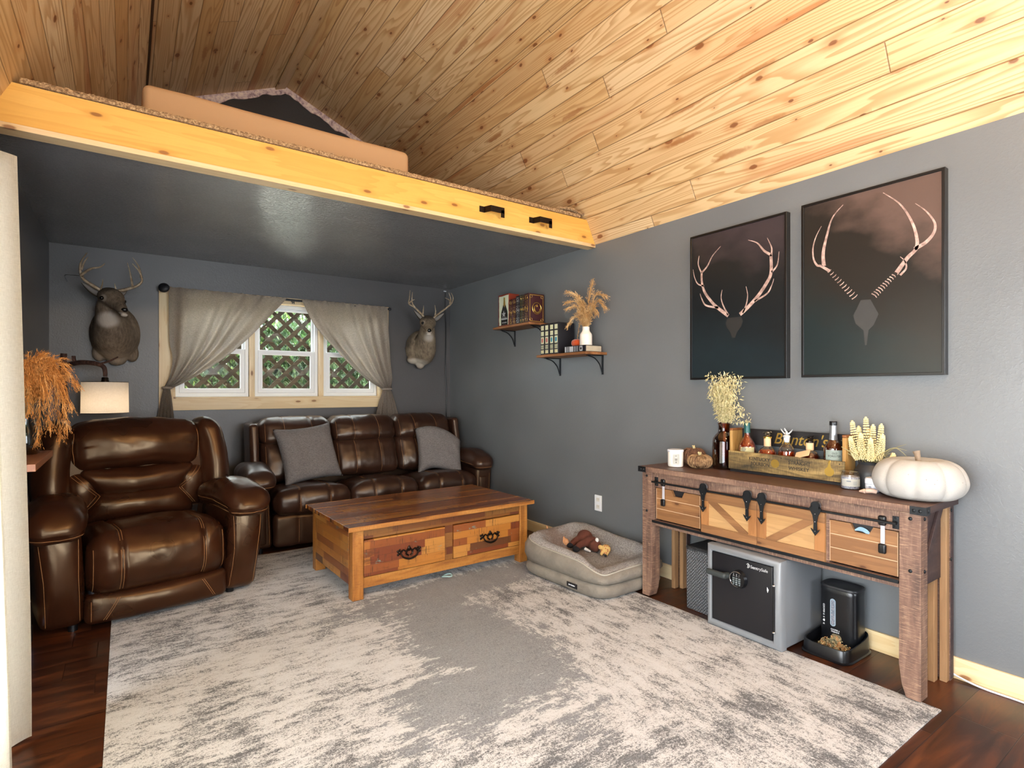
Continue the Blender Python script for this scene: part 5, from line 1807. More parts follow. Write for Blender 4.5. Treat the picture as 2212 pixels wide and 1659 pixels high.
text_mesh('COOPER &', 0.012, basis((2.7965, 1.327, 0.180), (0, 0, -1), (-0.25, -0.97, 0)), MWHITE, hp, 'side_lettering', 0.0004, width=0.055)
bm = B(); prism(bm, stad(1.325, 0.128, 0.0055, 0.0055), lambda a, b: (2.7955, a, b), lambda a, b: (2.800, a, b))
for i, z in enumerate((0.144, 0.140, 0.112, 0.108)): bb(bm, 2.7955, 2.799, 1.320, 1.330, z, z + 0.0014, 0.0003, k=1)
fin('side_badge', bm, MWHITE, hp)
bm = B(); prism(bm, [(1.290, 0.02), (1.290, 0.068), (1.282, 0.078), (1.252, 0.078), (1.244, 0.068), (1.244, 0.02)], lambda a, b: (fxh - 0.0005, a, b), lambda a, b: (fxh + 0.004, a, b))
fin('chute_opening', bm, simple('kibble_mass', '#6d6148', 0.8), hp)
mk = Mat('kibble', '#9d8a5c', 0.7)
mk.color(mk.ramp(mk.noise(mk.coord(), 45, 1, 0.5), [(0.35, '#6f6a50'), (0.48, '#a3926a'), (0.6, '#b97e4c'), (0.7, '#c0a878')]))
rg = random.Random(11)
bm = B()
for i in range(520):
    u = rg.random(); x = 2.70 + 0.10 * rg.random() ** 0.7; y = 1.268 + rg.uniform(-0.062, 0.062)
    z = 0.020 + 0.034 * max(0, (x - 2.70) / 0.10) * (1 - abs(y - 1.268) / 0.09) * rg.random() + 0.016 * rg.random()
    if i < 140: x = rg.uniform(2.775, 2.792); y = rg.uniform(1.245, 1.288); z = rg.uniform(0.03, 0.068)
    rbox(bm, (x, y, z), (0.0085, 0.0075, 0.004), 0.0019, k=1, M=Matrix.Rotation(rg.uniform(0, 6), 3, (rg.random() + .01, rg.random(), rg.random())))
o = fin('kibble', bm, mk.m, None, angle=60); origin(o, (2.74, 1.268, 0.02))
tag(o, 'brown kibble heaped in the tray of the black pet feeder', 'pet food', kind='stuff')

# ================================================================== outlets and cords
def outlet(y, z, label):
    t = thing('wall_outlet', label, 'outlet', (XR, y, z))
    bm = B(); rbox(bm, (XR - 0.003, y, z), (0.006, 0.075, 0.120), 0.002, k=2); fin('cover_plate', bm, MWHITE, t)
    bm = B()
    for dz in (-0.027, 0.027): rbox(bm, (XR - 0.0065, y, z + dz), (0.003, 0.033, 0.028), 0.001)
    fin('socket', bm, simple('ivory', '#dcd9d0', 0.4), t)
    bm = B()
    for dz in (-0.027, 0.027):
        for dy in (-0.006, 0.006): rbox(bm, (XR - 0.0083, y + dy, z + dz + 0.004), (0.0008, 0.0016, 0.008), 0.0002, k=1)
    fin('slots', bm, MINK, t)
outlet(3.064, 0.388, 'white wall outlet on the grey wall above the dog bed')
outlet(0.965, 0.320, 'white wall outlet behind the right end of the console, cord plugged in')
MCORD = simple('white_cord', '#c9ccd2', 0.4)
bm = B()
rbox(bm, (XR - 0.024, 0.965, 0.347), (0.034, 0.034, 0.026), 0.007, k=3)
tube(bm, spline([(XR - 0.04, 0.965, 0.340), (XR - 0.050, 0.958, 0.30), (XR - 0.035, 0.935, 0.22), (XR - 0.028, 0.93, 0.10), (XR - 0.022, 0.90, 0.045), (XR - 0.021, 0.86, 0.022), (XR - 0.03, 0.76, 0.006), (XR - 0.03, 0.62, 0.005), (XR - 0.04, 0.3, 0.005), (XR - 0.03, 0.0, 0.005)], 10), 0.0042, 8)
tag(origin(fin('power_cord', bm, MCORD), (XR - 0.03, 0.9, 0.0)), 'white power cord running from the outlet along the floor by the baseboard', 'cord')
bm = B()
tube(bm, spline([(2.895, 5.405, 2.33), (2.893, 5.408, 2.15), (2.900, 5.406, 1.98), (2.902, 5.408, 1.75), (2.898, 5.406, 1.5), (2.91, 5.408, 1.3), (2.908, 5.406, 0.95), (2.912, 5.406, 0.5), (2.91, 5.395, 0.10)], 6), 0.005, 7)
tag(origin(fin('black_cable', bm, MBLKP), (2.9, 5.41, 1.5)), 'thin black cable hanging down the back wall beside the right deer mount', 'cable')
bm = B(); rbox(bm, (2.893, 5.412, 2.345), (0.03, 0.014, 0.008), 0.002)
tag(origin(fin('cable_clip', bm, MWHITE), (2.893, 5.412, 2.345)), 'small white clip holding the top of the black cable', 'clip')

# ladder hooks on the beam
def hook(x, label):
    bm = B()
    prof = [(x, 3.099), (x + 0.035, 3.099), (x + 0.055, 3.045), (x + 0.160, 3.045)]
    w = 0.040; zc = 2.450
    th = 0.004
    for (a, b), (c, d) in zip(prof[:-1], prof[1:]):
        A = Vector((a, b, zc)); C = Vector((c, d, zc)); dd = C - A
        rbox(bm, (A + C) / 2, (dd.length + 0.003, th, w), 0.001, M=Matrix.Rotation(atan2(dd.y, dd.x), 3, 'Z'))
    rbox(bm, (x + 0.148, 3.045, zc - 0.022), (0.028, th, 0.05), 0.001)
    o = fin('ladder_hook', bm, MBRONZE, None, smooth=False)
    origin(o, (x + 0.05, 3.099, zc)); tag(o, label, 'hook', 'black ladder hooks on the beam')
hook(1.915, 'black metal ladder hook on the beam, the left one of two')
hook(2.325, 'black metal ladder hook on the beam, nearest the right wall')
# mattress
bm = B()
rbox(bm, (0.79, 4.28, 2.682), (1.44, 1.95, 0.225), 0.035, (16, 16, 4), 4, (0.012, 0.012, 0.02), lambda p, q: (p.x, p.y, p.z + 0.004 * mnoise.noise(Vector((p.x * 4, p.y * 4, p.z * 4)))))
tag(origin(fin('mattress', bm, MMATT, None, angle=70), (0.79, 4.28, 2.568)), 'tan fabric mattress lying up in the sleeping loft', 'mattress')

# ================================================================== things on the console
ZT = 0.790
# white candle
t = thing('candle_jar', 'white candle jar with a printed paper label at the far left of the console', 'candle', (2.715, 2.150, ZT))
bm = B(); lathe(bm, [(0.036, 0), (0.043, 0.003), (0.045, 0.012), (0.045, 0.088), (0.044, 0.090)], (2.715, 2.150, ZT), 36)
fin('jar', bm, MCER, t)
bm = B(); lathe(bm, [(0.0465, 0.090), (0.0475, 0.092), (0.0475, 0.101), (0.045, 0.104), (0.02, 0.104)], (2.715, 2.150, ZT), 36)
fin('lid', bm, MWPL, t)
def curved_label(c, r, z0, z1, a0, a1, mat, parent, name='label', th=0.0006, n=14):
    bm = B()
    sheet(bm, lambda u, v: (c[0] + (r + th) * cos(a0 + (a1 - a0) * u), c[1] + (r + th) * sin(a0 + (a1 - a0) * u), z0 + (z1 - z0) * v), n, 2)
    bmesh.ops.solidify(bm, geom=bm.faces[:], thickness=0.0004)
    return fin(name, bm, mat, parent)
lb = curved_label((2.715, 2.150), 0.045, ZT + 0.018, ZT + 0.080, radians(198), radians(248), MPAPER, t)
def print_lines(c, r, rows, parent, mat=None, name='label_print'):
    """small printed strokes on a curved label: (z, centre angle, half angle, height)"""
    bm = B()
    for z, a, ha, h in rows:
        sheet(bm, lambda u, v: (c[0] + (r + 0.0012) * cos(a - ha + 2 * ha * u), c[1] + (r + 0.0012) * sin(a - ha + 2 * ha * u), z + h * (v - 0.5)), 6, 1)
    bmesh.ops.solidify(bm, geom=bm.faces[:], thickness=0.0003)
    return fin(name, bm, mat or MINK, parent, smooth=False)
ca = radians(222)
print_lines((2.715, 2.150), 0.045, [(ZT + 0.068, ca, 0.10, 0.002), (ZT + 0.050, ca, 0.16, 0.003), (ZT + 0.044, ca, 0.13, 0.003), (ZT + 0.032, ca, 0.05, 0.005), (ZT + 0.027, ca, 0.025, 0.003)], lb)

# twig pumpkins
MTWIG = Mat('twigs', '#8a6a48', 0.85)
MTWIG.color(MTWIG.ramp(MTWIG.noise(MTWIG.coord(), 60, 3, 0.7), [(0.3, '#5e442e'), (0.5, '#8e6d4a'), (0.7, '#b08f66')])); MTWIG = MTWIG.m
MTWIG2 = Mat('brown_twigs', '#6b4a36', 0.85)
MTWIG2.color(MTWIG2.ramp(MTWIG2.noise(MTWIG2.coord(), 60, 3, 0.7), [(0.3, '#46301f'), (0.5, '#6e4c38'), (0.7, '#8f6a50')])); MTWIG2 = MTWIG2.m
MSTRAW = simple('straw_knot', '#c9b98a', 0.9, var=0.2)
def twig_pumpkin(c, R, H, label, mat, seed, lobes=9):
    rg = random.Random(seed)
    t = thing('twig_pumpkin', label, 'pumpkin', c, 0, 'twig pumpkins on the console')
    bm = B()
    for i in range(96):
        th = 2 * pi * i / 96 + rg.uniform(-0.03, 0.03)
        lob = 1 - 0.13 * abs(cos(th * lobes / 2)) ** 6
        off = rg.uniform(-0.003, 0.002)
        pts = []
        for j in range(9):
            f_ = j / 8
            a = -pi / 2 + pi * f_
            r = (R * 0.28 + R * 0.72 * abs(cos(a)) ** 0.8) * lob + off
            if j in (0, 8): r = R * 0.12
            z = H / 2 + H / 2 * 0.98 * sin(a) * (0.92 if lob < 0.95 else 1) - (0.006 if j == 8 else 0)
            tt = th + rg.uniform(-0.04, 0.04)
            pts.append((r * cos(tt) + c[0], r * sin(tt) + c[1], max(0.002, z) + c[2]))
        tube(bm, pts, rg.uniform(0.0016, 0.0027), 4)
    fin('twigs', bm, mat, t, angle=80)
    bm = B()
    lathe(bm, [(R * 0.3, 0.008), (R * 0.86, H * 0.25), (R * 0.9, H * 0.5), (R * 0.78, H * 0.78), (R * 0.2, H * 0.9)], c, 24, lambda a, z: 1 - 0.1 * abs(cos(a * lobes / 2)) ** 6)
    fin('core', bm, MTWIG2, t)
    bm = B()
    for i in range(10):
        a = rg.uniform(0, 6.28)
        ball(bm, (c[0] + 0.006 * cos(a), c[1] + 0.006 * sin(a), c[2] + H + rg.uniform(-0.004, 0.012)), rg.uniform(0.004, 0.008), u=8, v=6)
    fin('stem', bm, MSTRAW, t)
twig_pumpkin((2.785, 2.030, ZT), 0.070, 0.080, 'light brown twig pumpkin in front, its straw stem low beside the amber bottle', MTWIG, 3)
twig_pumpkin((2.868, 2.135, ZT), 0.074, 0.105, 'darker brown twig pumpkin behind, taller than the one in front', MTWIG2, 5)

# amber bottle and dried oats
BC = (2.878, 1.930, ZT)
t = thing('amber_bottle', 'large amber glass bottle vase on the console', 'vase', BC)
bm = B(); lathe(bm, [(0.058, 0.0), (0.064, 0.006), (0.065, 0.03), (0.065, 0.155), (0.061, 0.178), (0.048, 0.198), (0.036, 0.210), (0.032, 0.222), (0.032, 0.258), (0.035, 0.262), (0.035, 0.268), (0.028, 0.268), (0.028, 0.22), (0.045, 0.19), (0.060, 0.155), (0.060, 0.03), (0.05, 0.008)], BC, 40)
fin('glass', bm, MAMBER, t, angle=60)
MOAT = Mat('dried_oats', '#d8cc98', 0.8)
MOAT.color(MOAT.ramp(MOAT.noise(MOAT.coord(), 28, 3, 0.7), [(0.3, '#a8a070'), (0.48, '#d6ca98'), (0.7, '#ece0b8')])); MOAT = MOAT.m
rg = random.Random(8)
t2 = thing('dried_oats', 'bunch of pale dried oats standing in the amber bottle', 'dried grass', (BC[0], BC[1], 1.05))
bm = B(); bs = B()
def spikelet(bm, p, L, d, w=0.0035):
    d = Vector(d).normalized()
    u, v = frame_at(d, Vector((0.3, 0.5, 0.8)))
    a = bm.verts.new(p); e = bm.verts.new(p + d * L)
    mid = [bm.verts.new(p + d * L * 0.4 + (u * cos(k * pi * 2 / 3) + v * sin(k * pi * 2 / 3)) * w) for k in range(3)]
    for k in range(3):
        bm.faces.new([a, mid[k], mid[(k + 1) % 3]]); bm.faces.new([e, mid[(k + 1) % 3], mid[k]])
for i in range(52):
    a = rg.uniform(0, 2 * pi); lean = rg.uniform(0.0, 0.085)
    lx_, ly_ = lean * cos(a), lean * sin(a)
    lx_ = min(lx_, 0.055)
    if i >= 48: ly_ = -0.10 - 0.02 * (i - 48); lx_ = -0.04
    h = rg.uniform(0.13, 0.29) if i < 48 else rg.uniform(0.0, 0.10)
    pts = spline([(BC[0] + lx_ * 0.06, BC[1] + ly_ * 0.06, ZT + 0.02 + 0.02 * rg.random()), (BC[0] + lx_ * 0.12, BC[1] + ly_ * 0.12, ZT + 0.262), (BC[0] + lx_ * 0.7, BC[1] + ly_ * 0.7, ZT + 0.27 + h * 0.6), (BC[0] + lx_ * 1.15, BC[1] + ly_ * 1.15, ZT + 0.27 + h)], 6)
    tube(bs, pts, 0.0009, 3)
    for k in range(40):
        f_ = 0.38 + 0.62 * (k / 40)
        q = pts[min(len(pts) - 1, int(f_ * len(pts)))]
        o_ = Vector((rg.uniform(-1, 1), rg.uniform(-1, 1), rg.uniform(-0.2, 0.8))) * 0.022
        p = Vector(q) + o_
        p.x = min(p.x, 2.945)
        spikelet(bm, p, rg.uniform(0.016, 0.028), (o_.x * 25, o_.y * 25, rg.uniform(-1.3, 0.5)), rg.uniform(0.0022, 0.0036))
fin('seed_heads', bm, MOAT, t2, smooth=False)
fin('stalks', bs, simple('oat_stalks', '#b3a468', 0.8), t2, smooth=False)

# bourbon rack
MRK = sawn_mat('scorched_barrel_wood', ['#2f2a22', '#6d5a38', '#a98d58'], 'Y', 0.5, 0.15, '#d5b983')
MRKE = board_mat('barrel_stave', ['#8a6430', '#b0854a', '#c9a060', '#5a3c1c'], 'Z', False, 0.5, 2.0)
rk = thing('bottle_rack', 'wooden bourbon display rack with black backboard and lettered front', 'rack', (2.87, 1.55, ZT))
RY0, RY1 = 1.239, 1.858
bm = B(); bb(bm, 2.812, 2.822, RY0, RY1, ZT + 0.016, ZT + 0.118, 0.002)
rf = fin('front_board', bm, MRK, rk, smooth=False)
bm = B(); bb(bm, 2.818, 2.935, RY0 + 0.006, RY1 - 0.006, ZT, ZT + 0.014, 0.001)
fin('base_board', bm, MBLKM, rk, smooth=False)
bm = B(); bb(bm, 2.926, 2.936, RY0 + 0.0, RY1 - 0.0, 0.940, 1.030, 0.002)
rb_ = fin('back_board', bm, simple('black_board', '#141214', 0.45, var=0.2), rk, smooth=False)
for (ya, yb_) in ((RY1 - 0.016, RY1), (RY0, RY0 + 0.016)):
    bm = B(); bb(bm, 2.8225, 2.9255, ya, yb_, ZT + 0.0145, ZT + 0.232, 0.003)
    sb_ = fin('side_board', bm, MRKE, rk, smooth=False)
    bm = B(); rbox(bm, (2.874, (ya + yb_) / 2, ZT + 0.238), (0.10, 0.019, 0.012), 0.003)
    fin('stave_lip', bm, simple('stave_dark', '#7d4a22', 0.5), sb_)
MB_ = basis((2.9255, 1.515, 0.9835), (0, -1, 0), (0, 0, 1))
text_mesh("Blanton's", 0.085, MB_, MGOLD, rb_, 'gold_lettering', 0.0006, shear=0.35, width=0.285, offset=0.0004)
for s_, y, z, w in (('KENTUCKY', 1.672, 0.875, 0.118), ('BOURBON', 1.668, 0.848, 0.104), ('STRAIGHT', 1.455, 0.876, 0.112), ('WHISKEY', 1.458, 0.846, 0.104)):
    text_mesh(s_, 0.026, basis((2.8115, y, z), (0, -1, 0), (0, 0, 1)), MINK, rf, 'front_lettering', 0.0004, width=w, offset=0.0002)
bm = B(); prism(bm, [(1.583 + 0.0225 * cos(a), 0.862 + 0.0225 * sin(a)) for a in [2 * pi * i / 28 for i in range(28)]], lambda a, b: (2.8105, a, b), lambda a, b: (2.8118, a, b))
fin('gold_medallion', bm, MGOLD, rf, smooth=False)
bm = B()
pts = [(1.309 + 0.0225 * cos(a), 0.852 + 0.0225 * sin(a)) for a in [-pi / 2 - 2.75 + 5.5 * i / 24 for i in range(25)]]
prism(bm, pts + [(1.313, 0.893), (1.305, 0.893)], lambda a, b: (2.8105, a, b), lambda a, b: (2.8118, a, b))
ball(bm, (2.811, 1.309, 0.897), 0.006, (0.15, 1.2, 0.7), u=10, v=7); ball(bm, (2.811, 1.306, 0.904), 0.004, (0.15, 1.2, 0.8), u=8, v=6)
fin('gold_bottle_emblem', bm, MGOLD, rf, smooth=False)
bm = B()
for y in (1.55, 1.262): ball(bm, (2.812, y, 0.894), 0.003, (0.5, 1, 1), u=8, v=6)
fin('nails', bm, MINK, rf)

def bottle(name, label, y, prof, liq, liqmat, glass=None, n=32):
    c = (2.872, y, ZT + 0.0145)
    t = thing(name, label, 'bottle', c)
    bm = B(); lathe(bm, prof, c, n)
    g = fin('glass', bm, glass or MCLEAR, t, angle=60)
    bm = B(); lathe(bm, liq, c, n)
    fin('whiskey', bm, liqmat, t, angle=60)
    return t, c
# 1: teal cap, cream label
t, c = bottle('whiskey_bottle', 'round whiskey bottle with a teal cap and torn cream label in the rack', 1.780, [(0.043, 0), (0.0465, 0.005), (0.0465, 0.125), (0.043, 0.143), (0.030, 0.166), (0.017, 0.185), (0.014, 0.198), (0.0135, 0.235)], [(0.041, 0.004), (0.044, 0.008), (0.044, 0.125), (0.040, 0.142), (0.028, 0.163), (0.014, 0.183), (0.011, 0.202), (0.002, 0.203)], MWHISKY)
bm = B(); cyl(bm, (c[0], c[1], c[2] + 0.206), (c[0], c[1], c[2] + 0.262), 0.0165, 0.0155, 20)
fin('cap', bm, simple('teal_foil', '#1f5350', 0.4), t)
lb = curved_label(c, 0.0465, c[2] + 0.04, c[2] + 0.128, radians(165), radians(262), simple('cream_label', '#d9cf9d', 0.7), t)
bm = B(); Mx = Matrix.Rotation(radians(192), 3, 'Z')
ball(bm, (c[0] + 0.047 * cos(radians(190)), c[1] + 0.047 * sin(radians(190)), c[2] + 0.116), 0.012, (0.12, 1, 1), Mx, u=12, v=8)
fin('label_seal', bm, simple('seal_grey', '#807a63', 0.6), lb)
# 2: round ball bottle, horse stopper
def horse(c, z, sc_=1.0):
    bm = B()
    ball(bm, (c[0], c[1], z + 0.004), 0.011, (1, 1, 0.5), u=12, v=8)
    ball(bm, (c[0], c[1], z + 0.017 * sc_), 0.0075 * sc_, (0.7, 1.5, 0.7), u=10, v=8)
    tube(bm, spline([(c[0], c[1] - 0.010, z + 0.018), (c[0], c[1] - 0.017, z + 0.026), (c[0], c[1] - 0.024, z + 0.023)], 3), [0.004, 0.002], 7)
    for dy, dz in ((-0.010, 0.0), (-0.014, 0.006), (0.009, 0.0), (0.014, 0.004)):
        tube(bm, [(c[0], c[1] + dy * 0.8, z + 0.015), (c[0] - 0.001, c[1] + dy * 1.4, z + 0.004 + dz)], [0.0022, 0.0012], 6)
    tube(bm, spline([(c[0], c[1] + 0.011, z + 0.018), (c[0], c[1] + 0.020, z + 0.022), (c[0], c[1] + 0.026, z + 0.016)], 3), [0.0018, 0.0008], 6)
    return bm
RB = [(0.036, 0), (0.045, 0.012), (0.0485, 0.045), (0.0485, 0.088), (0.046, 0.108), (0.036, 0.126), (0.020, 0.137), (0.0165, 0.146), (0.0165, 0.186)]
RL = [(0.034, 0.005), (0.043, 0.015), (0.0465, 0.045), (0.0465, 0.088), (0.044, 0.107), (0.034, 0.123), (0.002, 0.124)]
t, c = bottle('whiskey_bottle', 'squat round whiskey bottle with a small horse stopper and cream neck wrap', 1.660, RB, RL, MWHISKY)
bm = B(); lathe(bm, [(0.0172, 0.140), (0.0182, 0.142), (0.0182, 0.182), (0.0172, 0.184)], c, 24); fin('neck_wrap', bm, MTAG, t)
bm = B(); cyl(bm, (c[0], c[1], c[2] + 0.184), (c[0], c[1], c[2] + 0.192), 0.021, n=20); st_ = fin('stopper', bm, MGOLD, t)
fin('horse_figure', horse(c, c[2] + 0.194, 1.2), simple('pewter', '#8c8270', 0.3, 0.9), st_)
# 3: clear shoulder, eagle stopper
t, c = bottle('whiskey_bottle', 'clear bottle with an eagle figure stopper in the middle of the rack', 1.553, [(0.038, 0), (0.041, 0.004), (0.041, 0.118), (0.038, 0.134), (0.026, 0.154), (0.015, 0.166), (0.0135, 0.182)], [(0.036, 0.004), (0.0385, 0.008), (0.0385, 0.122), (0.002, 0.123)], MWHISKY)
bm = B(); cyl(bm, (c[0], c[1], c[2] + 0.170), (c[0], c[1], c[2] + 0.194), 0.013, 0.015, 20); st_ = fin('stopper', bm, MWPL, t)
bm = B()
lathe(bm, [(0.016, 0.194), (0.020, 0.201), (0.014, 0.208), (0.004, 0.210)], c, 18)
ball(bm, (c[0], c[1], c[2] + 0.218), 0.008, (0.8, 0.9, 1.4), u=10, v=8); ball(bm, (c[0], c[1] + 0.006, c[2] + 0.231), 0.005, u=8, v=6)
for sg in (-1, 1):
    prism(bm, [(c[1] + sg * 0.003, c[2] + 0.214), (c[1] + sg * 0.016, c[2] + 0.224), (c[1] + sg * 0.032, c[2] + 0.240), (c[1] + sg * 0.026, c[2] + 0.226), (c[1] + sg * 0.012, c[2] + 0.212)], lambda a, b: (c[0] - 0.002, a, b), lambda a, b: (c[0] + 0.002, a, b))
tube(bm, [(c[0], c[1] + 0.006, c[2] + 0.231), (c[0], c[1] + 0.012, c[2] + 0.244)], [0.004, 0.002], 6)
fin('eagle_figure', bm, simple('frosted_glass', '#c7c9c8', 0.25), st_)
# 4: round bottle with dark whiskey, paper tag
t, c = bottle('whiskey_bottle', 'squat round bottle of dark whiskey with a paper tag hanging on it', 1.432, RB, RL, MWHISKD)
bm = B(); lathe(bm, [(0.0175, 0.138), (0.0188, 0.142), (0.0184, 0.176), (0.0168, 0.178)], c, 24); fin('neck_wrap', bm, MTAG, t)
bm = B(); cyl(bm, (c[0], c[1], c[2] + 0.176), (c[0], c[1], c[2] + 0.186), 0.018, n=20); st_ = fin('stopper', bm, MBRONZE, t)
fin('horse_figure', horse(c, c[2] + 0.186), MBRONZE, st_)
bm = B(); rbox(bm, (0, 0, 0), (0.078, 0.045, 0.001), 0.0003); bmesh.ops.transform(bm, matrix=Matrix.Translation((c[0] - 0.043, c[1] + 0.016, c[2] + 0.120)) @ Matrix.Rotation(radians(-90), 4, 'Z') @ Matrix.Rotation(radians(42), 4, 'X') @ Matrix.Rotation(radians(-14), 4, 'Y') @ Matrix.Rotation(0.18, 4, 'Z'), verts=bm.verts)
fin('paper_tag', bm, MTAG, t)
# 5: tall bottle
t, c = bottle('whiskey_bottle', 'tall dark whiskey bottle with silver neck at the right end of the rack', 1.318, [(0.041, 0), (0.044, 0.004), (0.044, 0.155), (0.041, 0.170), (0.025, 0.193), (0.0178, 0.203), (0.014, 0.245)], [(0.039, 0.004), (0.0415, 0.008), (0.0415, 0.155), (0.039, 0.168), (0.022, 0.191), (0.015, 0.201), (0.011, 0.235), (0.002, 0.236)], MWHISKD)
bm = B(); lathe(bm, [(0.0188, 0.200), (0.0190, 0.204), (0.0155, 0.246), (0.0155, 0.262), (0.0148, 0.284), (0.013, 0.286)], c, 24); nk = fin('neck_foil', bm, simple('silver_foil', '#9a9da0', 0.3, 0.7), t)
bm = B(); lathe(bm, [(0.0168, 0.272), (0.0172, 0.275), (0.0172, 0.290), (0.016, 0.292), (0.005, 0.292)], c, 24); fin('cap', bm, MBLKP, t)
lb = curved_label(c, 0.044, c[2] + 0.05, c[2] + 0.152, radians(158), radians(262), simple('mint_label', '#bccbc1', 0.65), t, n=18)
def curved_text(s, size, c, r, z, ac, parent, width, mat=MINK, name='label_lettering'):
    o = text_mesh(s, size, Matrix.Identity(4), mat, None, name, 0.0002, width=width)
    for v in o.data.vertices:
        x, y_, z_ = v.co
        a = ac + x / r
        rr2 = r + 0.0011 + z_
        v.co = Vector((c[0] + rr2 * cos(a), c[1] + rr2 * sin(a), z + y_))
    o.data.transform(chain(parent).inverted()); o.parent = parent
    return o
curved_text('OLD', 0.013, c, 0.044, c[2] + 0.136, radians(212), lb, 0.022)
curved_text('FORESTER', 0.014, c, 0.044, c[2] + 0.122, radians(212), lb, 0.056)
# sugar jar
c = (2.770, 1.196, ZT)
t = thing('glass_jar', 'clear glass bath salt jar with a white label in front of the rack', 'jar', c)
bm = B(); lathe(bm, [(0.034, 0), (0.039, 0.003), (0.040, 0.012), (0.040, 0.060), (0.037, 0.066), (0.0375, 0.069), (0.036, 0.071), (0.0375, 0.075), (0.036, 0.078), (0.0375, 0.083), (0.034, 0.085)], c, 36)
fin('glass', bm, MCLEAR, t)
mc = Mat('salt_crystals', '#cfcdd2', 0.6); mc.color(mc.ramp(mc.vor(mc.coord(), 330, out='Distance'), [(0.1, '#f0eef2'), (0.5, '#a9a6b4'), (0.8, '#55505e')]))
bm = B(); lathe(bm, [(0.035, 0.004), (0.0385, 0.010), (0.0385, 0.056), (0.034, 0.060), (0.005, 0.060)], c, 32); fin('contents', bm, mc.m, t)
lb = curved_label(c, 0.040, c[2] + 0.016, c[2] + 0.050, radians(150), radians(275), MPAPER, t)
print_lines(c, 0.040, [(c[2] + 0.040, radians(195), 0.22, 0.0045), (c[2] + 0.037, radians(232), 0.2, 0.0015), (c[2] + 0.031, radians(232), 0.22, 0.0015), (c[2] + 0.025, radians(232), 0.2, 0.0015)], lb, simple('soft_print', '#9aa4ad', 0.7))
# black crock with cream sorghum
c = (2.876, 1.154, ZT)
t = thing('black_crock', 'matte black milk-can style pot behind the small white jar', 'vase', c)
bm = B(); lathe(bm, [(0.062, 0), (0.066, 0.004), (0.0665, 0.07), (0.064, 0.082), (0.052, 0.102), (0.047, 0.110), (0.050, 0.120), (0.052, 0.124), (0.046, 0.124), (0.043, 0.10), (0.05, 0.05), (0.02, 0.04)], c, 36)
fin('pot', bm, simple('crock_black', '#26282b', 0.5, var=0.15), t)
rg = random.Random(5)
t = thing('cream_flower_spikes', 'faux cream berry spikes standing in the black pot', 'dried flowers', (c[0], c[1], 0.915))
bm = B(); bs = B()
MSPK = simple('cream_berries', '#e6d5a0', 0.7, var=0.12)
tips = [(-0.01, 0.075, 0.225), (0.0, 0.05, 0.20), (-0.01, 0.015, 0.245), (0.0, -0.012, 0.21), (0.005, -0.045, 0.215), (-0.02, -0.06, 0.17), (-0.03, 0.03, 0.17), (-0.035, -0.015, 0.15), (-0.03, 0.075, 0.15), (-0.02, -0.105, 0.085), (0.03, 0.02, 0.19)]
for dx, dy, h in tips:
    a = Vector((c[0] + dx * 0.3, c[1] + dy * 0.3, ZT + 0.10)); e = Vector((c[0] + dx, c[1] + dy, ZT + 0.085 + h))
    m_ = a.lerp(e, 0.5) + Vector((0, dy * 0.15, -0.01))
    pts = spline([tuple(a), tuple(m_), tuple(e)], 8)
    tube(bs, pts, 0.0018, 5)
    for k in range(15):
        q = Vector(pts[min(len(pts) - 1, 5 + int(k * 11 / 15))]); q2 = Vector(pts[min(len(pts) - 1, 6 + int(k * 11 / 15))])
        q = q.lerp(q2, (k * 11 / 15) % 1.0) if q2 != q else q + (e - m_) * 0.001 * k
        rad = 0.0125 * (1 - 0.5 * (k / 15) ** 2)
        dd = (e - a).normalized(); u, v = frame_at(dd, Vector((0, 1, 0)))
        for j in range(8):
            th = 2 * pi * (j + 0.5 * (k % 2)) / 8
            ball(bm, q + (u * cos(th) + v * sin(th)) * rad, 0.0042, u=5, v=4)
    ball(bm, e, 0.006, u=6, v=5)
fin('berry_spikes', bm, MSPK, t, angle=90)
for i in range(14):
    a = rg.uniform(-1.6, 1.6); L_ = rg.uniform(0.09, 0.15)
    sy = -1 if i < 8 else 1
    p0 = Vector((c[0], c[1] + sy * 0.01, ZT + 0.118)); p1 = p0 + Vector((rg.uniform(-0.06, 0.02), sy * L_ * 0.6, L_ * rg.uniform(0.2, 0.55))); p2 = p0 + Vector((rg.uniform(-0.06, 0.03), sy * L_ * (0.7 if sy > 0 else 1.0), L_ * rg.uniform(-0.1, 0.8)))
    tube(bs, spline([tuple(p0), tuple(p1), tuple(p2)], 6), [0.0022, 0.0006], 4, flat=0.3)
fin('grass_blades', bs, simple('dull_green_blades', '#8c8256', 0.7), t)
# small white jar
c = (2.772, 1.100, ZT)
t = thing('cream_jar', 'small round white plastic jar with domed lid between pot and white pumpkin', 'jar', c)
bm = B(); lathe(bm, [(0.022, 0), (0.029, 0.006), (0.031, 0.02), (0.031, 0.036)], c, 32); bj = fin('jar', bm, MWPL, t)
bm = B(); lathe(bm, [(0.0315, 0.037), (0.0325, 0.039), (0.0325, 0.056), (0.029, 0.063), (0.018, 0.066), (0.004, 0.0665)], c, 32); fin('lid', bm, MWPL, t)
print_lines(c, 0.031, [(c[2] + 0.026, radians(178), 0.16, 0.004), (c[2] + 0.019, radians(180), 0.2, 0.003), (c[2] + 0.013, radians(180), 0.2, 0.003)], bj, simple('grey_print', '#8c93a6', 0.6))
bm = B()
tube(bm, spline([(2.700, 1.128, ZT + 0.006), (2.702, 1.110, ZT + 0.009), (2.700, 1.092, ZT + 0.013), (2.706, 1.078, ZT + 0.014), (2.716, 1.066, ZT + 0.011)], 5), [0.0035, 0.0045, 0.006, 0.007, 0.009, 0.010, 0.011, 0.008] + [0.010] * 13, 9)
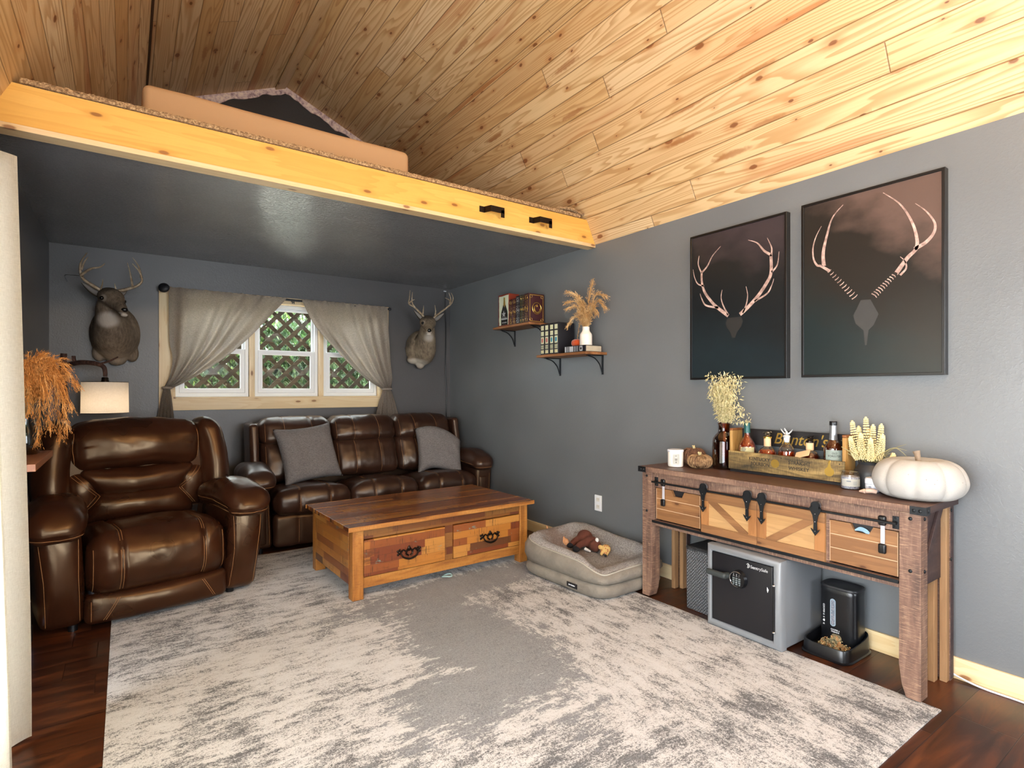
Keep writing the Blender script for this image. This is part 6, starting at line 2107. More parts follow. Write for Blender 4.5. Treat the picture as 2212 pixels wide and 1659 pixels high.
ball(bm, (2.708, 1.076, ZT + 0.016), 0.009, u=9, v=7)
tag(origin(fin('dog_chew', bm, simple('pinkish_chew', '#d8b8a4', 0.6)), (2.705, 1.095, ZT)), 'tiny pinkish chew toy lying on the console in front of the small white jar', 'toy')
# big white pumpkin
c = (2.783, 0.930, ZT)
mp = Mat('white_knit', '#b0aca4', 0.9)
cc = mp.coord()
sp_ = mp.vor(mp.map(cc, (1, 1, 1.6)), 42)
rn = mp.white(mp.vor(mp.map(cc, (1, 1, 1.6)), 42, out='Position'), '3D')
fl = mp.math('MULTIPLY', mp.math('SUBTRACT', 1.0, mp.step(sp_, 0.06, 0.11)), mp.step(rn, 0.62, 0.64))
mp.color(mp.mix(fl, '#b2aea7', '#75624e'))
mp.bump(mp.noise(mp.map(cc, (1, 1, 4)), 160, 3, 0.7), 0.5, 0.004)
t = thing('white_pumpkin', 'large white fabric pumpkin at the right end of the console', 'pumpkin', c)
prof = spline([(0.02, 0.006), (0.09, 0.0), (0.142, 0.016), (0.168, 0.055), (0.168, 0.095), (0.145, 0.140), (0.10, 0.164), (0.05, 0.160), (0.015, 0.145)], 5)
bm = B(); lathe(bm, prof, c, 120, lambda a, z: 1 - 0.075 * (1 - abs(sin(a * 4.5 + 0.5))) ** 2.2)
fin('body', bm, mp.m, t, angle=80)
bm = B(); tube(bm, spline([(c[0], c[1], ZT + 0.145), (c[0] - 0.002, c[1] + 0.002, ZT + 0.175), (c[0] + 0.0, c[1] + 0.008, ZT + 0.198)], 5), [0.013, 0.012, 0.011, 0.0105, 0.0105, 0.011, 0.011, 0.012, 0.013, 0.014, 0.015], 12)
fin('stem', bm, simple('dry_stem', '#8d7a66', 0.9, var=0.3, bump=(60, 0.8, 0.004)), t)

# ================================================================== wall shelves
MSH = board_mat('rustic_shelf_wood', ['#6a4326', '#8d5c34', '#a9744a', '#3f2616'], 'Y', False, 0.5, 1.5)
def wall_shelf(y0, y1, zt, x0_, label, grp='rustic shelves on the right wall'):
    t = thing('wall_shelf', label, 'shelf', ((x0_ + XR) / 2, (y0 + y1) / 2, zt - 0.02), 0, grp)
    bm = B()
    def f(p, q):
        e = 0.003 * mnoise.noise(Vector((p.y * 25, p.z * 40, y0)))
        return (p.x + (e if q[0] < -0.5 else 0), p.y, p.z)
    rbox(bm, ((x0_ + XR) / 2, (y0 + y1) / 2, zt - 0.010), (XR - x0_, y1 - y0, 0.020), 0.003, (2, 30, 1), 2, fn=f)
    fin('board', bm, MSH, t)
    for y in (y0 + 0.045, y1 - 0.045):
        bm = B()
        bb(bm, XR - 0.006, XR, y - 0.009, y + 0.009, zt - 0.165, zt - 0.021, 0.001)
        bb(bm, XR - 0.165, XR, y - 0.009, y + 0.009, zt - 0.0265, zt - 0.0205, 0.001)
        tube(bm, spline([(XR - 0.150, y, zt - 0.027), (XR - 0.085, y, zt - 0.045), (XR - 0.035, y, zt - 0.090), (XR - 0.010, y, zt - 0.150)], 6), 0.0045, 8, ref=(0, 1, 0), flat=1.0)
        for z in (zt - 0.155, zt - 0.06): ball(bm, (XR - 0.007, y, z), 0.004, (0.5, 1, 1), u=8, v=6)
        fin('bracket', bm, MBLACK, t)
    return t
wall_shelf(3.656, 4.210, 1.820, 2.742, 'upper rustic wooden wall shelf with the red box and dark gilt books')
wall_shelf(2.972, 3.560, 1.535, 2.742, 'lower rustic wooden wall shelf with the black books and white vase')

def text_marks(bm, x, ya, yb_, z0_, z1_, kind, rg):
    """gilt tooling on a spine at plane x (facing -x)"""
    w = yb_ - ya
    def bar(za, zc, m=0.12): bb(bm, x - 0.0006, x + 0.001, ya + w * m, yb_ - w * m, za, zc, 0.0002, k=1)
    H_ = z1_ - z0_
    cy = (ya + yb_) / 2
    for f_ in (0.05, 0.20, 0.36, 0.62, 0.80, 0.93): bar(z0_ + H_ * f_, z0_ + H_ * f_ + 0.0022)
    tube(bm, [(x - 0.0004, cy + w * 0.30 * cos(a), z0_ + H_ * 0.49 + w * 0.42 * sin(a)) for a in [2 * pi * i / 14 for i in range(14)]], 0.0014, 4, closed=True)
    ball(bm, (x, cy, z0_ + H_ * 0.49), w * 0.13, (0.1, 1, 1), u=8, v=6)
    for i in range(3):
        bar(z0_ + H_ * (0.235 + 0.035 * i), z0_ + H_ * (0.235 + 0.035 * i) + 0.0018, 0.25 + 0.05 * (i % 2))
        bar(z0_ + H_ * (0.66 + 0.04 * i), z0_ + H_ * (0.66 + 0.04 * i) + 0.0018, 0.22 + 0.05 * (i % 2))
    tube(bm, [(x - 0.0004, cy + w * 0.24 * cos(a), z0_ + H_ * 0.115 + w * 0.26 * sin(a)) for a in [2 * pi * i / 10 for i in range(10)]], 0.0012, 4, closed=True)
    tube(bm, [(x - 0.0004, cy + w * 0.24 * cos(a), z0_ + H_ * 0.865 + w * 0.24 * sin(a)) for a in [2 * pi * i / 10 for i in range(10)]], 0.0012, 4, closed=True)
def book(label, x0_, y0, y1, z, h, d, cover, grp, gilt=None, name='book', marks=True):
    t = thing(name, label, 'book', (x0_ + d / 2, (y0 + y1) / 2, z), 0, grp)
    bm = B()
    th = 0.003
    bb(bm, x0_ + 0.002, x0_ + d, y0, y0 + th, z, z + h, 0.001); bb(bm, x0_ + 0.002, x0_ + d, y1 - th, y1, z, z + h, 0.001)
    w = y1 - y0
    rbox(bm, (x0_ + 0.003, (y0 + y1) / 2, z + h / 2), (0.006, w, h), 0.0028, (1, 4, 1), 2, (0.0, 0, 0))
    cv = fin('cover', bm, cover, t, angle=50)
    bm = B(); bb(bm, x0_ + 0.006, x0_ + d - 0.004, y0 + th, y1 - th, z + 0.003, z + h - 0.004, 0.0005, k=1)
    fin('pages', bm, MPAGES, t)
    if marks:
        rg = random.Random(int(y0 * 1000))
        bm = B(); text_marks(bm, x0_ - 0.0002, y0, y1, z, z + h, 0, rg)
        fin('gilt_tooling', bm, gilt or MGOLD, cv, smooth=False)
    return t, cv
MMAR = simple('maroon_leather', '#3c161b', 0.45); MDKB = simple('dark_brown_cover', '#2c1f18', 0.5)
MDKG = simple('dark_olive_cover', '#262a1e', 0.5); MBKB = simple('black_cover', '#15141a', 0.45); MRDB = simple('red_brown_box', '#7c2b14', 0.4)
zs = 1.820
# red presentation box with champagne picture
t = thing('gift_box', 'reddish presentation box with a bottle picture on the upper shelf', 'box', (2.83, 4.07, zs))
bm = B(); bb(bm, 2.768, 2.880, 3.990, 4.157, zs, zs + 0.287, 0.003)
gb = fin('box', bm, MRDB, t, smooth=False)
rg = random.Random(2)
bm = B()
xx = 2.7668
pl_ = []
for i in range(14): pl_.append((4.145 - 0.006 * rg.random(), zs + 0.012 + 0.262 * i / 13))
for i in range(1, 8): pl_.append((4.142 - 0.143 * i / 8, zs + 0.276 - 0.005 * rg.random()))
for i in range(14): pl_.append((3.994 + 0.006 * rg.random(), zs + 0.274 - 0.262 * i / 13))
prism(bm, pl_, lambda a, b: (xx, a, b), lambda a, b: (xx + 0.0015, a, b))
pic = fin('torn_paper_label', bm, simple('pale_green_paper', '#c7cdb4', 0.7), t, smooth=False)
bm = B()
oy = 4.058
prof_ = [(0.050, 0.012), (0.052, 0.10), (0.048, 0.128), (0.030, 0.165), (0.016, 0.195)]
poly = [(oy + a, zs + b) for a, b in prof_] + [(oy - a, zs + b) for a, b in prof_[::-1]]
prism(bm, poly, lambda a, b: (xx - 0.0012, a, b), lambda a, b: (xx, a, b))
fin('printed_bottle', bm, MINK, pic, smooth=False)
bm = B()
poly = [(oy + 0.016, zs + 0.195), (oy + 0.010, zs + 0.235), (oy + 0.011, zs + 0.256), (oy - 0.011, zs + 0.256), (oy - 0.010, zs + 0.235), (oy - 0.018, zs + 0.190), (oy, zs + 0.168)]
prism(bm, poly, lambda a, b: (xx - 0.0014, a, b), lambda a, b: (xx, a, b))
fin('printed_gold_neck', bm, MGOLD, pic, smooth=False)
bm = B()
star = []
for i in range(10):
    r = 0.034 if i % 2 == 0 else 0.014
    star.append((oy + 0.008 + r * sin(pi * i / 5), zs + 0.108 + r * cos(pi * i / 5)))
prism(bm, star, lambda a, b: (xx - 0.0018, a, b), lambda a, b: (xx - 0.001, a, b))
bb(bm, xx - 0.0018, xx - 0.001, oy - 0.046, oy + 0.046, zs + 0.060, zs + 0.070, 0.0002, k=1)
bb(bm, xx - 0.0018, xx - 0.001, oy - 0.044, oy + 0.044, zs + 0.074, zs + 0.078, 0.0002, k=1)
for dy in (-0.025, 0.0, 0.025): bb(bm, xx - 0.0018, xx - 0.001, oy + dy - 0.008, oy + dy + 0.008, zs + 0.030, zs + 0.036, 0.0002, k=1)
fin('printed_silver_star', bm, MSILVER, pic, smooth=False)
G1 = 'old gilt books on the upper shelf'
book('maroon gilt book right beside the red box, upper shelf', 2.765, 3.934, 3.982, zs, 0.225, 0.15, MMAR, G1)
book('second maroon gilt book from the red box, upper shelf', 2.765, 3.880, 3.930, zs, 0.228, 0.15, MMAR, G1)
book('black gilt book with pale tooling, third after the red box', 2.763, 3.822, 3.876, zs, 0.243, 0.155, MBKB, G1, MSILVER)
book('thin dark green gilt book, fourth after the red box', 2.765, 3.792, 3.819, zs, 0.245, 0.155, MDKG, G1)
book('thin olive gilt book with short title, fifth after the red box', 2.765, 3.758, 3.789, zs, 0.243, 0.155, MDKB, G1)
t, cv = book('burgundy book with golden crescent ring on its cover, nearest end of the upper shelf', 2.762, 3.690, 3.754, zs, 0.246, 0.165, MMAR, G1)
bm = B()
yy = 3.6888
cx_, cz_ = 2.847, zs + 0.123
def fr_rect(x0_, x1_, z0_, z1_, w):
    bb(bm, x0_, x1_, yy, yy + 0.001, z0_, z0_ + w, 0.0002, k=1); bb(bm, x0_, x1_, yy, yy + 0.001, z1_ - w, z1_, 0.0002, k=1)
    bb(bm, x0_, x0_ + w, yy, yy + 0.001, z0_, z1_, 0.0002, k=1); bb(bm, x1_ - w, x1_, yy, yy + 0.001, z0_, z1_, 0.0002, k=1)
fr_rect(2.772, 2.917, zs + 0.010, zs + 0.236, 0.005)
tube(bm, [(cx_ + 0.046 * cos(a), yy, cz_ + 0.048 * sin(a)) for a in [2 * pi * i / 36 for i in range(36)]], 0.0032, 4, closed=True)
tube(bm, [(cx_ + 0.003 + 0.030 * cos(a), yy, cz_ - 0.004 + 0.031 * sin(a)) for a in [1.9 + 4.5 * i / 22 for i in range(23)]], [0.002 + 0.004 * sin(pi * i / 22) for i in range(23)], 5)
for dx, dz in ((-0.010, 0.030), (0.004, 0.034), (0.012, 0.022)): tube(bm, [(cx_ + 0.002, yy, cz_ + 0.012), (cx_ + dx, yy, cz_ + dz)], [0.003, 0.001], 5)
for px, pz in ((2.787, 0.026), (2.902, 0.026), (2.787, 0.220), (2.902, 0.220)):
    tube(bm, [(px + 0.012 * cos(a), yy, zs + pz + 0.012 * sin(a)) for a in [2 * pi * i / 14 for i in range(14)]], 0.0016, 4, closed=True)
fin('gilt_cover_design', bm, MGOLD, cv, smooth=False)
zs2 = 1.535
G2 = 'black books with cream spine panels on the lower shelf'
MSPINE = simple('cream_spine_panel', '#cfd2b0', 0.6); MTEAL = simple('teal_gem', '#2f86a0', 0.5); MROSE = simple('rose_gem', '#b0605c', 0.5)
for k, (ya, yb_, lab, gm) in enumerate([(3.462, 3.512, 'black book with cream spine and rose oval, farthest of four on the lower shelf', MROSE), (3.405, 3.458, 'black book with cream spine and rose oval, second farthest on the lower shelf', MROSE), (3.345, 3.396, 'black book with cream spine and blue oval, third along the lower shelf', MTEAL), (3.290, 3.341, 'black book with blue oval on its spine, its dark cover facing the vase', MTEAL)]):
    t, cv = book(lab, 2.748, ya, yb_, zs2, 0.246, 0.165, MBKB, G2, marks=False)
    cy = (ya + yb_) / 2
    bm = B()
    x_1 = 2.7473
    for za, zc in ((0.195, 0.232), (0.150, 0.185), (0.086, 0.142), (0.044, 0.078), (0.010, 0.036)):
        if zc - za > 0.034 or za < 0.02: bb(bm, x_1, x_1 + 0.002, cy - 0.018, cy + 0.018, zs2 + za, zs2 + zc, 0.001)
        else:
            for i in range(5): bb(bm, x_1, x_1 + 0.002, cy - 0.018 + 0.002 * (i % 2), cy + 0.018, zs2 + za + i * 0.007, zs2 + za + i * 0.007 + 0.004, 0.0005)
    sp2 = fin('spine_panel', bm, MSPINE, cv, smooth=False)
    bm = B(); ball(bm, (x_1, cy, zs2 + 0.114), 0.014, (0.12, 0.8, 1.4), u=14, v=8)
    fin('spine_oval', bm, gm, cv)
    bm = B()
    tube(bm, [(x_1 - 0.0005, cy + 0.009 * cos(a), zs2 + 0.023 + 0.008 * sin(a)) for a in [2 * pi * i / 12 for i in range(12)]], 0.0014, 4, closed=True)
    fin('spine_number_ring', bm, MGOLD, cv, smooth=False)
# lying book
t = thing('book', 'dark book with silver banded spine lying flat under the white vase', 'book', (2.83, 3.09, zs2), 0, 'books on the lower shelf')
bm = B(); bb(bm, 2.750, 2.915, 2.980, 3.215, zs2, zs2 + 0.003, 0.001); bb(bm, 2.750, 2.915, 2.980, 3.215, zs2 + 0.045, zs2 + 0.048, 0.001)
rbox(bm, (2.753, 3.0975, zs2 + 0.024), (0.007, 0.235, 0.048), 0.003, (1, 1, 3), 2)
cv = fin('cover', bm, MBKB, t)
bm = B(); bb(bm, 2.757, 2.911, 2.984, 3.211, zs2 + 0.003, zs2 + 0.045, 0.0005, k=1); fin('pages', bm, MPAGES, t)
bm = B()
for ya, yb_ in ((3.195, 3.212), (3.180, 3.184), (3.170, 3.174), (3.115, 3.160), (3.095, 3.102), (3.080, 3.084), (3.066, 3.070)): bb(bm, 2.7488, 2.7505, ya, yb_, zs2 + 0.004, zs2 + 0.044, 0.0004, k=1)
tube(bm, [(2.749, 3.137 + 0.016 * cos(a), zs2 + 0.024 + 0.016 * sin(a)) for a in [2 * pi * i / 16 for i in range(16)]], 0.0016, 4, closed=True)
bb(bm, 2.7488, 2.7505, 3.015, 3.045, zs2 + 0.006, zs2 + 0.042, 0.002)
sv = fin('silver_tooling', bm, MSILVER, cv, smooth=False)
bm = B(); ball(bm, (2.7486, 3.030, zs2 + 0.024), 0.009, (0.12, 1, 1.2), u=10, v=8); fin('spine_number', bm, MINK, cv)
# velvet pumpkin
c = (2.835, 3.165, zs2 + 0.048)
t = thing('velvet_pumpkin', 'small orange velvet pumpkin half hidden by the white vase', 'pumpkin', c)
bm = B(); lathe(bm, spline([(0.01, 0.002), (0.03, 0.0), (0.046, 0.018), (0.044, 0.042), (0.026, 0.056), (0.008, 0.052)], 4), c, 72, lambda a, z: 1 - 0.10 * (1 - abs(sin(a * 4))) ** 2)
mv = Mat('orange_velvet', '#b4430c', 0.9); mv.b.inputs['Sheen Weight'].default_value = 0.6
fin('body', bm, mv.m, t, angle=90)
# white vase with pampas
vc = (2.828, 3.062, zs2 + 0.048)
t = thing('white_vase', 'white ceramic bottle vase standing on the lying book', 'vase', vc)
bm = B(); lathe(bm, [(0.044, 0), (0.047, 0.003), (0.047, 0.078), (0.044, 0.090), (0.030, 0.108), (0.027, 0.118), (0.027, 0.142), (0.024, 0.143), (0.022, 0.12), (0.02, 0.02)], vc, 40)
fin('vase_body', bm, MCER, t)

def plume(bm, pts, length, seed, dens=90, w=0.0011, droop=0.5, start=0.25):
    """a feathery seed head along the curve: fine side branches, each with tiny barbs"""
    rg = random.Random(seed)
    pts = [Vector(p) for p in pts]
    n = len(pts)
    for i in range(dens):
        f_ = start + (1 - start) * i / dens
        k = min(n - 2, int(f_ * (n - 1)))
        p = pts[k].lerp(pts[k + 1], f_ * (n - 1) - k)
        d = (pts[k + 1] - pts[k]).normalized()
        u, v = frame_at(d, Vector((0.2, 0.3, 0.9)))
        a = rg.uniform(0, 2 * pi)
        s_ = (u * cos(a) + v * sin(a))
        L_ = length * rg.uniform(0.5, 1.1) * (1.15 - 0.75 * abs(f_ - 0.55) / 0.55)
        e1 = p + (d * 0.9 + s_ * 0.55) * L_ * 0.5
        e2 = e1 + (d * 0.6 + s_ * 0.35 + Vector((0, 0, -droop))) * L_ * 0.5
        side = d.cross(s_).normalized() * w
        q = [bm.verts.new(p - side), bm.verts.new(p + side), bm.verts.new(e1 + side), bm.verts.new(e1 - side), bm.verts.new(e2)]
        bm.faces.new([q[0], q[1], q[2], q[3]]); bm.faces.new([q[3], q[2], q[4]])
        for j in range(5):
            g_ = rg.random()
            b0 = p.lerp(e1, g_ * 2) if g_ < 0.5 else e1.lerp(e2, g_ * 2 - 1)
            dd = Vector((rg.uniform(-1, 1), rg.uniform(-1, 1), rg.uniform(-1, 0.6))) * 0.35 + d * 0.5
            e = b0 + dd.normalized() * L_ * rg.uniform(0.14, 0.3)
            o_ = Vector((rg.uniform(-1, 1), rg.uniform(-1, 1), rg.uniform(-1, 1))).normalized() * w * 1.6
            bm.faces.new([bm.verts.new(b0 - o_), bm.verts.new(b0 + o_), bm.verts.new(e)])
MPAMP = Mat('pampas_plume', '#d9a566', 0.9)
MPAMP.color(MPAMP.ramp(MPAMP.noise(MPAMP.coord(), 16, 3, 0.7), [(0.3, '#ad8150'), (0.5, '#cfa46c'), (0.7, '#dfc090')])); MPAMP = MPAMP.m
MPAMPO = Mat('warm_lit_pampas', '#d98f45', 0.9)  # pampas tinted orange, the warm light is in the colour
MPAMPO.color(MPAMPO.ramp(MPAMPO.noise(MPAMPO.coord(), 16, 3, 0.7), [(0.3, '#b8712e'), (0.5, '#dc9549'), (0.7, '#edb774')])); MPAMPO = MPAMPO.m
t = thing('pampas_grass', 'golden pampas grass fanning out of the white vase on the lower shelf', 'dried grass', (vc[0], vc[1], zs2 + 0.19))
zt_ = zs2 + 0.048
ends = [((-0.05, 0.155, 0.42), (-0.02, 0.06, 0.36), 0.06), ((-0.06, 0.165, 0.34), (-0.02, 0.07, 0.33), 0.055), ((-0.05, 0.165, 0.29), (-0.02, 0.08, 0.30), 0.05), ((-0.05, 0.155, 0.155), (-0.02, 0.09, 0.23), 0.045),
        ((-0.04, -0.115, 0.46), (-0.01, -0.05, 0.36), 0.06), ((0.02, -0.185, 0.35), (0.0, -0.10, 0.36), 0.065), ((0.04, -0.165, 0.27), (0.02, -0.09, 0.32), 0.06), ((-0.03, -0.150, 0.22), (-0.02, -0.08, 0.28), 0.06), ((-0.04, 0.03, 0.36), (-0.01, 0.01, 0.28), 0.06), ((-0.05, -0.06, 0.20), (-0.03, -0.04, 0.24), 0.05), ((0.03, 0.06, 0.33), (0.02, 0.03, 0.26), 0.055), ((-0.05, 0.02, 0.25), (-0.02, 0.0, 0.22), 0.05), ((-0.03, 0.085, 0.40), (-0.01, 0.04, 0.31), 0.05)]
bm = B(); bs = B()
for i, (e, m_, L_) in enumerate(ends):
    pts = spline([(vc[0], vc[1], zt_ + 0.02), (vc[0] + m_[0] * 0.2, vc[1] + m_[1] * 0.2, zt_ + 0.145), (vc[0] + m_[0], vc[1] + m_[1], zt_ + m_[2]), (vc[0] + e[0], vc[1] + e[1], zt_ + e[2])], 6)
    tube(bs, pts, [0.0016, 0.0007], 4)
    plume(bm, pts, L_ * 1.25, 100 + i, 130, 0.0011, 0.5, 0.30)
fin('plumes', bm, MPAMP, t, smooth=False)
fin('stems', bs, simple('pampas_stems', '#b08a52', 0.8), t)
bm = B(); 
pts = spline([(2.835, 3.165, zs2 + 0.10), (2.83, 3.155, zs2 + 0.14), (2.825, 3.135, zs2 + 0.20), (2.82, 3.12, zs2 + 0.22)], 5)
plume(bm, pts, 0.03, 77, 40, 0.0009, 0.3, 0.1); tube(bm, pts, 0.0012, 4)
tag(origin(fin('dried_grass_sprig', bm, MPAMP, None, smooth=False), (2.835, 3.165, zs2 + 0.10)), 'thin dried grass sprig rising above the small orange pumpkin', 'dried grass')

# ================================================================== framed pictures
def art_mat(name, top, low, bot, tx):
    m = Mat(name, low, 0.28, 0, 0.35)
    x, y, z = m.sep(m.coord())
    n = m.noise(m.comb(x, m.math('MULTIPLY', y, 2.2), m.math('MULTIPLY', z, 3.5)), 2.2, 4, 0.55)
    h = m.math('ADD', m.math('DIVIDE', z, 0.9), m.math('MULTIPLY', m.math('SUBTRACT', n, 0.5), 0.55))
    h = m.math('ADD', h, m.math('MULTIPLY', y, -tx))
    m.color(m.ramp(h, [(0.05, bot), (0.45, low), (0.72, low), (0.98, top)]))
    return m.m
def picture(y0, y1, z0_, z1_, label, mat, lines, extra):
    """y0 = far (left in view) edge, y1 = near edge; canvas faces -x"""
    t = thing('framed_picture', label, 'picture', (XR, (y0 + y1) / 2, z0_), 0, 'framed antler pictures')
    bm = B(); w = 0.012; xf = XR - 0.040
    rframe(bm, 'YZ', y1, y0, z0_, z1_, w, w, xf, XR - 0.0005, 0.001)
    fin('frame', bm, MFRAME, t, smooth=False)
    bm = B(); bb(bm, xf + 0.006, xf + 0.012, y1 + w, y0 - w, z0_ + w, z1_ - w, 0.0003, k=1)
    cv = fin('canvas', bm, mat, t, smooth=False)
    xc = xf + 0.0052
    MA = Mat('printed_antler_%s' % label[:5], '#a98b80', 0.4)
    x, y, z = MA.sep(MA.coord())
    MA.color(MA.ramp(MA.noise(MA.coord(), 26, 4, 0.7), [(0.3, '#6f5a55'), (0.5, '#a98d83'), (0.7, '#d3b9ad')]))
    for pts, r0, r1 in lines:
        P2 = spline(pts, 6)
        bm = B()
        n = len(P2)
        A, C = [], []
        for i, (a, b) in enumerate(P2):
            a0, b0 = P2[max(0, i - 1)]; a1, b1 = P2[min(n - 1, i + 1)]
            dx, dy = a1 - a0, b1 - b0; l = math.hypot(dx, dy) or 1
            r = r0 + (r1 - r0) * i / (n - 1)
            A.append((a - dy / l * r, b + dx / l * r)); C.append((a + dy / l * r, b - dx / l * r))
        poly = A + C[::-1]
        loft(bm, [[(xc - 0.0008, y0 - p[0], z0_ + p[1]), (xc - 0.0008, y0 - q[0], z0_ + q[1]), (xc + 0.0006, y0 - q[0], z0_ + q[1]), (xc + 0.0006, y0 - p[0], z0_ + p[1])] for p, q in zip(A, C)])
        fin('printed_antler', bm, MA.m, cv, smooth=False)
    for poly, col in extra:
        bm = B()
        prism(bm, [(y0 - a, z0_ + b) for a, b in poly], lambda a, b: (xc - 0.0004, a, b), lambda a, b: (xc, a, b))
        fin('printed_skull', bm, col, cv, smooth=False)
    return t
SL = [([(0.266, 0.375), (0.192, 0.434), (0.153, 0.473), (0.104, 0.539), (0.084, 0.602), (0.082, 0.663)], .010, .006), ([(0.082, 0.663), (0.124, 0.698), (0.158, 0.751), (0.215, 0.799)], .006, .001),
 ([(0.082, 0.660), (0.057, 0.719), (0.064, 0.772)], .005, .001), ([(0.099, 0.578), (0.054, 0.598), (0.029, 0.646), (0.019, 0.694)], .005, .001), ([(0.200, 0.432), (0.114, 0.456), (0.084, 0.499), (0.07, 0.535)], .007, .001), ([(0.266, 0.38), (0.234, 0.437), (0.218, 0.489), (0.225, 0.535)], .005, .001),
 ([(0.342, 0.375), (0.398, 0.416), (0.457, 0.471), (0.506, 0.534), (0.53, 0.584), (0.53, 0.684)], .011, .008), ([(0.53, 0.684), (0.49, 0.715), (0.449, 0.767), (0.394, 0.796)], .008, .001),
 ([(0.53, 0.676), (0.534, 0.721), (0.508, 0.783)], .006, .001), ([(0.534, 0.587), (0.566, 0.623), (0.576, 0.693)], .006, .001), ([(0.432, 0.44), (0.506, 0.472), (0.534, 0.514), (0.546, 0.549)], .006, .001), ([(0.36, 0.381), (0.381, 0.426), (0.39, 0.481), (0.38, 0.532)], .005, .001)]
MSK = simple('printed_skull_grey', '#242322', 0.5); MSK2 = simple('printed_skull_dim', '#343332', 0.5)
picture(2.200, 1.580, 1.316, 2.216, 'framed picture of many-tined antlers on a black ground, farther of the two', art_mat('dark_art_small', '#3c3436', '#1b1e20', '#20292d', 0.35), SL,
        [([(0.262, 0.362), (0.348, 0.362), (0.362, 0.335), (0.350, 0.305), (0.322, 0.272), (0.312, 0.242), (0.292, 0.242), (0.282, 0.272), (0.256, 0.308), (0.248, 0.335)], MSK)])
LL = [([(0.14, 0.538), (0.099, 0.57), (0.079, 0.578), (0.061, 0.617), (0.059, 0.675), (0.075, 0.729), (0.101, 0.775)], .007, .001), ([(0.113, 0.568), (0.11, 0.636), (0.127, 0.717), (0.154, 0.803), (0.205, 0.856)], .010, .001),
 ([(0.435, 0.473), (0.479, 0.535), (0.517, 0.578), (0.511, 0.654), (0.485, 0.73), (0.446, 0.798), (0.382, 0.864)], .010, .0015), ([(0.509, 0.572), (0.553, 0.594), (0.582, 0.631), (0.584, 0.673), (0.553, 0.731), (0.511, 0.778)], .009, .001),
 ([(0.452, 0.463), (0.476, 0.491), (0.471, 0.524), (0.452, 0.548)], .005, .001)]
rgp = random.Random(3)
for (ax_, ay_, bx_, by_) in ((0.14, 0.538, 0.270, 0.375), (0.435, 0.473, 0.335, 0.375)):
    for i in range(11):
        f_ = i / 11
        px, py = ax_ + (bx_ - ax_) * f_, ay_ + (by_ - ay_) * f_
        nx_, ny_ = (by_ - ay_), -(bx_ - ax_); l = math.hypot(nx_, ny_); nx_ /= l; ny_ /= l
        w_ = 0.010 + 0.006 * f_
        LL.append(([(px - nx_ * w_, py - ny_ * w_), (px + nx_ * 0.001 + 0.004, py + ny_ * 0.001), (px + nx_ * w_, py + ny_ * w_)], .0012, .0026))
picture(1.501, 0.878, 1.318, 2.224, 'framed picture of a large antlered skull on brown ground, nearest the camera', art_mat('dark_art_large', '#5e4c45', '#262320', '#20292a', 0.9), LL,
        [([(0.285, 0.37), (0.328, 0.368), (0.346, 0.330), (0.363, 0.294), (0.342, 0.243), (0.320, 0.222), (0.312, 0.150), (0.304, 0.150), (0.298, 0.222), (0.263, 0.258), (0.251, 0.3), (0.270, 0.335)], MSK2)])

# ================================================================== deer mounts
def ellring(c, t, rx, rz, n=20, side=None):
    t = Vector(t).normalized()
    s_ = Vector(side) if side is not None else t.cross(Vector((0, 0, 1)))
    if s_.length < 1e-3: s_ = Vector((1, 0, 0))
    s_ = (s_ - t * s_.dot(t)).normalized()
    u = s_.cross(t).normalized()
    return [tuple(Vector(c) + s_ * rx * cos(2 * pi * a / n) + u * rz * sin(2 * pi * a / n)) for a in range(n)]
def limb(bm, data, n=20, k=5, side=None):
    """data: (x,y,z,rx,rz) along a spine"""
    P = spline(data, k)
    rings = []
    for i, p in enumerate(P):
        a = Vector(P[max(0, i - 1)][:3]); b = Vector(P[min(len(P) - 1, i + 1)][:3])
        rings.append(ellring(p[:3], b - a, p[3], p[4], n, side))
    return loft(bm, rings)
def fur_mat(name, throat, tr_, low_z, nose, base=('#4d443b', '#6a5d4f', '#7f7161')):
    m = Mat(name, base[1], 0.85, 0, 0.2)
    co = m.coord()
    x, y, z = m.sep(co)
    n = m.noise(m.comb(m.math('MULTIPLY', x, 60.0), m.math('MULTIPLY', y, 60.0), m.math('MULTIPLY', z, 22.0)), 1, 4, 0.7)
    n2 = m.noise(co, 9, 3, 0.6)
    c = m.ramp(m.math('ADD', m.math('MULTIPLY', n, 0.6), m.math('MULTIPLY', n2, 0.4)), [(0.35, base[0]), (0.5, base[1]), (0.65, base[2])])
    def blob(p, r, soft=0.35):
        d = m.vmath('LENGTH', m.vmath('DIVIDE', m.vmath('SUBTRACT', co, p), r), out='v')
        d = m.math('ADD', d, m.math('MULTIPLY', m.math('SUBTRACT', n, 0.5), 0.5))
        return m.math('SUBTRACT', 1.0, m.step(d, 1 - soft, 1 + soft))
    c = m.mix(m.math('MULTIPLY', blob(throat, tr_), 0.85), c, '#b5ada4')
    for p, r, col, k in nose: c = m.mix(m.math('MULTIPLY', blob(p, r), k), c, col)
    m.color(c)
    m.bump(n, 0.6, 0.006)
    return m.m
MANT = Mat('antler', '#8a745c', 0.5)
MANT.color(MANT.ramp(MANT.noise(MANT.coord(), 24, 4, 0.7), [(0.3, '#67553f'), (0.5, '#a08a6e'), (0.7, '#cbbba2')])); MANT = MANT.m
MEYE = simple('glass_eye', '#0a0705', 0.06)
MEARP = simple('pale_ear_fur', '#b3aaa1', 0.9)
def antler(lines, parent):
    bm = B()
    for pts, r0, r1 in lines:
        P = spline(pts, 6); n = len(P)
        tube(bm, P, [r0 + (r1 - r0) * (i / (n - 1)) ** 1.3 for i in range(n)], 9)
    return fin('antler', bm, MANT, parent, angle=80)
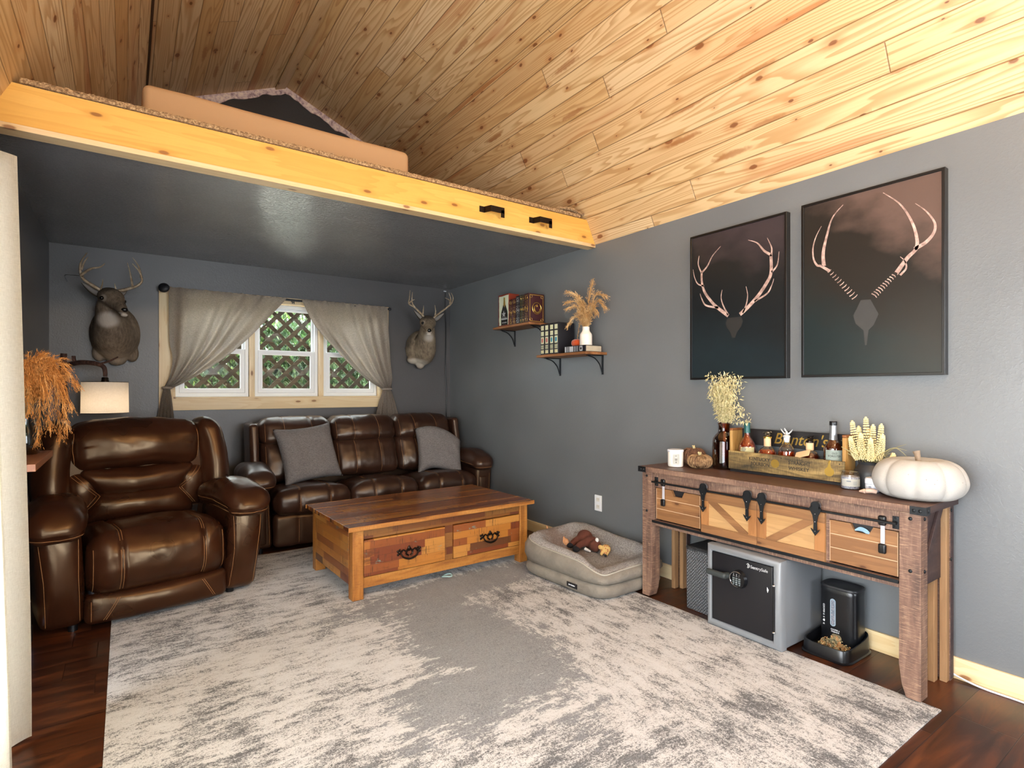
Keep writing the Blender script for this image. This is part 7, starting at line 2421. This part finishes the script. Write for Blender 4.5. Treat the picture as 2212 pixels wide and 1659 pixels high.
def ear(base, tip, width, nrm, parent, mat):
    b = Vector(base); e = Vector(tip); ax = (e - b); L_ = ax.length; ax.normalize()
    nr = Vector(nrm); nr = (nr - ax * nr.dot(ax)).normalized(); s_ = ax.cross(nr)
    for nm, off, ml, k in (('ear', 0.0, mat, 1.0), ('inner_ear', 0.004, MEARP, 0.74)):
        bm = B()
        def f(u, v):
            w = width * k * (sin(pi * min(1, (0.12 + 0.88 * u)) ** 0.8)) ** 0.8 * (1 if u < 0.999 else 0.02)
            th = (v - 0.5) * 2.4
            return b + ax * (L_ * (0.04 if k < 1 else 0) + L_ * u * (0.93 if k < 1 else 1)) + s_ * w * sin(th) - nr * w * 0.8 * cos(th) + nr * (off + w * 0.35)
        sheet(bm, f, 12, 10)
        bmesh.ops.solidify(bm, geom=bm.faces[:], thickness=0.003)
        o = fin(nm, bm, ml, parent if nm == 'ear' else last, angle=80)
        last = o
# ---- left mount, head turned to its left
D1 = (-0.065, YB, 1.70)
t = thing('deer_mount', 'deer shoulder mount on the back wall above the lamp, head turned to the window', 'deer mount', D1)
F1 = fur_mat('left_deer_fur', (-0.045, -0.345, 0.075), (0.07, 0.10, 0.055), 0, [((0.050, -0.42, 0.165), (0.05, 0.06, 0.045), '#2f2824', 0.7), ((0.045, -0.455, 0.105), (0.03, 0.05, 0.018), '#cfc6bc', 0.9), ((-0.073, -0.393, 0.227), (0.030, 0.03, 0.026), '#a89c8e', 0.6), ((0.06, -0.38, 0.213), (0.028, 0.03, 0.026), '#a89c8e', 0.6), ((-0.03, -0.33, 0.29), (0.07, 0.07, 0.035), '#3a2f27', 0.6), ((-0.05, -0.12, -0.20), (0.14, 0.12, 0.07), '#93887b', 0.6)])
bm = B()
limb(bm, [(-0.065, 5.419, 1.705, 0.158, 0.225), (-0.067, 5.36, 1.695, 0.166, 0.222), (-0.078, 5.27, 1.70, 0.140, 0.190), (-0.092, 5.21, 1.76, 0.108, 0.140), (-0.100, 5.175, 1.83, 0.088, 0.105), (-0.103, 5.15, 1.89, 0.078, 0.085), (-0.100, 5.13, 1.945, 0.058, 0.055)], 26, 5, (1, 0, 0))
limb(bm, [(-0.1274, 5.1722, 1.9442, 0.0522, 0.0580), (-0.1042, 5.1258, 1.9500, 0.0742, 0.0719), (-0.0752, 5.0678, 1.9326, 0.0742, 0.0719), (-0.0520, 5.0214, 1.8978, 0.0545, 0.0557), (-0.0311, 4.9750, 1.8630, 0.0394, 0.0418), (-0.0149, 4.9402, 1.8363, 0.0336, 0.0348), (-0.0033, 4.9170, 1.8247, 0.0186, 0.0209)], 20, 5)
# leg stubs and brisket
ball(bm, (-0.165, 5.36, 1.545), 0.055, (0.9, 1.0, 1.3)); ball(bm, (-0.055, 5.345, 1.510), 0.060, (1.2, 1.1, 1.1)); ball(bm, (0.045, 5.375, 1.545), 0.050, (0.9, 0.9, 1.4))
for v in bm.verts: v.co.y = min(v.co.y, YB - 0.001)
remesh(fin('body', bm, F1, t), 0.0075, 6)
bm = B()
for p in ((-0.1425, 5.0272, 1.9268), (-0.0079, 5.0411, 1.9129)): ball(bm, p, 0.0145, u=14, v=10)
fin('eyes', bm, MEYE, t)
bm = B(); ball(bm, (-0.0056, 4.9205, 1.8375), 0.021, (1.1, 0.8, 0.8), u=14, v=9)
fin('nose', bm, simple('wet_black_nose', '#12100f', 0.25), t)
bm = B(); ball(bm, (-0.0079, 4.9321, 1.8015), 0.021, (1.1, 1.0, 0.6), u=12, v=8)
fin('white_chin', bm, simple('white_chin_fur', '#bab2a9', 0.9), t)
ear((-0.150, 5.15, 1.955), (-0.272, 5.14, 2.050), 0.030, (0.1, -1, 0.2), t, F1)
ear((-0.045, 5.13, 1.968), (0.015, 5.19, 2.035), 0.024, (0.5, -0.6, 0.2), t, F1)
antler([([(-0.145, 5.11, 1.99), (-0.200, 5.10, 2.025), (-0.250, 5.08, 2.060), (-0.266, 5.06, 2.10), (-0.268, 5.05, 2.155), (-0.252, 5.06, 2.207), (-0.230, 5.08, 2.255)], 0.0125, 0.003),
        ([(-0.262, 5.06, 2.125), (-0.243, 5.04, 2.180), (-0.222, 5.05, 2.220)], 0.008, 0.002), ([(-0.264, 5.06, 2.085), (-0.206, 5.01, 2.128), (-0.150, 5.00, 2.147), (-0.122, 5.01, 2.180)], 0.010, 0.002), ([(-0.150, 5.10, 2.0), (-0.139, 5.06, 2.035), (-0.137, 5.05, 2.068)], 0.006, 0.0015), ([(-0.262, 5.07, 2.078), (-0.247, 5.04, 2.075)], 0.006, 0.003)], t)
antler([([(-0.055, 5.10, 1.995), (0.010, 5.10, 2.018), (0.075, 5.09, 2.050), (0.104, 5.08, 2.093), (0.086, 5.05, 2.150), (0.042, 5.04, 2.205)], 0.0125, 0.003),
        ([(0.100, 5.09, 2.11), (0.092, 5.10, 2.16), (0.078, 5.10, 2.21), (0.044, 5.10, 2.262)], 0.009, 0.002), ([(0.045, 5.10, 2.036), (0.036, 5.11, 2.10), (0.026, 5.11, 2.16), (0.012, 5.10, 2.218)], 0.009, 0.002), ([(-0.058, 5.09, 1.998), (-0.066, 5.06, 2.045)], 0.007, 0.0015)], t)
bm = B(); tube(bm, spline([(-0.262, 5.08, 2.083), (-0.31, 5.11, 2.088), (-0.36, 5.13, 2.084), (-0.365, 5.41, 2.084)], 5), 0.0022, 6)
bm2 = None
fin('black_wire', bm, MBLKP, t)
# ---- right mount, facing the room
D2 = (2.575, YB, 1.70)
t = thing('deer_mount', 'deer shoulder mount by the right corner of the back wall, facing the room', 'deer mount', D2)
F2 = fur_mat('right_deer_fur', (-0.030, -0.375, 0.085), (0.085, 0.09, 0.055), 0, [((-0.06, -0.36, 0.290), (0.055, 0.06, 0.045), '#3a322c', 0.7), ((-0.130, -0.383, 0.225), (0.028, 0.03, 0.026), '#b3a899', 0.6), ((-0.012, -0.370, 0.227), (0.028, 0.03, 0.026), '#b3a899', 0.6), ((-0.115, -0.485, 0.118), (0.035, 0.04, 0.018), '#cfc6bc', 0.8), ((-0.08, -0.10, -0.17), (0.14, 0.12, 0.05), '#b3aa9c', 0.9), ((-0.17, -0.04, 0.10), (0.09, 0.1, 0.13), '#35302c', 0.6)], ('#5a5044', '#7a6c5a', '#8d7f6b'))
bm = B()
limb(bm, [(2.575, 5.419, 1.700, 0.160, 0.185), (2.580, 5.36, 1.695, 0.150, 0.190), (2.585, 5.29, 1.695, 0.118, 0.165), (2.578, 5.235, 1.755, 0.100, 0.120), (2.566, 5.195, 1.825, 0.086, 0.095), (2.556, 5.165, 1.885, 0.076, 0.080), (2.545, 5.145, 1.93, 0.058, 0.055)], 26, 5, (1, 0, 0))
limb(bm, [(2.5539, 5.1822, 1.9334, 0.0522, 0.0557), (2.5400, 5.1300, 1.9485, 0.0812, 0.0696), (2.5191, 5.0662, 1.9299, 0.0777, 0.0673), (2.4959, 5.0140, 1.8986, 0.0534, 0.0522), (2.4727, 4.9618, 1.8638, 0.0394, 0.0394), (2.4542, 4.9212, 1.8371, 0.0336, 0.0336), (2.4449, 4.8980, 1.8255, 0.0186, 0.0209)], 20, 5)
ball(bm, (2.49, 5.36, 1.575), 0.055, (1.3, 1.0, 0.9)); ball(bm, (2.56, 5.34, 1.535), 0.050, (1.0, 1.0, 1.2)); ball(bm, (2.665, 5.37, 1.590), 0.050, (1.1, 0.9, 1.0))
for v in bm.verts: v.co.y = min(v.co.y, YB - 0.001)
remesh(fin('body', bm, F2, t), 0.0075, 6)
bm = B()
for p in ((2.4437, 5.0372, 1.9253), (2.5667, 5.0511, 1.9276)): ball(bm, p, 0.0145, u=14, v=10)
fin('eyes', bm, MEYE, t)
bm = B(); ball(bm, (2.4472, 4.9003, 1.8383), 0.021, (1.0, 0.7, 0.9), u=14, v=9)
fin('nose', bm, simple('wet_black_nose', '#12100f', 0.25), t)
bm = B(); ball(bm, (2.4495, 4.9142, 1.8046), 0.020, (1.1, 1.0, 0.6), u=12, v=8)
fin('white_chin', bm, simple('white_chin_fur', '#bab2a9', 0.9), t)
ear((2.490, 5.14, 1.968), (2.385, 5.13, 2.060), 0.026, (0, -1, 0.1), t, F2)
ear((2.618, 5.14, 1.968), (2.735, 5.13, 2.060), 0.026, (0, -1, 0.1), t, F2)
antler([([(2.505, 5.12, 1.985), (2.462, 5.10, 2.02), (2.378, 5.09, 2.083), (2.308, 5.07, 2.112), (2.304, 5.05, 2.165), (2.316, 5.06, 2.243)], 0.0115, 0.0025),
        ([(2.385, 5.09, 2.08), (2.350, 5.08, 2.12), (2.340, 5.07, 2.165), (2.346, 5.07, 2.230)], 0.008, 0.002), ([(2.308, 5.07, 2.11), (2.320, 5.04, 2.135), (2.346, 5.02, 2.150)], 0.008, 0.002), ([(2.475, 5.11, 2.008), (2.464, 5.07, 2.05), (2.468, 5.07, 2.108)], 0.009, 0.0015)], t)
antler([([(2.595, 5.12, 1.985), (2.632, 5.10, 2.025), (2.725, 5.09, 2.098), (2.785, 5.07, 2.155), (2.796, 5.05, 2.215), (2.775, 5.06, 2.266)], 0.0115, 0.0025),
        ([(2.778, 5.075, 2.145), (2.768, 5.05, 2.20), (2.745, 5.05, 2.262)], 0.008, 0.002), ([(2.775, 5.075, 2.14), (2.735, 5.02, 2.180), (2.680, 5.01, 2.196)], 0.008, 0.002), ([(2.615, 5.11, 2.010), (2.604, 5.07, 2.06), (2.595, 5.07, 2.122)], 0.009, 0.0015)], t)

# ================================================================== branch wall lamp
MBRN = Mat('branch_bark', '#3c2720', 0.8)
MBRN.color(MBRN.ramp(MBRN.noise(MBRN.map(MBRN.coord(), (3, 3, 1)), 20, 4, 0.7), [(0.35, '#2b1a15'), (0.55, '#4a3028'), (0.7, '#6b4a3a')]))
MBRN.bump(MBRN.noise(MBRN.coord(), 50, 3, 0.7), 0.7, 0.005); MBRN = MBRN.m
lc = (-0.122, 5.02)
t = thing('wall_lamp', 'rustic branch wall lamp with a white drum shade above the recliner', 'lamp', (-0.385, YB, 1.45))
bm = B(); tube(bm, spline([(-0.385, 5.395, 1.03), (-0.380, 5.39, 1.20), (-0.388, 5.392, 1.38), (-0.384, 5.39, 1.53)], 5), [0.021, 0.020], 12)
fin('wall_branch', bm, MBRN, t)
bm = B()
tube(bm, spline([(-0.38, 5.375, 1.435), (-0.34, 5.28, 1.445), (-0.27, 5.16, 1.455), (-0.19, 5.07, 1.448), (-0.135, 5.03, 1.425), (-0.122, 5.02, 1.385), (-0.122, 5.02, 1.35)], 6), [0.020, 0.013], 10)
tube(bm, spline([(-0.30, 5.22, 1.45), (-0.312, 5.21, 1.475), (-0.315, 5.21, 1.505)], 4), [0.013, 0.012], 8)
tube(bm, spline([(-0.16, 5.05, 1.442), (-0.10, 5.01, 1.462), (-0.045, 4.98, 1.495)], 4), [0.009, 0.005], 8)
fin('arm_branch', bm, MBRN, t)
bm = B(); lathe(bm, [(0.018, 1.345), (0.022, 1.340), (0.022, 1.325), (0.026, 1.320), (0.026, 1.312), (0.018, 1.306), (0.018, 1.26)], (lc[0], lc[1], 0), 20)
fin('socket', bm, MBRONZE, t)
bm = B()
RS = 0.146
lathe(bm, [(RS, 1.083), (RS - 0.002, 1.083), (RS - 0.005, 1.311), (RS - 0.003, 1.311)], (lc[0], lc[1], 0), 56)
bmesh.ops.delete(bm, geom=[f for f in bm.faces if len(f.verts) > 4], context='FACES')
fin('lamp_shade', bm, MSHADE, t, angle=60)
bm = B()
tube(bm, [(lc[0] + (RS - 0.001) * cos(a), lc[1] + (RS - 0.001) * sin(a), 1.084) for a in [2 * pi * i / 56 for i in range(56)]], 0.002, 5, closed=True)
tube(bm, [(lc[0] + (RS - 0.004) * cos(a), lc[1] + (RS - 0.004) * sin(a), 1.310) for a in [2 * pi * i / 56 for i in range(56)]], 0.002, 5, closed=True)
for k in range(3): tube(bm, [(lc[0] + 0.016 * cos(k * 2.1), lc[1] + 0.016 * sin(k * 2.1), 1.308), (lc[0] + (RS - 0.004) * cos(k * 2.1), lc[1] + (RS - 0.004) * sin(k * 2.1), 1.309)], 0.0018, 5)
fin('shade_ring', bm, MBRONZE, t)
mb = Mat('frosted_bulb', '#fff3df', 0.4); mb.b.inputs['Emission Color'].default_value = (1, 0.62, 0.30, 1); mb.b.inputs['Emission Strength'].default_value = 2.5
bm = B(); lathe(bm, [(0.012, 1.262), (0.016, 1.245), (0.029, 1.215), (0.030, 1.20), (0.022, 1.178), (0.004, 1.170)], (lc[0], lc[1], 0), 20)
fin('bulb', bm, mb.m, t)
add_light('wall_lamp_light', 'POINT', (lc[0], lc[1], 1.14), (0, 0, 0), 1.1, (1.0, 0.74, 0.48), 0.03)

# ================================================================== curtains at the window
def interp(P, t):
    n = len(P) - 1
    x = min(max(t, 0), 0.99999) * n
    i = int(x); f_ = x - i
    return tuple(a + (b - a) * f_ for a, b in zip(P[i], P[i + 1]))
def drape(Lp, Rp, Lb, Rb, label, folds, seed):
    """fabric fans from a rod to a tie, then hangs in a tail"""
    L_ = spline(Lp, 8); R_ = spline(Rp, 8)
    t = thing('window_curtain', label, 'curtain', (Lp[0][0], 5.35, 1.1), 0, None)
    nu, nv = 90, 60
    bm = B()
    def f(u, v):
        a = interp(L_, v); b = interp(R_, v)
        x = a[0] + (b[0] - a[0]) * u; z = a[1] + (b[1] - a[1]) * u
        sag = 0
        w = 1 - 0.62 * v ** 1.5
        ph = u * folds * 2 * pi + seed
        amp = 0.024 * (0.35 + 0.65 * min(1, v * 3)) * w
        y = 5.345 + amp * sin(ph + 1.5 * sin(u * 9 + seed)) + 0.010 * w * mnoise.noise(Vector((u * 9 + seed, v * 3, 0))) + 0.004 * sin(ph * 3.1) * max(0, 1 - v * 14)
        # drapes belly towards the room
        y -= 0.018 * max(0, 1 - v * 8)
        y -= 0.05 * sin(pi * v) * (0.4 + 0.6 * u if seed < 5 else 1 - 0.6 * u)
        z += 0.004 * sin(ph * 1.7) * max(0, 1 - v * 10)
        return (x, y, z)
    sheet(bm, f, nu, nv)
    bmesh.ops.solidify(bm, geom=bm.faces[:], thickness=0.0015)
    fin('curtain_panel', bm, MLINEN, t, angle=80)
    (lx0, lz0), (lx1, lz1) = Lb; (rx0, rz0), (rx1, rz1) = Rb
    bm = B()
    def g(u, v):
        a = (lx0 + (lx1 - lx0) * v ** 0.8, lz0 + (lz1 - lz0) * v); b = (rx0 + (rx1 - rx0) * v ** 0.8, rz0 + (rz1 - rz0) * v)
        ph = u * 7 * 2 * pi * 0.6 + seed
        return (a[0] + (b[0] - a[0]) * u, 5.345 + (0.006 + 0.020 * v) * sin(ph), a[1] + (b[1] - a[1]) * u)
    sheet(bm, g, 50, 20)
    bmesh.ops.solidify(bm, geom=bm.faces[:], thickness=0.0015)
    fin('curtain_tail', bm, MLINEN, t, angle=80)
    bm = B()
    cx_ = (lx0 + rx0) / 2; cz_ = (lz0 + rz0) / 2
    tube(bm, [(cx_ + (abs(rx0 - lx0) / 2 + 0.006) * cos(a), 5.345 + 0.030 * sin(a), cz_ + 0.004) for a in [2 * pi * i / 24 for i in range(24)]], 0.012, 6, closed=True, flat=1.0)
    fin('tie_band', bm, MLINEN, t, angle=80)
drape([(0.291, 2.102), (0.293, 1.838), (0.299, 1.636), (0.318, 1.516), (0.300, 1.375), (0.262, 1.279)], [(1.216, 2.096), (1.04, 1.883), (0.886, 1.706), (0.737, 1.561), (0.566, 1.425), (0.42, 1.323), (0.303, 1.262)],
      [(0.258, 1.270), (0.206, 0.975)], [(0.303, 1.262), (0.335, 0.975)], 'grey linen curtain on the left side of the window, tied back', 6, 1.0)
drape([(1.34, 2.100), (1.441, 1.891), (1.55, 1.742), (1.684, 1.602), (1.834, 1.457), (1.989, 1.344), (2.149, 1.256)], [(2.193, 2.098), (2.212, 1.802), (2.225, 1.562), (2.244, 1.37), (2.228, 1.262)],
      [(2.149, 1.256), (2.060, 0.975)], [(2.228, 1.262), (2.330, 0.975)], 'grey linen curtain on the right side of the window, tied back', 6, 6.0)
t = thing('curtain_rod', 'black curtain rod with a round knob at its left end over the window', 'curtain rod', (1.24, 5.35, 2.085))
bm = B(); cyl(bm, (0.265, 5.350, 2.088), (2.215, 5.350, 2.082), 0.010, n=14)
fin('rod', bm, MBLKM, t)
bm = B(); lathe(bm, [(0.010, -0.004), (0.036, 0.0), (0.041, 0.012), (0.036, 0.026), (0.015, 0.032), (0.002, 0.033)], (0.262, 5.345, 2.088), 28, M=Matrix.Rotation(radians(75), 4, 'X') @ Matrix.Rotation(radians(-20), 4, 'Y'))
fin('knob', bm, MBLKM, t, angle=60)
bm = B(); ball(bm, (2.222, 5.350, 2.082), 0.016); 
fin('knob', bm, MBLKM, t)
bm = B()
for x in (0.275, 1.272, 2.205): bb(bm, x - 0.007, x + 0.007, 5.352, 5.40, 2.078, 2.092, 0.002)
bb(bm, 1.262, 1.268, 5.335, 5.343, 2.050, 2.074, 0.001); bb(bm, 1.277, 1.283, 5.335, 5.343, 2.050, 2.074, 0.001); bb(bm, 1.262, 1.283, 5.335, 5.343, 2.060, 2.065, 0.001)
fin('rod_bracket', bm, MBLKM, t)

# ================================================================== cream curtain at the glazed door
t = thing('door_curtain', 'long cream linen curtain at the left edge of the room', 'curtain', (-0.37, 2.1, 0.02))
bm = B()
def cf(u, v):
    y = 0.95 + (2.560 - 0.95) * u
    z = 2.065 - 2.045 * v
    ph = (y - 2.56) * 2 * pi / 0.19 + 1.2
    k = 0.85 + 0.15 * v
    amp = 0.050 * k
    x = -0.372 + amp * sin(ph) + 0.010 * sin(y * 7 + v * 3) + 0.014 * v
    y2 = y + 0.018 * sin(2 * ph) + 0.010 * v * u + 0.006 * sin(v * 9) 
    if u > 0.93: x += 0.03 * (u - 0.93) / 0.07
    z += 0.005 * sin(ph * 2) * max(0, 1 - v * 20)
    return (x, y2, z)
sheet(bm, cf, 200, 40)
bmesh.ops.solidify(bm, geom=bm.faces[:], thickness=0.002)
fin('curtain_panel', bm, MCREAM, t, angle=80)
bm = B(); cyl(bm, (-0.372, -1.0, 2.045), (-0.372, 2.57, 2.045), 0.011, n=14)
for y in (-0.9, 2.50): bb(bm, XL, -0.365, y - 0.006, y + 0.006, 2.04, 2.05, 0.001)
fin('rod', bm, MBLKM, t)

# ================================================================== shelf with vase and pampas on the left wall
t = thing('wall_shelf', 'thick wooden floating shelf on the left wall beside the recliner', 'shelf', (-0.39, 3.30, 0.93))
bm = B(); rbox(bm, (-0.387, 3.285, 0.9325), (0.174, 0.65, 0.030), 0.002)
fin('board', bm, board_mat('warm_shelf_wood', ['#7a4a30', '#96603e', '#ab7250', '#5c3524'], 'Y', False, 0.4, 1.2), t, smooth=False)
vc = (-0.388, 3.44, 0.948)
t = thing('glass_vase', 'smoky glass vase on the left wall shelf, partly behind the curtain', 'vase', vc)
bm = B(); lathe(bm, [(0.042, 0), (0.052, 0.006), (0.056, 0.05), (0.050, 0.11), (0.036, 0.16), (0.040, 0.19), (0.038, 0.19), (0.032, 0.16), (0.046, 0.11), (0.050, 0.05), (0.03, 0.012)], vc, 36)
fin('vase_body', bm, MSMOKE, t, angle=70)
t = thing('pampas_grass', 'big drooping pampas plumes at the left edge, warm light painted into their colour', 'dried grass', (vc[0], vc[1], 1.14))
bm = B(); bs = B()
rg = random.Random(21)
E_ = [((0.13, 0.05, 0.375), (0.05, 0.0, 0.46)), ((0.17, -0.04, 0.22), (0.09, -0.03, 0.43)), ((0.10, -0.10, 0.13), (0.07, -0.08, 0.40)), ((0.05, -0.05, 0.06), (0.06, -0.05, 0.36)), ((0.13, 0.03, 0.07), (0.09, 0.02, 0.36)), ((0.03, -0.12, 0.20), (0.02, -0.08, 0.42)), ((0.02, -0.16, 0.32), (0.0, -0.06, 0.42)), ((0.08, -0.12, 0.30), (0.03, -0.04, 0.44)), ((0.16, -0.06, 0.12), (0.11, -0.04, 0.36)), ((0.12, -0.08, 0.35), (0.06, -0.04, 0.43)), ((0.19, 0.02, 0.33), (0.10, 0.0, 0.44))]
for i, (e, m_) in enumerate(E_):
    pts = spline([(vc[0], vc[1], vc[2] + 0.02), (vc[0] + m_[0] * 0.15, vc[1] + m_[1] * 0.15, vc[2] + 0.19), (vc[0] + m_[0], vc[1] + m_[1], vc[2] + m_[2]), (vc[0] + e[0], vc[1] + e[1], vc[2] + e[2])], 8)
    tube(bs, pts, [0.0017, 0.0008], 4)
    plume(bm, pts, 0.085, 300 + i, 190, 0.0009, 0.75, 0.40)
for v in bm.verts: v.co.x = max(v.co.x, XL + 0.004)
fin('plumes', bm, MPAMPO, t, smooth=False)
fin('stems', bs, simple('pampas_stems_dark', '#a57a3e', 0.8), t)

# small lit device on the floor
t = thing('night_light', 'small black device with a glowing blue-white grille on the floor left of the recliner', 'light', (-0.405, 3.60, 0.0))
bm = B(); rbox(bm, (-0.405, 3.60, 0.045), (0.055, 0.05, 0.088), 0.012, k=3)
fin('housing', bm, MBLKM, t)
mg = Mat('blue_white_glow', '#8fa0ff', 0.4); mg.b.inputs['Emission Color'].default_value = (0.55, 0.62, 1, 1); mg.b.inputs['Emission Strength'].default_value = 4
bm = B()
for i in range(5): rbox(bm, (-0.400 + 0.002 * i, 3.5735, 0.036 + i * 0.007), (0.022 - 0.003 * abs(i - 2), 0.003, 0.0035), 0.001, k=1, M=Matrix.Rotation(-0.3, 3, 'Y'))
fin('glowing_grille', bm, mg.m, t)
# clear toy under the table
bm = B(); tube(bm, [(1.75 + 0.035 * cos(a), 3.245 + 0.022 * sin(a), 0.017 + 0.004 * sin(a * 2)) for a in [2 * pi * i / 20 for i in range(20)]], 0.0055, 7, closed=True)
tag(origin(fin('clear_ring', bm, simple('clear_teal_plastic', '#9fb8b4', 0.2)), (1.75, 3.245, 0.012)), 'small clear plastic ring lying on the rug under the coffee table', 'toy')

# ================================================================== the room's own lamps (behind the camera)
def pendant(loc, label, watts):
    t = thing('ceiling_lamp', label, 'lamp', loc, 0, 'warm pendant lamps behind the camera')
    x, y, z = loc
    bm = B(); lathe(bm, [(0.045, 0.0), (0.05, 0.02), (0.03, 0.07), (0.012, 0.09)], loc, 24)
    fin('lamp_holder', bm, MBRONZE, t)
    bm = B(); cyl(bm, (x, y, z + 0.08), (x, y, 4.0), 0.004, n=8); fin('cord', bm, MBLKP, t)
    bm = B(); ball(bm, (x, y, z - 0.025), 0.035); fin('bulb', bm, mb.m, t)
    add_light('pendant_light', 'POINT', (x, y, z - 0.16), (0, 0, 0), watts, (1.0, 0.72, 0.42), 0.09)
pendant((1.60, -0.15, 3.15), 'bare bulb pendant lamp nearer the right wall, behind the camera', 66)
pendant((0.55, -0.35, 3.15), 'bare bulb pendant lamp nearer the left wall, behind the camera', 56)

GR = {'whiskey_bottle': 'whiskey bottles in the rack', 'throw_pillow': 'grey throw pillows on the sofa', 'plush_toy': 'plush toys in the dog bed', 'window_curtain': 'tied-back linen curtains at the window',
      'wall_outlet': 'white wall outlets', 'deer_mount': 'deer mounts on the back wall', 'garden_bush': 'bushes outside the window', 'garden_tree': 'trees outside the window'}
for o in bpy.data.objects:
    if o.parent is None and 'label' in o and 'group' not in o:
        k = o.name.split('.')[0]
        if k in GR: o['group'] = GR[k]
